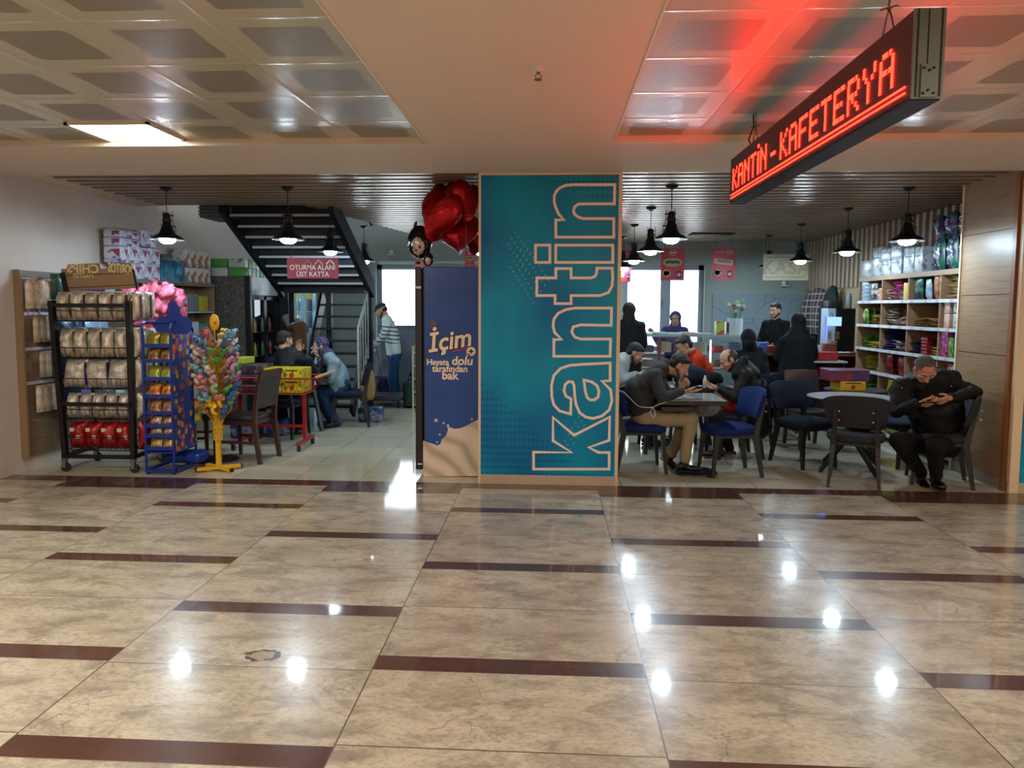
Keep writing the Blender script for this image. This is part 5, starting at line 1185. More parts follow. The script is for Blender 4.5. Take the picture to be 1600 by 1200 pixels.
# cells[row][col], col 0 nearest the hall; each a list of (kind, colours, count, w, h, d, stacked)
cells = {
 (0, 0): [('flat', 'beige gold', 8, .26, .22, .055)], (0, 1): [('bag', 'navy green', 3, .20, .24, .07), ('bag', 'white lightblue', 2, .15, .22, .06), ('bag', 'brown orange', 1, .2, .3, .07)],
 (0, 2): [('flat', 'red white', 4, .22, .2, .05), ('flat', 'maroon pink', 6, .22, .2, .06), ('flat', 'green white', 3, .2, .2, .05), ('box', 'yellow gold', 1, .12, .2, .12)], (0, 3): [('box', 'lightblue white', 6, .16, .045, .16), ('bag', 'navy white', 3, .16, .22, .07), ('box', 'orange white', 3, .12, .05, .14)],
 (1, 0): [('box', 'peach white', 3, .10, .15, .12), ('box', 'white green', 3, .10, .15, .12)], (1, 1): [('flat', 'gold brown', 4, .24, .2, .035), ('flat', 'red gold', 4, .22, .2, .035)],
 (1, 2): [('flat', 'brown white', 6, .2, .2, .05), ('flat', 'white red', 3, .2, .2, .04), ('flat', 'peach brown', 3, .24, .2, .05)], (1, 3): [('bag', 'green lime', 3, .15, .2, .07), ('flat', 'gold brown', 4, .18, .18, .045), ('flat', 'green beige', 3, .18, .18, .05)],
 (2, 0): [('box', 'pink purple', 1, .13, .27, .12), ('box', 'lime green', 2, .10, .21, .1), ('box', 'white lime', 1, .09, .25, .1)], (2, 1): [('flat', 'navy black', 5, .22, .2, .04), ('box', 'red maroon', 5, .12, .035, .14), ('flat', 'gold lime', 3, .14, .2, .04)],
 (2, 2): [('flat', 'navy purple', 8, .22, .2, .045), ('flat', 'white navy', 4, .2, .2, .04), ('flat', 'yellow gold', 2, .12, .18, .05)], (2, 3): [('flat', 'green lime', 5, .2, .2, .045), ('flat', 'yellow lime', 3, .2, .2, .035), ('flat', 'pink white', 3, .2, .2, .035)],
 (3, 0): [('bag', 'white red', 3, .18, .22, .07)], (3, 1): [('bag', 'navy white', 3, .18, .22, .07)], (3, 2): [('bag', 'maroon red', 4, .17, .25, .07), ('bag', 'red maroon', 1, .17, .22, .07)], (3, 3): [('flat', 'yellow lime', 5, .2, .18, .05), ('flat', 'gold black', 4, .18, .18, .045)],
 (4, 0): [('bag', 'lime yellow', 3, .2, .24, .08)], (4, 1): [('bag', 'yellow green', 3, .2, .24, .08)], (4, 2): [('bag', 'yellow lime', 2, .2, .22, .08)], (4, 3): [('flat', 'green lime', 5, .24, .2, .05), ('flat', 'red white', 2, .2, .2, .04)],
 (5, 2): [('bag', 'lime yellow', 2, .2, .22, .08)], (5, 3): [('bag', 'gold brown', 2, .2, .22, .08)]}
RN = ['top', 'second', 'third', 'fourth', 'fifth', 'bottom']; CNm = ['nearest', 'second nearest', 'second farthest', 'farthest']
rnd = random.Random(11)
for (r, c), L in cells.items():
    y0, y1 = ys[c]+.02, ys[c+1]-.02; z = zr[r]+.008; cnt_ = {}
    slots = len(L); sw = (y1-y0)/slots
    for si, (kind, cc, n, w, h, d) in enumerate(L):
        a, b = cc.split(); me = snack(kind, CN[a], CN[b], w, h, d); yc = y1-sw*(si+.5)
        per = max(1, int(sw/(w+.01))) if kind != 'flat' else 1
        for i in range(n):
            o = bpy.data.objects.new({'bag': 'snack_bag', 'flat': 'snack_packet', 'box': 'snack_box'}[kind], me); COL.objects.link(o)
            if kind == 'flat': loc = (QX+.14+.02*rnd.random(), yc+rnd.uniform(-.03, .03), z+i*d*.62); rz = rnd.uniform(-.3, .3)
            elif kind == 'bag':
                loc = (QX+.06+(i//max(per, 1))*.09, yc+((i % per)-(per-1)/2)*(w*.8), z+.004); rz = rnd.uniform(-.15, .15)
            else:
                if h < .06: loc = (QX+.10, yc, z+i*(h+.002)); rz = rnd.uniform(-.06, .06)
                else: nn_ = max(1, int(sw/(w+.004))); loc = (QX+.08+(i//(nn_*2))*.13, yc+((i % nn_)-(nn_-1)/2)*(w+.004), z+((i//nn_) % 2)*(h+.002)*(1 if h < .18 else 0)+(.0 if h < .18 else 0)); rz = 0
                if h >= .18: loc = (QX+.08+.13*i*(1 if nn_ < 2 else 0), loc[1], z)
            o.location = loc; o.rotation_euler = (rnd.uniform(-.13, .13), rnd.uniform(-.1, .1), rz) if kind == 'flat' else (0, 0, rz)
            k = (a, b, kind); cnt_[k] = cnt_.get(k, 0)+1
            tag(o, '%s and %s snack %s, number %d in the %s column, %s row of cubbies' % (a, b, {'bag': 'bag', 'flat': 'packet', 'box': 'box'}[kind], cnt_[k], CNm[c], RN[r]), 'snack', 'snacks in the %s column, %s row' % (CNm[c], RN[r]))
# goods on top
WPK = packmat('pale_grey_print_pack', '#a9b0b4', '#8a9298', '#5f6a74', 4); DET = packmat('purple_green_bag', '#2a1f5a', '#14604a', '#b5a8c4', 3); DET2 = packmat('green_purple_bag', '#146048', '#2a1f5a', '#c4bcd0', 6)
def topbox(px0, px1, yt, yb, lb, mt, d=.2, X=QX+.04):
    a = at(px1, yb, X=X); b = at(px0, yb, X=X); zt_ = at(px0, yt, X=X).z; w = b.y-a.y; z = a.z if 'upper' in lb else ZQ+.001
    t = thing('wrapped_pack', lb, 'pack', (X+d/2, (a.y+b.y)/2, max(z, ZQ+.001)), 0, 'pale packs on top of the cubby shelf')
    MB(mt).rbox(-d/2, d/2, -w/2+.002, w/2-.002, 0, zt_-z-.004, .01).build('wrap', t, smooth=40)
    MB(mat('pack_text_bar', '#4a5058', .5)).box(-d/2-.002, -d/2, -w*.3, w*.3, (zt_-z)*.6, (zt_-z)*.66).build('printed_bar', t)
for q in ((1345, 1361, 408, 427, 'at the far end'), (1362, 1376, 388, 424, 'tall one second from the far end'), (1377, 1391, 405, 422, 'third from the far end, lower'), (1377, 1391, 390, 404.5, 'third from the far end, upper'), (1392, 1408, 401, 420, 'fourth from the far end, lower'), (1392, 1408, 384, 400.5, 'fourth from the far end, upper'), (1411, 1427, 388, 418, 'fifth from the far end'), (1428, 1441, 386, 416, 'last before the detergent bags')):
    topbox(*q[:4], 'pale grey pack on the cubby shelf, '+q[4], WPK)
i = 0
for row, (zt0, hh) in enumerate(((ZQ+.001, .36), (ZQ+.34, .27))):
    for k in range(6 if row == 0 else 5):
        y = 7.38+k*.125+row*.05
        o = MB(DET if (k+row) % 2 else DET2).pillow((0, 0, hh/2), .17, hh, .12, ex=V((.25, 1, .0)), ey=V((-.05, .12*row*(1 if k > 2 else -.6), 1)), n=8, wr=.25, seed=k+row*8).build('detergent_bag', smooth=50)
        tag(o, 'glossy %s bag on the cubby shelf, %s layer, %s from the hall side' % (('green and purple', 'purple and green')[(k+row) % 2], ('lower', 'upper')[row], ORD[k]), 'bag', 'detergent bags on the cubby shelf'); o.location = (QX+.12+.04*(k % 2), y, zt0)
# ================================================================== counter and till
CW = mat('dark_brown_counter', '#4a2e22', .45, var=.2, vs=6); CT = mat('counter_top_wood', '#6a4a34', .35, var=.15, vs=5)
cc = thing('cash_counter', 'long brown wooden counter at the back right under the KASA board', 'counter', (3.7, 10.3, 0)); c_o = cc.location.copy()
MB(CT).box(2.95, 4.62, 10.25, 10.85, .93, .965).build('counter_top', cc, c_o); MB(CW).box(2.98, 4.60, 10.62, 10.83, 0, .93).box(2.98, 3.02, 10.3, 10.83, 0, .93).box(4.56, 4.6, 10.3, 10.83, 0, .93).build('cabinet', cc, c_o)
MB(mat('pale_shelf_edge', '#8f9aa0', .4)).box(3.0, 4.58, 10.27, 10.62, .60, .625).build('shelf', cc, c_o)
for i, (x, c_, nm, w, h) in enumerate(((3.95, 'red', 'red', .2, .13), (4.2, 'red', 'dark red', .2, .12), (4.42, 'lime', 'lime green', .16, .14), (3.2, 'white', 'white', .25, .05))):
    ybox(x-w/2, x+w/2, 10.33, 10.5, .627, h, '%s box on the shelf under the till counter' % nm, mat('under_'+nm.replace(' ', '_'), CN[c_], .5), False, 'boxes under the till counter', 'small_box')
its = [((1186, 1199, 531, 547), '#2350a0', 'blue box on the till counter beside the man in black'), ((1199, 1213, 536, 547), '#7a3030', 'small dark red tray on the till counter'), ((1254, 1263, 535, 546), '#b8b02a', 'yellow box on the till counter right of the chador woman'), ((1288, 1308, 533, 548), '#7a342c', 'brown red basket box in front of the coffee machine')]
for (a, b, yt, yb), c_, lb in its:
    p0 = at(a, yb, Y=10.32); p1 = at(b, yt, Y=10.32)
    ybox(p0.x, p1.x, 10.32, 10.46, .966, p1.z-p0.z, lb, mat('item_'+c_[1:], c_, .45, var=.15, vs=20), False, 'things on the till counter', 'small_box')
for i in range(5):
    o = tag(MB(mat('paper_cup', '#b8bcb8', .5)).cyl((0, 0, 0), (0, 0, .11), .028, .038, n=14).build('paper_cup', smooth=40), 'pale paper cup on the till counter, %s in the cluster left of the coffee machine' % ORD[i], 'cup', 'paper cups on the till counter'); o.location = (3.88+.06*(i % 3), 10.42+.06*(i//3), .966)
for i in range(7):
    o = tag(MB(mat('snack_bar_%d' % (i % 3), ('#b8a888', '#9a3a3a', '#c8c0b0')[i % 3], .4)).pillow((0, 0, .015), .11, .07, .03, ex=(1, 0, 0), ey=(0, 1, 0), n=4, seed=i).build('snack_bar', smooth=50), 'small wrapped bar lying on the till counter edge, %s from the left' % ORD[i], 'snack', 'wrapped bars on the till counter'); o.location = (3.95+.085*i, 10.29, .966)
# coffee machine
cm = thing('coffee_machine', 'coffee machine with blue lit screen on the counter beside the cubby shelf', 'machine', (4.34, 10.55, .966)); cmo = V((4.34, 10.55, .966))
def cp(px, py): return at(px, py, Y=10.5)
x0, x1, zt_ = cp(1307, 500).x, cp(1337, 500).x, cp(1320, 482).z
MB(mat('black_machine', '#0d0e14', .25)).rbox(x0, x1, 10.5, 10.78, .966, zt_, .01).build('body', cm, cmo)
MB(mat('white_machine_panel', '#a9bcc8', .35)).rbox(cp(1294, 500).x, x0-.002, 10.52, 10.78, .966, zt_-.0, .006).build('side_housing', cm, cmo)
MB(emis('blue_screen_light', (.16, .28, 1, 1), 1.6)).box(cp(1312, 0).x, cp(1335, 0).x, 10.494, 10.5, cp(0, 501).z, cp(0, 488).z).build('screen', cm, cmo)
MB(emis('blue_glow_strip', (.08, .08, 1, 1), 1.6)).box(cp(1308, 0).x, cp(1310.5, 0).x, 10.494, 10.5, cp(0, 520).z, cp(0, 487).z).build('light_strip', cm, cmo)
for r_ in range(4):
    for s in (0, 1):
        a = 1314 if s == 0 else 1327
        MB(mat('brass_button', '#b0a078', .3, .6)).box(cp(a, 0).x, cp(a+5.5, 0).x, 10.493, 10.5, cp(0, 511.5+r_*2.9).z, cp(0, 510+r_*2.9).z).build('button', cm, cmo)
MB(mat('brass_button', '#b0a078', .3, .6)).box(cp(1317, 0).x, cp(1328, 0).x, 10.46, 10.5, cp(0, 526).z, cp(0, 523).z).build('spout', cm, cmo)
MB(mat('grey_drip_tray', '#3c3f44', .4)).box(cp(1311, 0).x, cp(1335, 0).x, 10.42, 10.5, .966, .985).build('drip_tray', cm, cmo)
c = cp(1300, 495); mb = MB(mat('dark_print', '#2a2f3a', .4)); mb.tube([V((c.x+.018*sin(k*pi/8), 10.516, c.z+.055*cos(k*pi/8))) for k in range(16)], .004, 4, True); mb.build('printed_emblem', cm, cmo)
tp_ = [('black_box', 'black box standing on the coffee machine', 4.12, .16, .11, '#15171c'), ('grey_canister', 'grey canister standing on the coffee machine', 4.33, .08, .22, '#6b7480'), ('beige_canister', 'beige canister standing on the coffee machine', 4.44, .07, .16, '#a58c70')]
for nm, lb, x, w, h, c_ in tp_:
    mb = MB(mat(nm, c_, .4))
    if 'box' in nm: mb.rbox(-w/2-.04, w/2, -.1, .1, 0, h, .01)
    else: mb.lathe([(w/2, 0), (w/2, h*.75), (w*.35, h*.85), (w*.3, h)], n=16)
    o = tag(mb.build('storage_box' if 'box' in nm else 'canister', smooth=40), lb, 'box' if 'box' in nm else 'canister'); o.location = (x, 10.62, zt_+.001)
# coats on the wall
def coat(x, y, z, w, h, mt, lb):
    g = []
    for j in range(13):
        v_ = j/12; ww = w*(.25+.75*min(1, v_*2.4)**.7)*(1+.08*sin(v_*9)); row = []
        for i in range(13):
            u = i/12*2-1; row.append(V((-.05-.06*sin(v_*pi*.8)-.035*cos(u*7+v_*2)*v_, u*ww/2, -h*v_+.03*abs(u)*-1*(v_ < .2))))
        g.append(row)
    mb = MB(mt).sheet(g); o = mb.build('hanging_coat', smooth=80); sm = o.modifiers.new('s', 'SOLIDIFY'); sm.thickness = .05
    o.location = (x, y, z); o.rotation_euler = (0, 0, .2); return tag(o, lb, 'coat', 'coats hanging on the shop wall')
PLD = NT('plaid_cloth'); _p, (_x, _y, _z) = PLD.obj()
_a = PLD.math('LESS_THAN', PLD.math('FLOORED_MODULO', _y, .11), .02); _b = PLD.math('LESS_THAN', PLD.math('FLOORED_MODULO', _z, .11), .02); PLD.base(PLD.mix(PLD.math('MAXIMUM', _a, _b), lin('#33272a'), lin('#8c8680')), .9); PLD = PLD.m
coat(4.58, 12.3, 1.95, .85, .78, PLD, 'plaid coat hanging on the back right wall'); coat(4.60, 11.75, 1.97, .5, 1.15, fabric('dark_green_coat', '#20282a'), 'dark green coat hanging right of the plaid one'); coat(4.6, 12.7, 1.5, .7, .95, fabric('black_coat', '#12151c'), 'black coat hanging low beside the plaid one')
# ================================================================== glass display counter
DC = thing('glass_display_counter', 'glass display counter with wooden posts below the double window', 'counter', (2.0, 10.8, 0)); do = DC.location.copy()
GX0, GX1, GY0, GY1, GZ = 1.0, 3.02, 10.75, 11.35, 1.20
WP = mat('worn_wood_post', '#7a6550', .5, var=.15, vs=8)
MB(mat('pale_counter_top', '#8d9a94', .3)).box(GX0, GX1, GY0-.02, GY1, GZ-.03, GZ).build('counter_top', DC, do)
for x, w, m_ in ((at(1008, 0, Y=GY0).x, .07, WP), (at(1042, 0, Y=GY0).x, .045, mat('red_brown_post', '#6a3c28', .45)), (GX1-.03, .03, STEEL)): MB(m_).box(x-w/2, x+w/2, GY0, GY0+.04, .35, GZ-.03).build('post', DC, do)
MB(WP).box(GX0, GX1, GY0, GY1, 0, .38).build('base_cabinet', DC, do)
for z in (.66, .92): MB(GLT).box(GX0+.02, GX1-.02, GY0+.05, GY1-.05, z, z+.008).build('glass_shelf', DC, do)
MB(GLT).box(GX0, GX1, GY0+.012, GY0+.018, .38, GZ-.03).build('front_glass', DC, do)
MB(mat('white_trim_bar', '#c0ccd4', .3)).box(GX0, GX1, GY0-.004, GY0+.01, .70, .715).build('front_rail', DC, do)
LT = emis('display_light_tube', (.8, .92, 1, 1), 7)
for px in (1127, 1085): x = at(px, 0, Y=GY0).x; MB(LT).cyl((x, GY0+.1, .5), (x, GY0+.1, 1.12), .010, n=6).build('light_tube', DC, do)
for i in range(14):
    z = .668 if i < 7 else .928; x = GX0+.22+(i % 7)*.26; c_ = ('#5a4636', '#8f8878', '#8b3030', '#40607a', '#b0a58a')[i % 5]
    ybox(x-.09, x+.09, GY0+.12, GY0+.4, z+.002, .10+.05*(i % 2), 'food tray in the glass counter, %s shelf, %s from the left' % (('lower', 'upper')[i//7], ORD[i % 7]), mat('tray_'+c_[1:], c_, .5, var=.2, vs=20), False, 'food trays in the glass counter', 'food_tray')
# on the counter
vb = at(1148, 518, Y=GY0+.2); fv = thing('flower_vase', 'clear square vase of white and green flowers on the glass counter', 'vase', (vb.x, GY0+.2, GZ+.001))
VG = NT('vase_glass'); VG.base('#c8d8dc', .1); VG.b.inputs['Alpha'].default_value = .55; VG = VG.m
MB(VG).box(-.10, .10, -.07, .07, 0, .25).build('vase', fv)
rnd = random.Random(3)
for i in range(22):
    a = rnd.uniform(0, 6.28); r = rnd.uniform(.0, .13); z = .34+rnd.uniform(0, .17); p = V((r*cos(a), r*sin(a)*.6, z)); cl_ = ('#c8c4ba', '#6fa858', '#8a5a5a', '#b0b89a')[i % 4]
    q = MB(mat('stem_green', '#3f6a3f', .5)).tube([V((p.x*.2, p.y*.2, .02)), V((p.x*.5, p.y*.5, .2)), p], .003, 4).build('flower_stem', fv)
    f_ = MB(mat('petal_'+cl_[1:], cl_, .6))
    for k in range(5): f_.ball(p+V((.018*cos(k*1.26), .01*sin(k*1.26), .016*sin(k*1.26))), .014, .01, .014, 6)
    f_.build('blossom', q)
for (a, b, yt, yb, c_, c2, lb) in ((1119, 1132, 502, 518, '#93a83a', '#a8423a', 'green gift box with red top on the glass counter'), (1135, 1146, 503, 518, '#4a1f26', '#8a7a70', 'dark red carton on the glass counter beside the vase')):
    p0 = at(a, yb, Y=GY0+.15); p1 = at(b, yt, Y=GY0+.15); ybox(p0.x, p1.x, GY0+.15, GY0+.27, GZ+.001, p1.z-GZ, lb, packmat('pk'+c_[1:], c_, c2, None, 5), False, 'cartons on the glass counter', 'carton')
for i, (px, c_) in enumerate(((1012, '#b0c0bc'), (1030, '#90a89a'), (1055, '#b8b8b0'), (1075, '#b09890'), (1100, '#a8b0b8'))):
    p = at(px, 517, Y=GY0+.2); ybox(p.x-.12, p.x+.1, GY0+.05, GY0+.3, GZ+.001, .025+.01*(i % 2), 'flat stack of papers on the glass counter, %s from the left' % ORD[i], mat('stack_'+c_[1:], c_, .6), False, 'flat stacks on the glass counter', 'paper_stack')
# ================================================================== hanging posters and boards
RP = NT('red_poster_print'); _p, _ = RP.xyz(); RP.base(RP.mix(RP.noise(_p, 2, 2), lin('#a01c2a'), lin('#b8303a')), .35); RP = RP.m
def pcirc(mb, c, r, y, n=20, ry=None): mb.cyl((c[0], y, c[1]), (c[0], y-.002, c[1]), r, n=n, ry=ry, up=(0, 0, 1))
def poster_food(x0, x1, y0, y1, Y, lb, kind=0, grp='red food posters hung at the back'):
    a = at(x0, y1, Y=Y); b = at(x1, y0, Y=Y); w, h = b.x-a.x, b.z-a.z; t = thing('food_poster', lb, 'poster', ((a.x+b.x)/2, Y, a.z), 0, grp); o = t.location.copy()
    q = MB(RP).box(a.x, b.x, Y, Y+.006, a.z, b.z).build('sheet', t, o)
    def p(u, v_): return (a.x+u*w, a.z+v_*h)
    WK = mat('poster_white', '#c8bdb4', .5); CK = mat('poster_dark_blue', '#1c2450', .5)
    m1 = MB(WK); c = p(.5 if kind != 1 else .78, .86); r = w*.14
    m1.tube([(c[0]+r*cos(k*pi/10), Y-.003, c[1]+r*.8*sin(k*pi/10)) for k in range(20)], .004, 4, True).box(c[0]-r*.8, c[0]+r*.8, Y-.004, Y-.002, c[1]-.008, c[1]+.008); m1.build('round_emblem', t, o)
    m2 = MB(mat('poster_bread', '#9a8a66', .5)); c = p(.5, .56)
    if kind == 1:
        m2.m(mat('poster_paper', '#b5a898', .5)).obox((c[0], Y-.002, c[1]), w*.42, .001, h*.085, Matrix.Rotation(.12, 3, 'Y')); m2.m(mat('poster_wrap', '#a86a4a', .5)).obox((c[0], Y-.004, c[1]+.01), w*.30, .001, h*.04, Matrix.Rotation(.12, 3, 'Y'))
        m2.build('food_picture', t, o); text('lettering', 'HOT DOG', (p(.35, .83)[0], Y-.003, p(.35, .84)[1]), (1, 0, 0), (0, 0, 1), h*.07, WK, t, origin=o, th=.001)
    else:
        pcirc(m2, c, w*.42, Y-.001, ry=h*.14); m2.m(mat('poster_filling', '#3f3226', .5))
        for k in range(5): pcirc(m2, (c[0]+(k-2)*w*.12, c[1]+.01*(k % 2)), w*.07, Y-.003, 10, h*.05)
        m2.build('food_picture', t, o)
    m3 = MB(mat('poster_chips', '#c0ae5a' if kind != 1 else '#b8b4b4', .5)); c = p(.25, .22); 
    for k in range(6): pcirc(m3, (c[0]+w*.09*cos(k), c[1]+h*.05*sin(k)), w*.09, Y-.001, 8)
    m3.build('side_picture', t, o)
    m4 = MB(CK); c = p(.78, .18); m4.rbox(c[0]-w*.1, c[0]+w*.1, Y-.003, Y-.001, c[1]-h*.11, c[1]+h*.11, .001); pcirc(m4.m(WK), c, w*.07, Y-.003, 14); m4.m(mat('poster_emblem_red', '#b02a38', .5)).box(c[0]-w*.05, c[0]+w*.05, Y-.007, Y-.005, c[1], c[1]+.012); m4.build('can_picture', t, o)
    for u in (.15, .85): MB(WIREM).cyl((a.x+u*w, Y+.003, b.z), (a.x+u*w, Y+.003, ZC), .0025, n=4).build('hanging_thread', t, o)
poster_food(1032, 1070, 388, 438, 12.2, 'red sandwich poster hanging before the double window')
poster_food(1112, 1149, 387, 437, 12.2, 'red hot dog poster hanging right of the double window', 1)
poster_food(968, 986, 390, 441, 12.2, 'red poster cut by the pillar edge, left of the double window')
poster_food(648, 672, 394, 416, 11.6, 'red poster glimpsed under the penguin balloon')
poster_food(726, 742, 392, 418, 11.6, 'red poster glimpsed between the hearts and the pillar')
ky = 11.3; a = at(1192, 438, Y=ky); b = at(1264, 397, Y=ky); kb = thing('kasa_board', 'pale wooden board engraved KASA hanging over the till', 'sign', ((a.x+b.x)/2, ky, a.z)); ko = kb.location.copy()
PWD = NT('pale_board_wood'); _p, _ = PWD.xyz(); PWD.base(PWD.mix(PWD.noise(PWD.mapping(_p, (1, 1, 14)), 4, 6), lin('#8a8068'), lin('#b0a488')), .5); PWD = PWD.m
MB(PWD).box(a.x, b.x, ky, ky+.02, a.z, b.z).build('board', kb, ko)
KI = mat('engraved_grey', '#5a5548', .6)
text('lettering', 'KASA', ((a.x+b.x)/2, ky-.002, a.z+.10), (1, 0, 0), (0, 0, 1), .29, KI, kb, origin=ko, th=.002, bold=.002, space=1.08)
text('lettering', 'KASA', ((a.x+b.x)/2, ky-.004, a.z+.10), (1, 0, 0), (0, 0, 1), .29, PWD, kb, origin=ko, th=.002, bold=-.006, space=1.08)
MB(KI).tube([(a.x+.05, ky-.001, a.z+.05), (b.x-.05, ky-.001, a.z+.05), (b.x-.05, ky-.001, b.z-.05), (a.x+.05, ky-.001, b.z-.05)], .004, 4, True).build('engraved_border', kb, ko)
for x in (a.x+.04, b.x-.04): MB(WIREM).cyl((x, ky+.01, b.z), (x, ky+.01, ZC), .003, n=4).build('hanging_wire', kb, ko)
def camera_fix(px, py, Y, lb):
    t = thing('wall_camera', lb, 'camera', at(px, py, Y=Y)); MB(mat('white_casing', '#c0c4c0', .4)).box(-.07, .07, -.1, .0, -.04, -.02).build('bracket', t); MB(mat('white_casing', '#c0c4c0', .4)).lathe([(.02, -.03), (.04, -.01), (.045, .03), (.03, .06), (.01, .07)], c=(0, -.05, 0), n=14).build('dome', t, smooth=50)
camera_fix(612, 396, YB-.01, 'small white camera on the back wall left of the balloons'); camera_fix(1224, 444, YB-.01, 'small white camera on the back wall under the KASA board')
o = tag(MB(mat('vent_black', '#0c0d10', .7)).box(-.34, .34, -.14, .14, -.012, .01).build('ceiling_vent'), 'dark slot vent in the slatted ceiling near the back wall', 'vent'); o.location = at(1112, 366, Z=ZC-.04)
# ================================================================== boxes on the far table
ybox(3.19, 3.46, 7.95, 8.25, .702, .10, 'yellow carton under the big red carton on the round table', mat('yellow_carton_plain', '#c09a22', .5, var=.15, vs=20), True, 'cartons on the far round table')
ybox(3.08, 3.50, 7.96, 8.28, .803, .125, 'big red purple carton stacked on the yellow carton', packmat('red_purple_carton', '#7a2f38', '#54345a', None, 2), True, 'cartons on the far round table')
ybox(3.62, 3.90, 9.85, 10.12, .90, .11, 'bright red gift carton beside the chador woman', mat('bright_red_carton', '#9a1f22', .45, var=.15, vs=10), True, 'cartons on the far round table')
o = thing('side_table', 'small grey side table by the chador woman carrying the red carton', 'table', (3.76, 9.98, 0)); MB(TTW).rbox(-.24, .24, -.22, .22, .87, .895, .005).build('table_top', o)
for sx in (-1, 1):
    for sy in (-1, 1): MB(LEG).bar((sx*.2, sy*.18, .87), (sx*.2, sy*.18, 0), .03, .03).build('leg', o)
# ================================================================== bags, papers and small things near the tables
def lump(name, lb, cat, c, r, mt, seed=0, grp=None, flat=1.):
    mb = MB(mt).ball((0, 0, 0), 1, 1, 1, 24); 
    for i, p in enumerate(mb.v):
        k = 1+.16*noise.noise(p*1.6+V((seed, 0, 0)))+.05*noise.noise(p*5+V((seed, 3, 0)))
        e = p*k; e.z = max(e.z, -.78); mb.v[i] = V((e.x*r[0], e.y*r[1], e.z*r[2]))
    o = tag(mb.build(name, smooth=80), lb, cat, grp); o.location = V(c); return o
lump('backpack', 'dark navy backpack lying on the table behind the grey sweater man', 'bag', (1.56, 7.95, .84), (.20, .14, .13), fabric('navy_nylon', '#1a2030'), 1)
lump('shoulder_bag', 'black bag beside the navy backpack on the same table', 'bag', (1.85, 8.12, .80), (.10, .1, .085), fabric('black_nylon', '#111318'), 2)
lump('camera_case', 'small black case in front of the orange sweater man', 'bag', (1.52, 8.27, .82), (.09, .08, .09), fabric('black_case', '#15171c'), 3)
PLB = NT('translucent_plastic_bag'); _p, _ = PLB.obj(); PLB.base('#8d8d88', .3); PLB.bump(PLB.noise(_p, 12, 4), .6, .03); PLB = PLB.m
lump('plastic_bag', 'crumpled pale plastic bag on the blue chair under the square table edge', 'bag', (1.56, 7.30, .585), (.16, .11, .105), PLB, 4)
lump('red_bag', 'red fabric bag beside the pale plastic bag', 'bag', (1.90, 7.62, .60), (.08, .1, .14), fabric('red_fabric', '#8a1a24'), 5)
lump('navy_jacket', 'folded navy jacket lying on the seat of the nearest dark grey chair', 'jacket', (2.90, 6.68, .555), (.19, .17, .085), fabric('navy_jacket_cloth', '#161c2e'), 6)
o = MB(mat('white_bottle', '#c8c8b4', .35)).lathe([(.02, 0), (.024, .02), (.022, .09), (.012, .11), (.012, .13)], n=14).build('small_bottle', smooth=50); tag(o, 'small pale bottle standing on the table by the navy backpack', 'bottle'); o.location = (1.68, 7.78, .741)
o = MB(mat('white_paper', '#c8ccd4', .6)).box(-.15, .12, -.1, .1, 0, .003).build('paper_sheet'); tag(o, 'white papers spread on the square table before the grey sweater man', 'paper'); o.location = (1.26, 6.95, .733); o.rotation_euler = (0, 0, .3)
# ================================================================== floor things at the left back
def wheel(p, x, y, z, r, ax='x'):
    d = V((.012, 0, 0)) if ax == 'x' else V((0, .012, 0)); return MB(mat('caster_rubber', '#1b1a1a', .6)).cyl(V((x, y, z))-d, V((x, y, z))+d, r, n=14).build('caster', p)
tl = thing('flat_trolley', 'dark flat platform trolley beside the green crate', 'trolley', (-2.65, 11.25, 0)); DKP = mat('dark_slate_plastic', '#1e242a', .5)
MB(DKP).rbox(-.38, .32, -.28, .4, .12, .17, .02).build('deck', tl, smooth=40)
MB(DKP).rbox(-.36, .30, -.26, .38, .17, .185, .005).build('deck_mat', tl)
for x in (-.3, .25):
    for y in (-.2, .32): wheel(tl, x, y, .055, .055)
gc = thing('green_crate', 'green plastic crate standing on end right of the trolley', 'crate', (-2.17, 11.2, 0)); GP = mat('green_plastic', '#123a30', .4)
MB(GP).box(-.14, .12, -.16, -.14, 0, .40).box(-.14, .12, .14, .16, 0, .46).box(-.14, -.12, -.16, .16, 0, .44).box(.10, .12, -.16, .16, 0, .46).box(-.14, .12, -.16, .16, 0, .03).build('shell', gc)
MB(GP).bar((-.14, -.17, .41), (.12, -.17, .41), .03, .03).bar((-.10, -.17, .02), (-.10, -.17, .4), .02).bar((.08, -.17, .02), (.08, -.17, .4), .02).build('rim', gc)
bn = thing('purple_bin', 'dark purple tub standing behind the trolley', 'bin', (-2.85, 12.2, 0)); MB(mat('purple_plastic', '#2a1f4a', .4)).lathe([(.17, 0), (.22, .36), (.235, .37)], n=20).build('shell', bn, smooth=40)
bm = thing('broom', 'red bristled broom leaning behind the trolley', 'broom', (-3.08, 12.0, 0)); MB(mat('red_bristles', '#a01a22', .6, bump=.5)).add([V(q) for q in ((-.14, -.04, 0), (.14, -.04, 0), (.14, .04, 0), (-.14, .04, 0), (-.06, -.03, .3), (.05, -.03, .3), (.05, .03, .3), (-.06, .03, .3))], [(0, 3, 2, 1), (4, 5, 6, 7), (0, 1, 5, 4), (1, 2, 6, 5), (2, 3, 7, 6), (3, 0, 4, 7)]).build('bristles', bm)
MB(mat('pale_stick', '#9aa0a0', .4)).cyl((0, 0, .3), (-.10, 0, 1.25), .012, n=8).build('stick', bm)
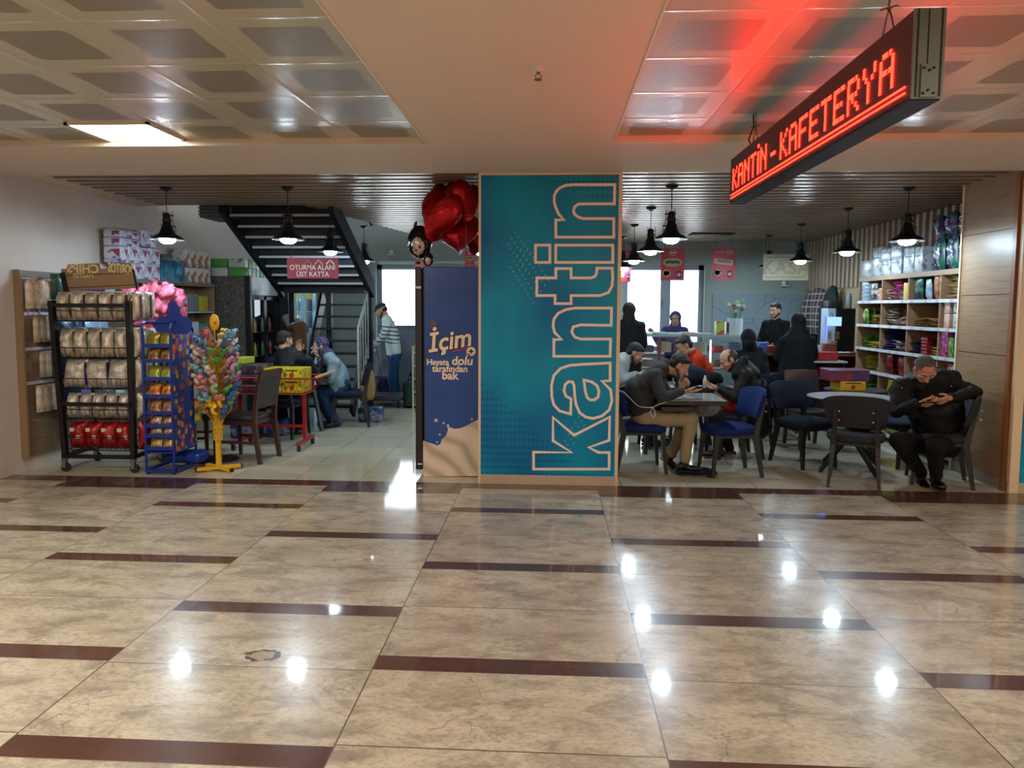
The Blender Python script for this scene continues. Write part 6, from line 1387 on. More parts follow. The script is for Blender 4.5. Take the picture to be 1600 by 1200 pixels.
for i, (x, dx, c_) in enumerate(((-2.78, -.22, '#6a4a44'), (-2.62, .02, '#7a6a70'))):
    m_ = thing('mop', ('brown', 'mauve')[i]+' stick mop standing in the purple tub', 'mop', (x-.1, 12.2, .05)); MB(mat('mop_stick_%d' % i, c_, .4)).cyl((0, 0, 0), (dx, -.05, 1.3), .012, n=8).build('stick', m_); MB(mat('mop_head', '#8a8888', .8)).lathe([(.06, 0), (.04, .05), (.015, .1)], n=10).build('mop_head', m_)
cu2 = tag(MB(mat('grey_plastic_sheet', '#59616a', .6, bump=.3, bs=6)).sheet([[V((x*.1, .03*sin(x*2.1+z), z*.18)) for x in range(9)] for z in range(8)]).build('grey_cloth', smooth=60), 'grey cloth sheet draped on the wall behind the stooping cleaner', 'cloth'); cu2.location = (-3.15, 12.8, .0); sm = cu2.modifiers.new('s', 'SOLIDIFY'); sm.thickness = .02
dup(c0, (-2.15, 12.1, 0), face(-.6, -1), 'dark chair beside the window behind the striped sweater man', BC, mats=NAVM)
nr = thing('narrow_rack', 'narrow white rack with yellow goods half hidden behind the black fridge', 'rack', (-1.98, 10.9, 0)); WHM = mat('pale_metal', '#a5a898', .4)
for x in (-.12, .25):
    for y in (-.15, .15): MB(WHM).box(x-.012, x+.012, y-.012, y+.012, 0, 1.0).build('post', nr)
for k in range(5):
    z = .08+k*.2; MB(WHM).box(-.12, .25, -.15, .15, z, z+.015).build('shelf', nr)
    for j in range(2): ybox(-2.08+j*.17, -1.93+j*.17, 10.78, 10.92, z+.017, .13, '%s carton on the narrow white rack, %s shelf from below, %s' % (('yellow', 'orange')[k % 2], ORD[k], ('left', 'right')[j]), mat(('rack_yellow', 'rack_orange')[k % 2], ('#a8942a', '#a86a3a')[k % 2], .5), False, 'cartons on the narrow white rack', 'small_box')
WB_ = packmat('blue_water_pack', '#20407a', '#7a8aa8', '#3a2f2a', 3)
for i, (x, y, lb) in enumerate(((-3.42, 8.62, 'blue shrink wrapped pack on the floor under the cafe table'), (-2.50, 9.75, 'blue patterned pack on the floor behind the headscarf woman'), (-3.70, 8.40, 'blue shrink wrapped pack on the floor left of the cafe table'))):
    t = thing('floor_pack', lb, 'pack', (x, y, 0), 0, 'blue packs on the floor'); MB(WB_).rbox(-.16, .16, -.12, .12, 0, .20, .03).build('wrap', t, smooth=40)
lump('tan_bag', 'tan shopping bag hanging at the back of the headscarf woman’s chair', 'bag', (-2.43, 9.32, .55), (.10, .09, .25), fabric('tan_cloth', '#8a6f48'), 7)
MB(mat('black_strap', '#14151a', .7))
# ================================================================== people
def vox(name, prims, voxel, mt, parent, origin, smooth_it=4, wr=0., wf=9., seed=0, factor=.5, cut=None):
    """grow ONE continuous surface over overlapping closed volumes. prims: ('c',a,b,ra,rb) tapered capsule, ('e',c,(rx,ry,rz),M) ellipsoid, ('f',a,b,(w,d),(w,d),side) flattened tapered capsule"""
    mb = MB(mt)
    for p in prims:
        if p[0] == 'e': mb.ball(p[1], *p[2], 16, p[3] if len(p) > 3 else None)
        else:
            a, b = V(p[1]), V(p[2]); ax = b-a; L = ax.length
            if L < 1e-5: ax = V((0, 0, 1)); L = 1e-5
            ax = ax/L
            if p[0] == 'c': wa = da = p[3]; wb = db = p[4]; side = V((1, 0, 0)) if abs(ax.x) < .8 else V((0, 1, 0))
            else: wa, da = p[3]; wb, db = p[4]; side = V(p[5])
            x = (side-ax*side.dot(ax)).normalized(); y = ax.cross(x); rings = []; n = 16
            ea, eb = min(wa, da), min(wb, db)
            for t in (-85, -60, -35, -12): q = radians(t); rings.append([a+ax*(ea*sin(q))+x*(wa*cos(q)*cos(2*pi*i/n))+y*(da*cos(q)*sin(2*pi*i/n)) for i in range(n)])
            for t in (12, 35, 60, 85): q = radians(t); rings.append([b+ax*(eb*sin(q))+x*(wb*cos(q)*cos(2*pi*i/n))+y*(db*cos(q)*sin(2*pi*i/n)) for i in range(n)])
            mb.skin(rings)
    me = bpy.data.meshes.new('v'); me.from_pydata(mb.v, [], mb.f)
    b = bmesh.new(); b.from_mesh(me)
    for isl in (b.faces[:],): bmesh.ops.recalc_face_normals(b, faces=isl)
    b.to_mesh(me); b.free()
    o = bpy.data.objects.new('v', me); COL.objects.link(o)
    r = o.modifiers.new('r', 'REMESH'); r.mode = 'VOXEL'; r.voxel_size = voxel; r.use_smooth_shade = True
    s = o.modifiers.new('s', 'SMOOTH'); s.iterations = smooth_it; s.factor = factor
    bpy.context.view_layer.update(); m2 = bpy.data.meshes.new_from_object(o.evaluated_get(bpy.context.evaluated_depsgraph_get()))
    bpy.data.objects.remove(o); bpy.data.meshes.remove(me)
    org = V(origin)
    if wr:
        nr = [v.normal.copy() for v in m2.vertices]
        for v, nn in zip(m2.vertices, nr):
            q = v.co*wf; k = noise.noise(V((q.x, q.y, q.z*.6+seed)))+.5*abs(noise.noise(V((q.x*2.1, q.y*2.1, q.z*1.4+seed))))-.15
            v.co += nn*(wr*k)
    if cut is not None:
        bm_ = bmesh.new(); bm_.from_mesh(m2); bmesh.ops.delete(bm_, geom=[v for v in bm_.verts if cut(v.co)], context='VERTS'); bm_.to_mesh(m2); bm_.free()
    m2.transform(Matrix.Translation(-org)); m2.materials.clear(); m2.materials.append(mt); m2.name = name
    m2.polygons.foreach_set('use_smooth', [True]*len(m2.polygons))
    ob = bpy.data.objects.new(name, m2); COL.objects.link(ob); ob.parent = parent; return ob
def hand_prims(w, d, n, left, curl=.5, k=1., spread=.12):
    """palm, four fingers of different lengths with three bends each, and a thumb from the side of the palm"""
    d = V(d).normalized(); n = V(n); n = (n-d*n.dot(d)).normalized(); th = d.cross(n)*(-1 if left else 1); w = V(w); P = []
    for i, (o, L) in enumerate(((.030, .088), (.010, .092), (-.011, .088), (-.031, .080))):
        a = w+th*(o*.55*k); kn = w+d*(L*k)+th*(o*k)
        P.append(('c', a+d*.008, kn, .0145*k, .012*k))
        dd = (d+th*(o*spread*6)).normalized(); p = kn; ang = curl*(1+.08*i)
        for s, (sl, r0, r1) in enumerate(((.040, .0105, .0095), (.027, .0095, .0088), (.021, .0088, .0075))):
            sl *= (1.0, 1.08, 1.0, .82)[i]*k
            dd = (Matrix.Rotation(ang*(.8, 1., .7)[s], 3, d.cross(n))@dd).normalized(); q = p+dd*sl; P.append(('c', p, q, r0*k, r1*k)); p = q
    t0 = w+d*.022*k+th*.022*k; t1 = t0+(d*.55+th*.75+n*.25).normalized()*.040*k; t2 = t1+(d*.85+th*.25+n*.4).normalized()*.030*k; t3 = t2+(d*.9+n*.4-th*.05).normalized()*.024*k
    P += [('c', t0, t1, .0150*k, .0125*k), ('c', t1, t2, .0120*k, .0105*k), ('c', t2, t3, .0105*k, .0085*k)]
    return P
def head_prims(c, f, u, k=1., ears=True):
    f = V(f).normalized(); u = V(u); u = (u-f*u.dot(f)).normalized(); r = f.cross(u); M = Matrix((r, f, u)).transposed(); c = V(c)
    def p(x, y, z): return c+(r*x+f*y+u*z)*k
    P = [('e', p(0, -.012, .035), (.076*k, .095*k, .082*k), M), ('e', p(0, .018, -.022), (.062*k, .074*k, .084*k), M), ('e', p(0, .052, -.088), (.031*k, .030*k, .022*k), M),
         ('c', p(-.052, -.005, -.06), p(-.022, .05, -.09), .020*k, .018*k), ('c', p(.052, -.005, -.06), p(.022, .05, -.09), .020*k, .018*k),
         ('c', p(-.034, .077, .020), p(.034, .077, .020), .0125*k, .0125*k), ('e', p(-.040, .060, -.022), (.020*k, .020*k, .018*k), M), ('e', p(.040, .060, -.022), (.020*k, .020*k, .018*k), M),
         ('c', p(0, .086, .010), p(0, .112, -.028), .0085*k, .0125*k), ('e', p(-.012, .097, -.032), (.009*k, .011*k, .008*k), M), ('e', p(.012, .097, -.032), (.009*k, .011*k, .008*k), M),
         ('c', p(-.020, .082, -.056), p(.020, .082, -.056), .008*k, .008*k), ('c', p(-.017, .080, -.067), p(.017, .080, -.067), .0085*k, .0085*k)]
    if ears:
        for s in (-1, 1): P += [('e', p(s*.080, -.008, -.006), (.010*k, .019*k, .031*k), M), ('c', p(s*.074, .002, -.02), p(s*.079, -.012, .014), .010*k, .012*k)]
    return P, p, M
HAIRD = mat('dark_hair', '#15110f', .6, var=.3, vs=60, bump=.6, bs=220)
def person(lb, J, skin='#b58a6e', top=None, pants=None, shoe='#15151a', hair='short', beard=None, hands=None, vx=.008, k=1., thick=1., topname='jacket', seed=0, feet=None, cover=None, belly=1., wr=.012, face=True, side=None, hairmat=None):
    """J: joints in world metres. f,u: face and up directions of the head"""
    J = {a: V(b) for a, b in J.items()}
    hp_, ch, nk, hd = J['hip'], J['chest'], J['neck'], J['head']; root_at = V((hp_.x, hp_.y, 0))
    t = thing('person', lb, 'person', root_at)
    SK = mat('skin_'+skin[1:], skin, .5, var=.07, vs=14)
    shs = J['shL']-J['shR']; side_s = shs.normalized(); side_h = (J['hiL']-J['hiR']).normalized()
    T = thick
    H, P, M = head_prims(hd, J['f'], J['u'], k, True)
    body = list(H)
    body.append(('c', P(0, -.022, -.055), nk, .053*k, .062*k))
    body.append(('f', nk+(ch-nk)*.15, ch, (.13, .07), (.15*T, .10*T), side_s)); body.append(('f', ch, hp_, (.14*T, .095*T), (.14*T, .10*T), side_h))
    for s, o in (('R', -1), ('L', 1)):
        sh, el, wr_ = J['sh'+s], J['el'+s], J['wr'+s]
        body += [('c', nk+(sh-nk)*.3-V((0, 0, .02)), sh, .05, .05), ('c', sh, el, .046, .037), ('c', el, wr_, .038, .026)]
        hh = (hands or {}).get(s)
        if hh is not None:
            d = V(hh[0]).normalized(); body += [('c', wr_, wr_+d*.012, .025*k, .022*k)]; body += hand_prims(wr_+d*.008, hh[0], hh[1], s == 'L', hh[2], k)
        body += [('c', J['hi'+s], J['kn'+s], .075, .055), ('c', J['kn'+s], J['an'+s], .052, .036)]
    vox('body', body, vx, SK, t, root_at, 2, factor=.4)
    # face details
    if face:
        mb = MB(mat('eye_white', '#cfc8c0', .25)); 
        for s in (-1, 1): mb2 = MB(mat('eye_white', '#cfc8c0', .25)).ball(P(s*.031, .0765, .002), .0115*k, .0115*k, .0075*k, 10, M).m(mat('iris', '#2a1a12', .2)).ball(P(s*.031, .0825, -.001), .006*k, .006*k, .006*k, 8, M); mb2.build('eye', t, root_at, smooth=80)
        for s in (-1, 1): MB(HAIRD).tube([P(s*.012, .092, .022), P(s*.030, .092, .029), P(s*.050, .078, .022)], .005*k, 6, r_end=.003*k).build('eyebrow', t, root_at, smooth=80)
        MB(mat('lips_'+skin[1:], '#8a5648', .45)).tube([P(-.020, .086, -.062), P(0, .092, -.060), P(.020, .086, -.062)], .0055*k, 6).build('mouth', t, root_at, smooth=80)
    hm = hairmat or HAIRD
    if hair == 'short':
        HP = [('e', P(0, -.022, .048), (.084*k, .094*k, .082*k), M), ('e', P(0, .030, .085), (.062*k, .048*k, .030*k), M), ('e', P(0, -.055, .0), (.072*k, .055*k, .07*k), M)]
        vox('hair', HP, .006*k, hm, t, root_at, 2, wr=.005, wf=40)
    elif hair == 'bald':
        vox('hair', [('e', P(0, -.021, .029), (.0805*k, .0945*k, .0835*k), M)], .006*k, hm, t, root_at, 2, wr=.002, wf=60)
    elif hair == 'crop':
        vox('hair', [('e', P(0, -.019, .038), (.0805*k, .0955*k, .0845*k), M)], .006*k, hm, t, root_at, 2, wr=.0015, wf=60)
    elif hair == 'cap':
        vox('hair', [('e', P(0, -.045, -.005), (.074*k, .066*k, .05*k), M)], .007, hm, t, root_at, 2)
        vox('cap', [('e', P(0, -.012, .062), (.084*k, .102*k, .06*k), M), ('f', P(0, .07, .045), P(0, .135, .030), (.062*k, .012*k), (.045*k, .009*k), M@V((1, 0, 0)))], .007, mat('dark_cap_cloth', '#16171c', .8), t, root_at, 2)
    elif hair == 'scarf':
        vox('headscarf', [('e', P(0, -.022, .035), (.088*k, .100*k, .094*k), M), ('c', P(-.062, -.01, -.05), P(-.02, .045, -.115), .035*k, .03*k), ('c', P(.062, -.01, -.05), P(.02, .045, -.115), .035*k, .03*k), ('c', P(0, -.04, -.05), nk+V((0, 0, .0)), .085*k, .085*k), ('f', nk+V((0, 0, .03)), nk-V((0, 0, .05)), (.10, .09), (.15, .11), side_s)], .008, hm, t, root_at, 3, wr=.006, wf=22)
    elif hair == 'hood':
        vox('hood', [('e', P(0, -.030, .03), (.098*k, .106*k, .108*k), M), ('f', P(0, -.04, -.05), nk, (.085, .085), (.11, .09), side_s)], .009, hm, t, root_at, 4, wr=.008, wf=14)
    if beard:
        BP = [('c', P(-.060, .0, -.045), P(-.028, .050, -.086), .0205*k, .0195*k), ('c', P(.060, .0, -.045), P(.028, .050, -.086), .0205*k, .0195*k), ('c', P(-.022, .054, -.092), P(.022, .054, -.092), .0215*k, .0215*k), ('c', P(-.022, .082, -.047), P(.022, .082, -.047), .0085*k, .0085*k)]
        vox('beard', BP, .006*k, beard, t, root_at, 2, wr=.002, wf=60)
    # clothes
    if top is not None:
        C = [('f', nk-(nk-ch)*.10, ch, (.155*T, .085*T), (.185*T, .125*T*belly), side_s), ('f', ch, hp_+(ch-hp_)*.12, (.18*T, .12*T*belly), (.178*T, .13*T*belly), side_h)]
        for s in 'RL':
            sh, el, w_ = J['sh'+s], J['el'+s], J['wr'+s]; e = w_+(el-w_)*.06
            C += [('c', nk+(sh-nk)*.35-V((0, 0, .025)), sh, .070*T, .072*T), ('c', sh, el, .070*T, .056*T), ('c', el, e, .056*T, .041*T)]
        C += (cover or [])
        vox(topname, C, max(vx, .009), top, t, root_at, 5, wr=wr, wf=11, seed=seed)
    if pants is not None:
        C = [('f', hp_+V((0, 0, .04)), hp_-V((0, 0, .02)), (.165*T, .125*T), (.165*T, .125*T), side_h)]
        for s in 'RL': C += [('c', hp_*.35+J['hi'+s]*.65, J['hi'+s], .095*T, .095*T), ('c', J['hi'+s], J['kn'+s], .094*T, .073*T), ('c', J['kn'+s], J['an'+s]+(J['kn'+s]-J['an'+s])*.05, .071*T, .052*T)]
        vox('trousers', C, max(vx, .009), pants, t, root_at, 5, wr=wr*.7, wf=10, seed=seed+3)
    if feet:
        SM = mat('shoe_'+shoe[1:], shoe, .35)
        for s in 'RL':
            an = J['an'+s]; d = V(feet[s]).normalized(); up = V((0, 0, 1)); sd = d.cross(up).normalized(); up = sd.cross(d)
            hl = an-up*.045-d*.045; toe = an-up*.058+d*.155
            sh_ = vox('shoe', [('f', hl, toe-d*.05, (.036, .032), (.046, .028), sd), ('f', toe-d*.05, toe, (.046, .026), (.036, .020), sd), ('c', an-up*.03, an+up*.02, .046, .044)], .007, SM, t, root_at, 3)
            q = MB(mat('shoe_sole', '#0e0e10', .6)); pts = []
            for i in range(20):
                a = 2*pi*i/20; x = cos(a); y = sin(a); pts.append(hl*.5+toe*.5+d*(x*.132)+sd*(y*(.040+.008*x))-up*.028)
            vs = pts+[p_-up*.012 for p_ in pts]; q.add(vs, [tuple(range(20)), tuple(range(20, 40))[::-1]]+[(i, (i+1) % 20, 20+(i+1) % 20, 20+i) for i in range(20)])
            q.build('sole', sh_, root_at)
    return t
def cloth(n, c, rough=.85, b=.3, s=0.2): return mat(n, c, rough, var=.12, vs=8, bump=b, bs=120, spec=.2)
def A(px, py, y): return at(px, py, Y=y)
# --- man in grey sweater, seated in profile facing right
GRY = cloth('charcoal_knit', '#37393a'); KHA = cloth('khaki_cotton', '#958768', .85, .2)
mA = person('person in grey sweater and khaki trousers bent over a phone at the square table', dict(
    hip=A(1004, 648, 7.02), chest=A(1008, 602, 7.02), neck=A(1036, 574, 7.02), head=A(1061, 572, 7.0), f=(.83, -.12, -.55), u=(.55, 0, .83),
    shR=A(1022, 588, 6.84), shL=A(1024, 586, 7.20), elR=A(1036, 621, 6.74), wrR=A(1066, 611, 6.84), elL=A(1048, 622, 7.20), wrL=A(1062, 607, 7.06),
    hiR=A(1008, 655, 6.92), hiL=A(1010, 655, 7.12), knR=A(1080, 655, 6.90), knL=A(1072, 655, 7.14), anR=A(1069, 722, 6.90), anL=A(1048, 712, 7.13)),
    skin='#b98d70', top=GRY, pants=KHA, hands={'R': ((.95, .1, -.05), (0, .25, 1), .22), 'L': ((.55, -.25, .8), (.3, -.5, .4), .95)}, vx=.0055, beard=mat('stubble', '#4a3428', .7), topname='sweater', feet={'R': (1, 0, -.02), 'L': (.75, 0, -.62)}, shoe='#1a1718', thick=1.0,
    cover=[('f', A(1000, 640, 7.02), A(992, 605, 7.02), (.17, .12), (.165, .10), (0, 1, 0)), ('c', A(1030, 574, 7.02), A(1040, 570, 7.02), .066, .06)])
ph = tag(MB(mat('phone_black', '#0f1013', .2)).rbox(-.075, .075, -.036, .036, -.004, .004, .003).build('phone'), 'dark phone held flat by the person in the grey sweater', 'phone'); ph.location = A(1081, 607, 6.84)+V((.02, 0, .012)); ph.rotation_euler = (0, -.18, .1)
def catmull(P, n=6):
    P = [V(p) for p in P]; Q = [P[0]*2-P[1]]+P+[P[-1]*2-P[-2]]; out = []
    for i in range(1, len(Q)-2):
        for k in range(n):
            u = k/n; a, b, c, d = Q[i-1:i+3]; out.append(.5*((2*b)+(c-a)*u+(2*a-5*b+4*c-d)*u*u+(3*b-a-3*c+d)*u**3))
    return out+[P[-1]]
cb = MB(mat('white_cable', '#cfcac4', .5)).tube(catmull([A(961, 613, 6.66), A(972, 611, 6.65), A(984, 622, 6.64), A(997, 634, 6.66), A(1012, 637, 6.68), A(1020, 637, 6.68), A(1024, 646, 6.67), A(1021, 651, 6.67), A(1016, 645, 6.67), A(1020, 637, 6.67), A(1032, 631, 6.68), A(1042, 628, 6.70)]), .0032, 6)
cbo = tag(cb.build('charger_cable'), 'white charger cable looping from the pillar to the person in grey', 'cable')
MB(mat('white_plug', '#d8d4ce', .4)).rbox(A(958, 0, 6.66).x-.005, A(966, 0, 6.66).x, 6.64, 6.68, A(0, 616, 6.66).z, A(0, 610, 6.66).z, .004).build('plug', cbo)
# --- bald man in black parka, seated facing the hall
PRK = cloth('black_parka', '#111113', .6, .2, .1)
mB = person('person with grey cropped hair in a black hooded parka looking down at a phone', dict(
    hip=A(1468, 690, 6.72), chest=A(1460, 635, 6.60), neck=A(1456, 588, 6.50), head=A(1445, 577, 6.36), f=(-.05, -.66, -.75), u=(-.12, -.74, .66),
    shR=A(1408, 603, 6.56), shL=A(1494, 603, 6.62), elR=A(1400, 642, 6.45), wrR=A(1432, 630, 6.26), elL=A(1524, 612, 6.60), wrL=A(1484, 622, 6.30),
    hiR=A(1450, 694, 6.70), hiL=A(1482, 694, 6.74), knR=A(1404, 688, 6.42), knL=A(1462, 694, 6.28), anR=A(1440, 741, 6.62), anL=A(1462, 744, 6.44)),
    skin='#b07f62', top=PRK, pants=cloth('black_trousers', '#131214'), hair='crop', hairmat=mat('grey_stubble_hair', '#4a423c', .7, bump=.4, bs=200), hands={'R': ((.85, -.25, -.05), (.1, .6, .8), .55), 'L': ((-.85, -.25, -.25), (-.2, .75, .6), .65)}, vx=.0055, topname='parka', feet={'R': (-.1, -.9, -.30), 'L': (-.12, -1, 0)}, shoe='#0c0c0e', thick=1.10, wr=.016,
    cover=[('f', A(1470, 684, 6.72), A(1462, 640, 6.60), (.21, .13), (.25, .13), (1, 0, 0)), ('c', A(1406, 612, 6.54), A(1420, 636, 6.5), .09, .08), ('c', A(1484, 700, 6.72), A(1492, 670, 6.70), .09, .12), ('c', A(1430, 592, 6.60), A(1456, 583, 6.66), .06, .07), ('c', A(1456, 583, 6.66), A(1490, 590, 6.62), .07, .065), ('c', A(1420, 592, 6.56), A(1438, 606, 6.46), .045, .03), ('c', A(1484, 590, 6.58), A(1462, 606, 6.46), .045, .03)])
for (x, y) in ((1409, 606), (1486, 604)):
    p = A(x, y, 6.46); MB(mat('steel_snap', '#9a9a9a', .2, .9)).ball(p, .008, .006, .008, 8).build('snap', mB, mB.location)
ph = tag(MB(mat('phone_black', '#0f1013', .2)).rbox(-.07, .07, -.036, .036, -.004, .004, .003).build('phone'), 'small dark phone in the hands of the person in the black parka', 'phone'); ph.location = A(1450, 630, 6.20)+V((0, 0, .004)); ph.rotation_euler = (-.35, 0, .1)
# --- bearded man in hooded parka facing left
mC = person('bearded person in a black hooded parka facing left at the far table', dict(
    hip=A(1180, 648, 7.72), chest=A(1172, 604, 7.72), neck=A(1158, 572, 7.72), head=A(1139, 563, 7.72), f=(-.86, -.12, -.5), u=(-.5, 0, .86),
    shR=A(1166, 586, 7.92), shL=A(1166, 586, 7.52), elR=A(1150, 618, 7.9), wrR=A(1122, 604, 7.85), elL=A(1152, 622, 7.48), wrL=A(1124, 608, 7.6),
    hiR=A(1176, 654, 7.82), hiL=A(1176, 654, 7.6), knR=A(1124, 654, 7.85), knL=A(1126, 655, 7.58), anR=A(1140, 702, 7.85), anL=A(1122, 700, 7.6)),
    skin='#b98a70', top=PRK, pants=cloth('black_trousers', '#131214'), beard=mat('dark_beard', '#2a1d17', .7), hairmat=mat('thin_dark_hair', '#3a2c24', .6), hair='bald', hands={'R': ((-.9, -.1, .1), (0, 0, 1), .5), 'L': ((-.9, .1, .1), (0, 0, 1), .5)}, topname='parka', feet={'R': (-1, 0, 0), 'L': (-1, 0, 0)}, shoe='#3a241c', thick=1.1, seed=5, vx=.0065,
    cover=[('f', A(1160, 572, 7.74), A(1176, 584, 7.74), (.17, .09), (.15, .08), (0, 1, 0)), ('c', A(1150, 584, 7.6), A(1162, 562, 7.62), .05, .05), ('f', A(1184, 664, 7.72), A(1178, 630, 7.72), (.2, .15), (.18, .13), (0, 1, 0))])
# --- person in orange sweater facing left
mD = person('person with black hair in an orange sweater facing left behind the tables', dict(
    hip=A(1104, 600, 8.55), chest=A(1098, 575, 8.55), neck=A(1084, 553, 8.55), head=A(1069, 541, 8.52), f=(-.84, -.2, -.5), u=(-.5, 0, .86),
    shR=A(1090, 561, 8.73), shL=A(1092, 562, 8.37), elR=A(1082, 588, 8.73), wrR=A(1064, 586, 8.65), elL=A(1084, 590, 8.33), wrL=A(1062, 586, 8.45),
    hiR=A(1102, 612, 8.65), hiL=A(1102, 612, 8.45), knR=A(1060, 612, 8.65), knL=A(1060, 612, 8.42), anR=A(1062, 676, 8.65), anL=A(1062, 678, 8.42)),
    skin='#b98a70', top=cloth('orange_knit', '#b0340f'), pants=cloth('dark_jeans', '#1b2233'), hands={'R': ((-.9, 0, .1), (0, 0, 1), .5), 'L': ((-.9, 0, .1), (0, 0, 1), .5)}, topname='sweater', feet={'R': (-1, 0, 0), 'L': (-1, 0, 0)}, seed=8, thick=.98)
# --- person in pale jacket facing right by the pillar
mE = person('person with black hair in a pale jacket facing right beside the pillar', dict(
    hip=A(966, 606, 8.2), chest=A(966, 582, 8.2), neck=A(976, 559, 8.2), head=A(992, 553, 8.16), f=(.80, -.2, -.55), u=(.55, 0, .83),
    shR=A(966, 566, 8.02), shL=A(968, 564, 8.38), elR=A(968, 594, 7.98), wrR=A(990, 586, 8.05), elL=A(975, 594, 8.4), wrL=A(994, 584, 8.3),
    hiR=A(968, 614, 8.1), hiL=A(968, 614, 8.3), knR=A(1024, 618, 8.1), knL=A(1024, 618, 8.32), anR=A(1020, 684, 8.12), anL=A(1012, 682, 8.34)),
    skin='#a87c62', top=cloth('pale_denim', '#9aa6a6', .8), pants=cloth('dark_jeans', '#1b2233'), beard=mat('dark_beard', '#2a1d17', .7), hands={'R': ((.9, .1, .0), (0, 0, 1), .4), 'L': ((.9, -.1, .0), (0, 0, 1), .4)}, topname='jacket', feet={'R': (1, 0, 0), 'L': (1, 0, 0)}, seed=11, thick=1.02)
# --- figures further back
def stand(lb, x, y, ht, fdir, top, pants, arms=None, **kw):
    s = ht/1.72; f = V((fdir[0], fdir[1], 0)).normalized(); sd = f.cross(V((0, 0, 1))); b = V((x, y, 0)); z = V((0, 0, 1))
    def q(a, c, h): return b+sd*(a*s)+f*(c*s)+z*(h*s)
    J = dict(hip=q(0, 0, .93), chest=q(0, .0, 1.22), neck=q(0, -.01, 1.42), head=q(0, .03, 1.60), f=f+z*kw.pop('pitch', -.15), u=(0, 0, 1),
             shR=q(.17, 0, 1.38), shL=q(-.17, 0, 1.38), hiR=q(.09, 0, .86), hiL=q(-.09, 0, .86), knR=q(.10, .03, .48), knL=q(-.10, .03, .48), anR=q(.10, -.02, .09), anL=q(-.10, -.02, .09))
    ar = arms or dict(elR=(.22, .02, 1.12), wrR=(.2, .18, 1.0), elL=(-.22, .02, 1.12), wrL=(-.2, .18, 1.0))
    for a, v_ in ar.items(): J[a] = q(*v_)
    hd_ = {k_: (f+z*.1, z, .4) for k_ in 'RL'}
    return person(lb, J, top=top, pants=pants, hands=hd_, feet={'R': f, 'L': f}, **kw)
BKC = cloth('black_coat_cloth', '#101114', .7); BKS = cloth('black_shirt', '#0e0f12')
stand('person in black standing at the glass counter with back turned, beside the pillar', 1.13, 10.36, 1.66, (.05, 1), BKC, BKC, seed=20, thick=1.15, skin='#a87c62', hair='hood', hairmat=cloth('brown_black_hood', '#2a2220'), face=False, topname='coat')
stand('person in black sweatshirt standing behind the till, looking left', 3.55, 11.45, 1.68, (-.75, -.66), BKS, BKS, dict(elR=(.24, .06, 1.10), wrR=(.16, .30, 1.10), elL=(-.24, .02, 1.10), wrL=(-.12, .28, 1.05)), seed=22, beard=mat('dark_beard', '#2a1d17', .7), skin='#b58a6e', topname='sweatshirt', thick=1.02)
stand('person in purple hat behind the glass counter against the bright window', 2.08, 12.0, 1.52, (-.3, -1), cloth('purple_coat', '#3a3560'), BKS, dict(elR=(.30, .10, 1.15), wrR=(.42, .12, 1.36), elL=(-.26, .02, 1.12), wrL=(-.2, .2, 1.05)), seed=24, hair='hood', hairmat=cloth('purple_hat', '#3f3766'), skin='#a87c62', topname='coat')
# woman in chador: one draped garment over the body
def chador(lb, x, y, ht, fdir, mt):
    f = V((fdir[0], fdir[1], 0)).normalized(); sd = f.cross(V((0, 0, 1))); b = V((x, y, 0)); s = ht/1.6
    def q(a, c, h): return b+sd*(a*s)+f*(c*s)+V((0, 0, h*s))
    t = thing('person', lb, 'person', b); H, P, M = head_prims(q(0, .02, 1.48), f+V((0, 0, -.2)), (0, 0, 1), s, False)
    body = H+[('c', P(0, -.02, -.05), q(0, 0, 1.30), .05, .055), ('f', q(0, 0, 1.28), q(0, 0, .9), (.16, .09), (.15, .1), sd)]
    for s_ in (-1, 1): body += [('c', q(s_*.16, 0, 1.25), q(s_*.2, .08, 1.0), .045, .035), ('c', q(s_*.2, .08, 1.0), q(s_*.12, .30, 1.04), .035, .025), ('c', q(s_*.08, 0, .9), q(s_*.09, 0, .1), .07, .045)]
    body += hand_prims(q(.12, .31, 1.04), f, (0, 0, 1), False, .5, s)+hand_prims(q(-.12, .31, 1.04), f, (0, 0, 1), True, .5, s)
    vox('body', body, .008, mat('skin_b58a6e', '#b58a6e', .5, var=.07, vs=14), t, b, 2, factor=.4)
    C = [('e', q(0, -.01, 1.50), (.105*s, .115*s, .125*s)), ('f', q(0, -.02, 1.42), q(0, -.01, 1.25), (.10, .10), (.20, .13), sd), ('f', q(0, 0, 1.22), q(0, 0, .75), (.215, .15), (.24, .18), sd), ('f', q(0, 0, .75), q(0, 0, .10), (.24, .18), (.28, .22), sd)]
    for s_ in (-1, 1): C += [('c', q(s_*.18, 0, 1.22), q(s_*.23, .08, 1.0), .08, .08), ('c', q(s_*.23, .08, 1.0), q(s_*.14, .26, 1.03), .07, .05)]
    vox('chador', C, .011, mt, t, b, 5, wr=.018, wf=7)
chador('person in a long black chador standing at the till counter', 3.36, 9.85, 1.52, (.12, 1), cloth('black_chador', '#0d0f13', .75))
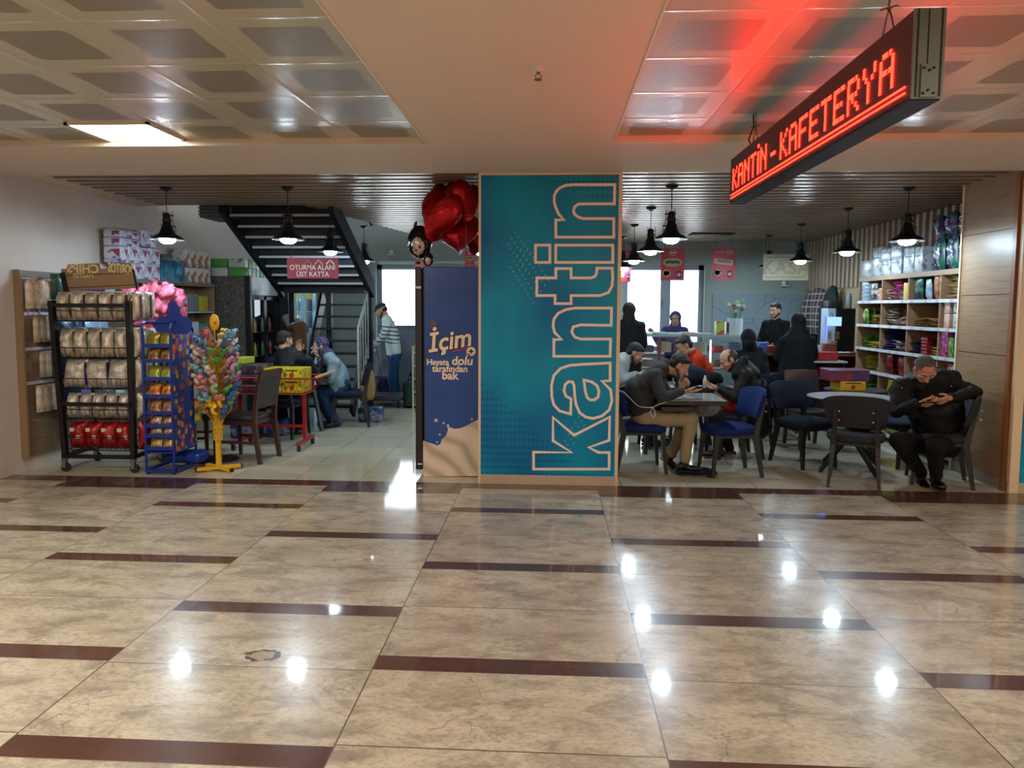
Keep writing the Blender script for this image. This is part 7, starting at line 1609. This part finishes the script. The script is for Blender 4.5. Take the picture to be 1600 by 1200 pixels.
# seated figure with black hair behind the bearded man
mJ = person('person in a black hood and jacket seated behind the bearded parka wearer', dict(
    hip=A(1182, 602, 9.3), chest=A(1178, 576, 9.3), neck=A(1172, 548, 9.3), head=A(1169, 531, 9.3), f=(.1, 1, -.25), u=(0, .2, 1),
    shR=A(1190, 556, 9.3), shL=A(1154, 556, 9.3), elR=A(1196, 588, 9.35), wrR=A(1186, 588, 9.6), elL=A(1150, 588, 9.35), wrL=A(1160, 588, 9.6),
    hiR=A(1188, 612, 9.3), hiL=A(1168, 612, 9.3), knR=A(1190, 610, 9.75), knL=A(1164, 610, 9.75), anR=A(1190, 656, 9.7), anL=A(1164, 656, 9.7)),
    top=BKC, pants=BKS, hair='hood', hairmat=BKC, hands={'R': ((0, 1, 0), (0, 0, 1), .4), 'L': ((0, 1, 0), (0, 0, 1), .4)}, feet={'R': (0, 1, 0), 'L': (0, 1, 0)}, face=False, seed=30, thick=1.1)
chair(2.80, 9.22, 0, 1, 'dark chair under the hooded seated person near the till', NAVM) if False else None
# --- cleaner in striped sweater, stooping to the left
STR = NT('striped_white_knit'); _p, (_x, _y, _z) = STR.xyz()
_m = STR.math('LESS_THAN', STR.math('FLOORED_MODULO', STR.math('ADD', _z, STR.math('MULTIPLY', _x, .12)), .066), .019)
_r = STR.math('MULTIPLY', STR.math('GREATER_THAN', _z, .98), STR.math('LESS_THAN', _z, 1.30))
STR.base(STR.mix(STR.math('MULTIPLY', _m, _r), lin('#b9c4bf'), lin('#14161c')), .85); STR = STR.m
y = 11.95
mK = person('person in a white sweater with black stripes and dark cap leaning beside the window', dict(
    hip=A(616, 553, y), chest=A(612, 520, y), neck=A(604, 497, y), head=A(596, 485, y), f=(-.86, -.1, -.45), u=(-.45, 0, .88),
    shR=A(606, 506, y+.16), shL=A(606, 506, y-.16), elR=A(594, 530, y+.2), wrR=A(580, 542, y+.14), elL=A(598, 528, y-.22), wrL=A(583, 541, y-.16),
    hiR=A(616, 560, y+.09), hiL=A(616, 560, y-.09), knR=A(617, 594, y+.1), knL=A(612, 594, y-.1), anR=A(622, 624, y+.1), anL=A(616, 625, y-.1)),
    skin='#a87c62', top=STR, pants=cloth('blue_jeans', '#1f3c63'), hair='cap', beard=mat('stubble', '#3a2a22', .7), hands={'R': ((-.9, 0, -.1), (0, 0, 1), .7), 'L': ((-.9, 0, -.1), (0, 0, 1), .7)}, topname='sweater', feet={'R': (-.9, -.3, 0), 'L': (-.9, -.3, 0)}, seed=33, vx=.007)
# --- man in black at the cafe table, seen from behind
y = 8.52
mL = person('person in black hooded jacket seen from behind at the cafe table, hand raised', dict(
    hip=A(452, 612, y), chest=A(450, 580, y+.02), neck=A(447, 551, y+.06), head=A(445, 532, y+.12), f=(.55, .8, -.15), u=(0, .1, 1),
    shR=A(478, 564, y+.02), shL=A(424, 566, y+.05), elR=A(492, 586, y+.20), wrR=A(467, 551, y+.30), elL=A(416, 598, y+.15), wrL=A(440, 590, y+.4),
    hiR=A(463, 620, y), hiL=A(441, 620, y), knR=A(470, 622, y+.42), knL=A(438, 622, y+.42), anR=A(468, 676, y+.15), anL=A(446, 676, y+.15)),
    skin='#b58a6e', top=cloth('black_jacket', '#14161b', .6), pants=BKS, hands={'R': ((-.1, .1, .9), (.3, -.6, .2), .5), 'L': ((.9, .2, 0), (0, 0, 1), .4)}, topname='jacket', feet={'R': (0, -.3, -.6), 'L': (0, -.3, -.6)}, seed=36, thick=1.08, shoe='#2a1f1c',
    cover=[('f', A(447, 556, y-.02), A(449, 572, y-.10), (.13, .07), (.10, .05), (1, 0, 0))])
# --- woman in headscarf drinking
y = 9.3
SCF = NT('patterned_violet_scarf'); _p, _ = SCF.obj(); vo = SCF.n('ShaderNodeTexVoronoi'); vo.inputs['Scale'].default_value = 55; SCF.l(_p, vo.inputs['Vector']); SCF.base(SCF.mix(SCF.ramp(vo.outputs['Distance'], [(.3, 1.), (.5, 0.)]), lin('#2a2342'), lin('#6a5f86')), .8); SCF = SCF.m
mM = person('person in a patterned violet headscarf and pale blue cardigan drinking from a cup', dict(
    hip=A(532, 602, y), chest=A(526, 578, y), neck=A(513, 558, y), head=A(500, 541, y), f=(-.92, -.42, .0), u=(0, 0, 1),
    shR=A(521, 566, y+.15), shL=A(524, 567, y-.15), elR=A(508, 584, y+.22), wrR=A(500, 560, y-.02), elL=A(516, 592, y-.2), wrL=A(494, 590, y-.12),
    hiR=A(530, 612, y+.08), hiL=A(530, 612, y-.08), knR=A(492, 610, y+.12), knL=A(500, 612, y-.12), anR=A(516, 655, y+.1), anL=A(524, 656, y-.12)),
    skin='#b58a6e', top=cloth('pale_blue_cardigan', '#7d919c'), pants=cloth('blue_denim', '#22446a'), hair='scarf', hairmat=SCF, hands={'R': ((-.35, -.25, .9), (-.9, -.3, 0), .9), 'L': ((-.9, 0, .1), (0, 0, 1), .5)}, topname='cardigan', feet={'R': (-.9, -.2, 0), 'L': (-.6, -.6, 0)}, seed=40, thick=1.08,
    cover=[('f', A(530, 606, y), A(528, 585, y), (.19, .15), (.18, .14), (0, 1, 0))])
o = tag(MB(mat('patterned_cup', '#b5a68a', .5, var=.3, vs=40)).cyl((0, 0, -.045), (0, 0, .045), .026, .035, n=16).build('paper_cup', smooth=40), 'paper cup raised to the mouth of the headscarf wearer', 'cup'); o.location = A(493, 546, y-.06); o.rotation_euler = (0, .5, 0)
# --- person bending into the lit fridge
y = 10.95
JK = NT('brown_white_jacket'); _p, (_x, _y, _z) = JK.xyz(); JK.base(JK.mix(JK.math('GREATER_THAN', JK.math('ADD', _z, JK.math('MULTIPLY', _x, -.35)), 2.72), lin('#6a4a30'), lin('#b0aca4')), .85); JK = JK.m
mN = person('person in a brown and white jacket bending into the lit fridge', dict(
    hip=A(466, 548, y), chest=A(466, 512, y+.08), neck=A(452, 500, y+.2), head=A(444, 502, y+.34), f=(-.7, .5, -.5), u=(-.5, .3, .8),
    shR=A(456, 508, y+.3), shL=A(456, 512, y), elR=A(448, 530, y+.35), wrR=A(440, 540, y+.4), elL=A(462, 535, y-.05), wrL=A(446, 545, y+.05),
    hiR=A(466, 556, y+.1), hiL=A(466, 556, y-.08), knR=A(464, 590, y+.1), knL=A(466, 590, y-.1), anR=A(470, 628, y+.1), anL=A(470, 630, y-.1)),
    skin='#a87c62', top=JK, pants=cloth('dark_jeans', '#1b2233'), hands={'R': ((-.9, 0, -.1), (0, 0, 1), .5), 'L': ((-.9, 0, -.1), (0, 0, 1), .5)}, topname='jacket', feet={'R': (-1, 0, 0), 'L': (-1, 0, 0)}, seed=44, thick=1.1)
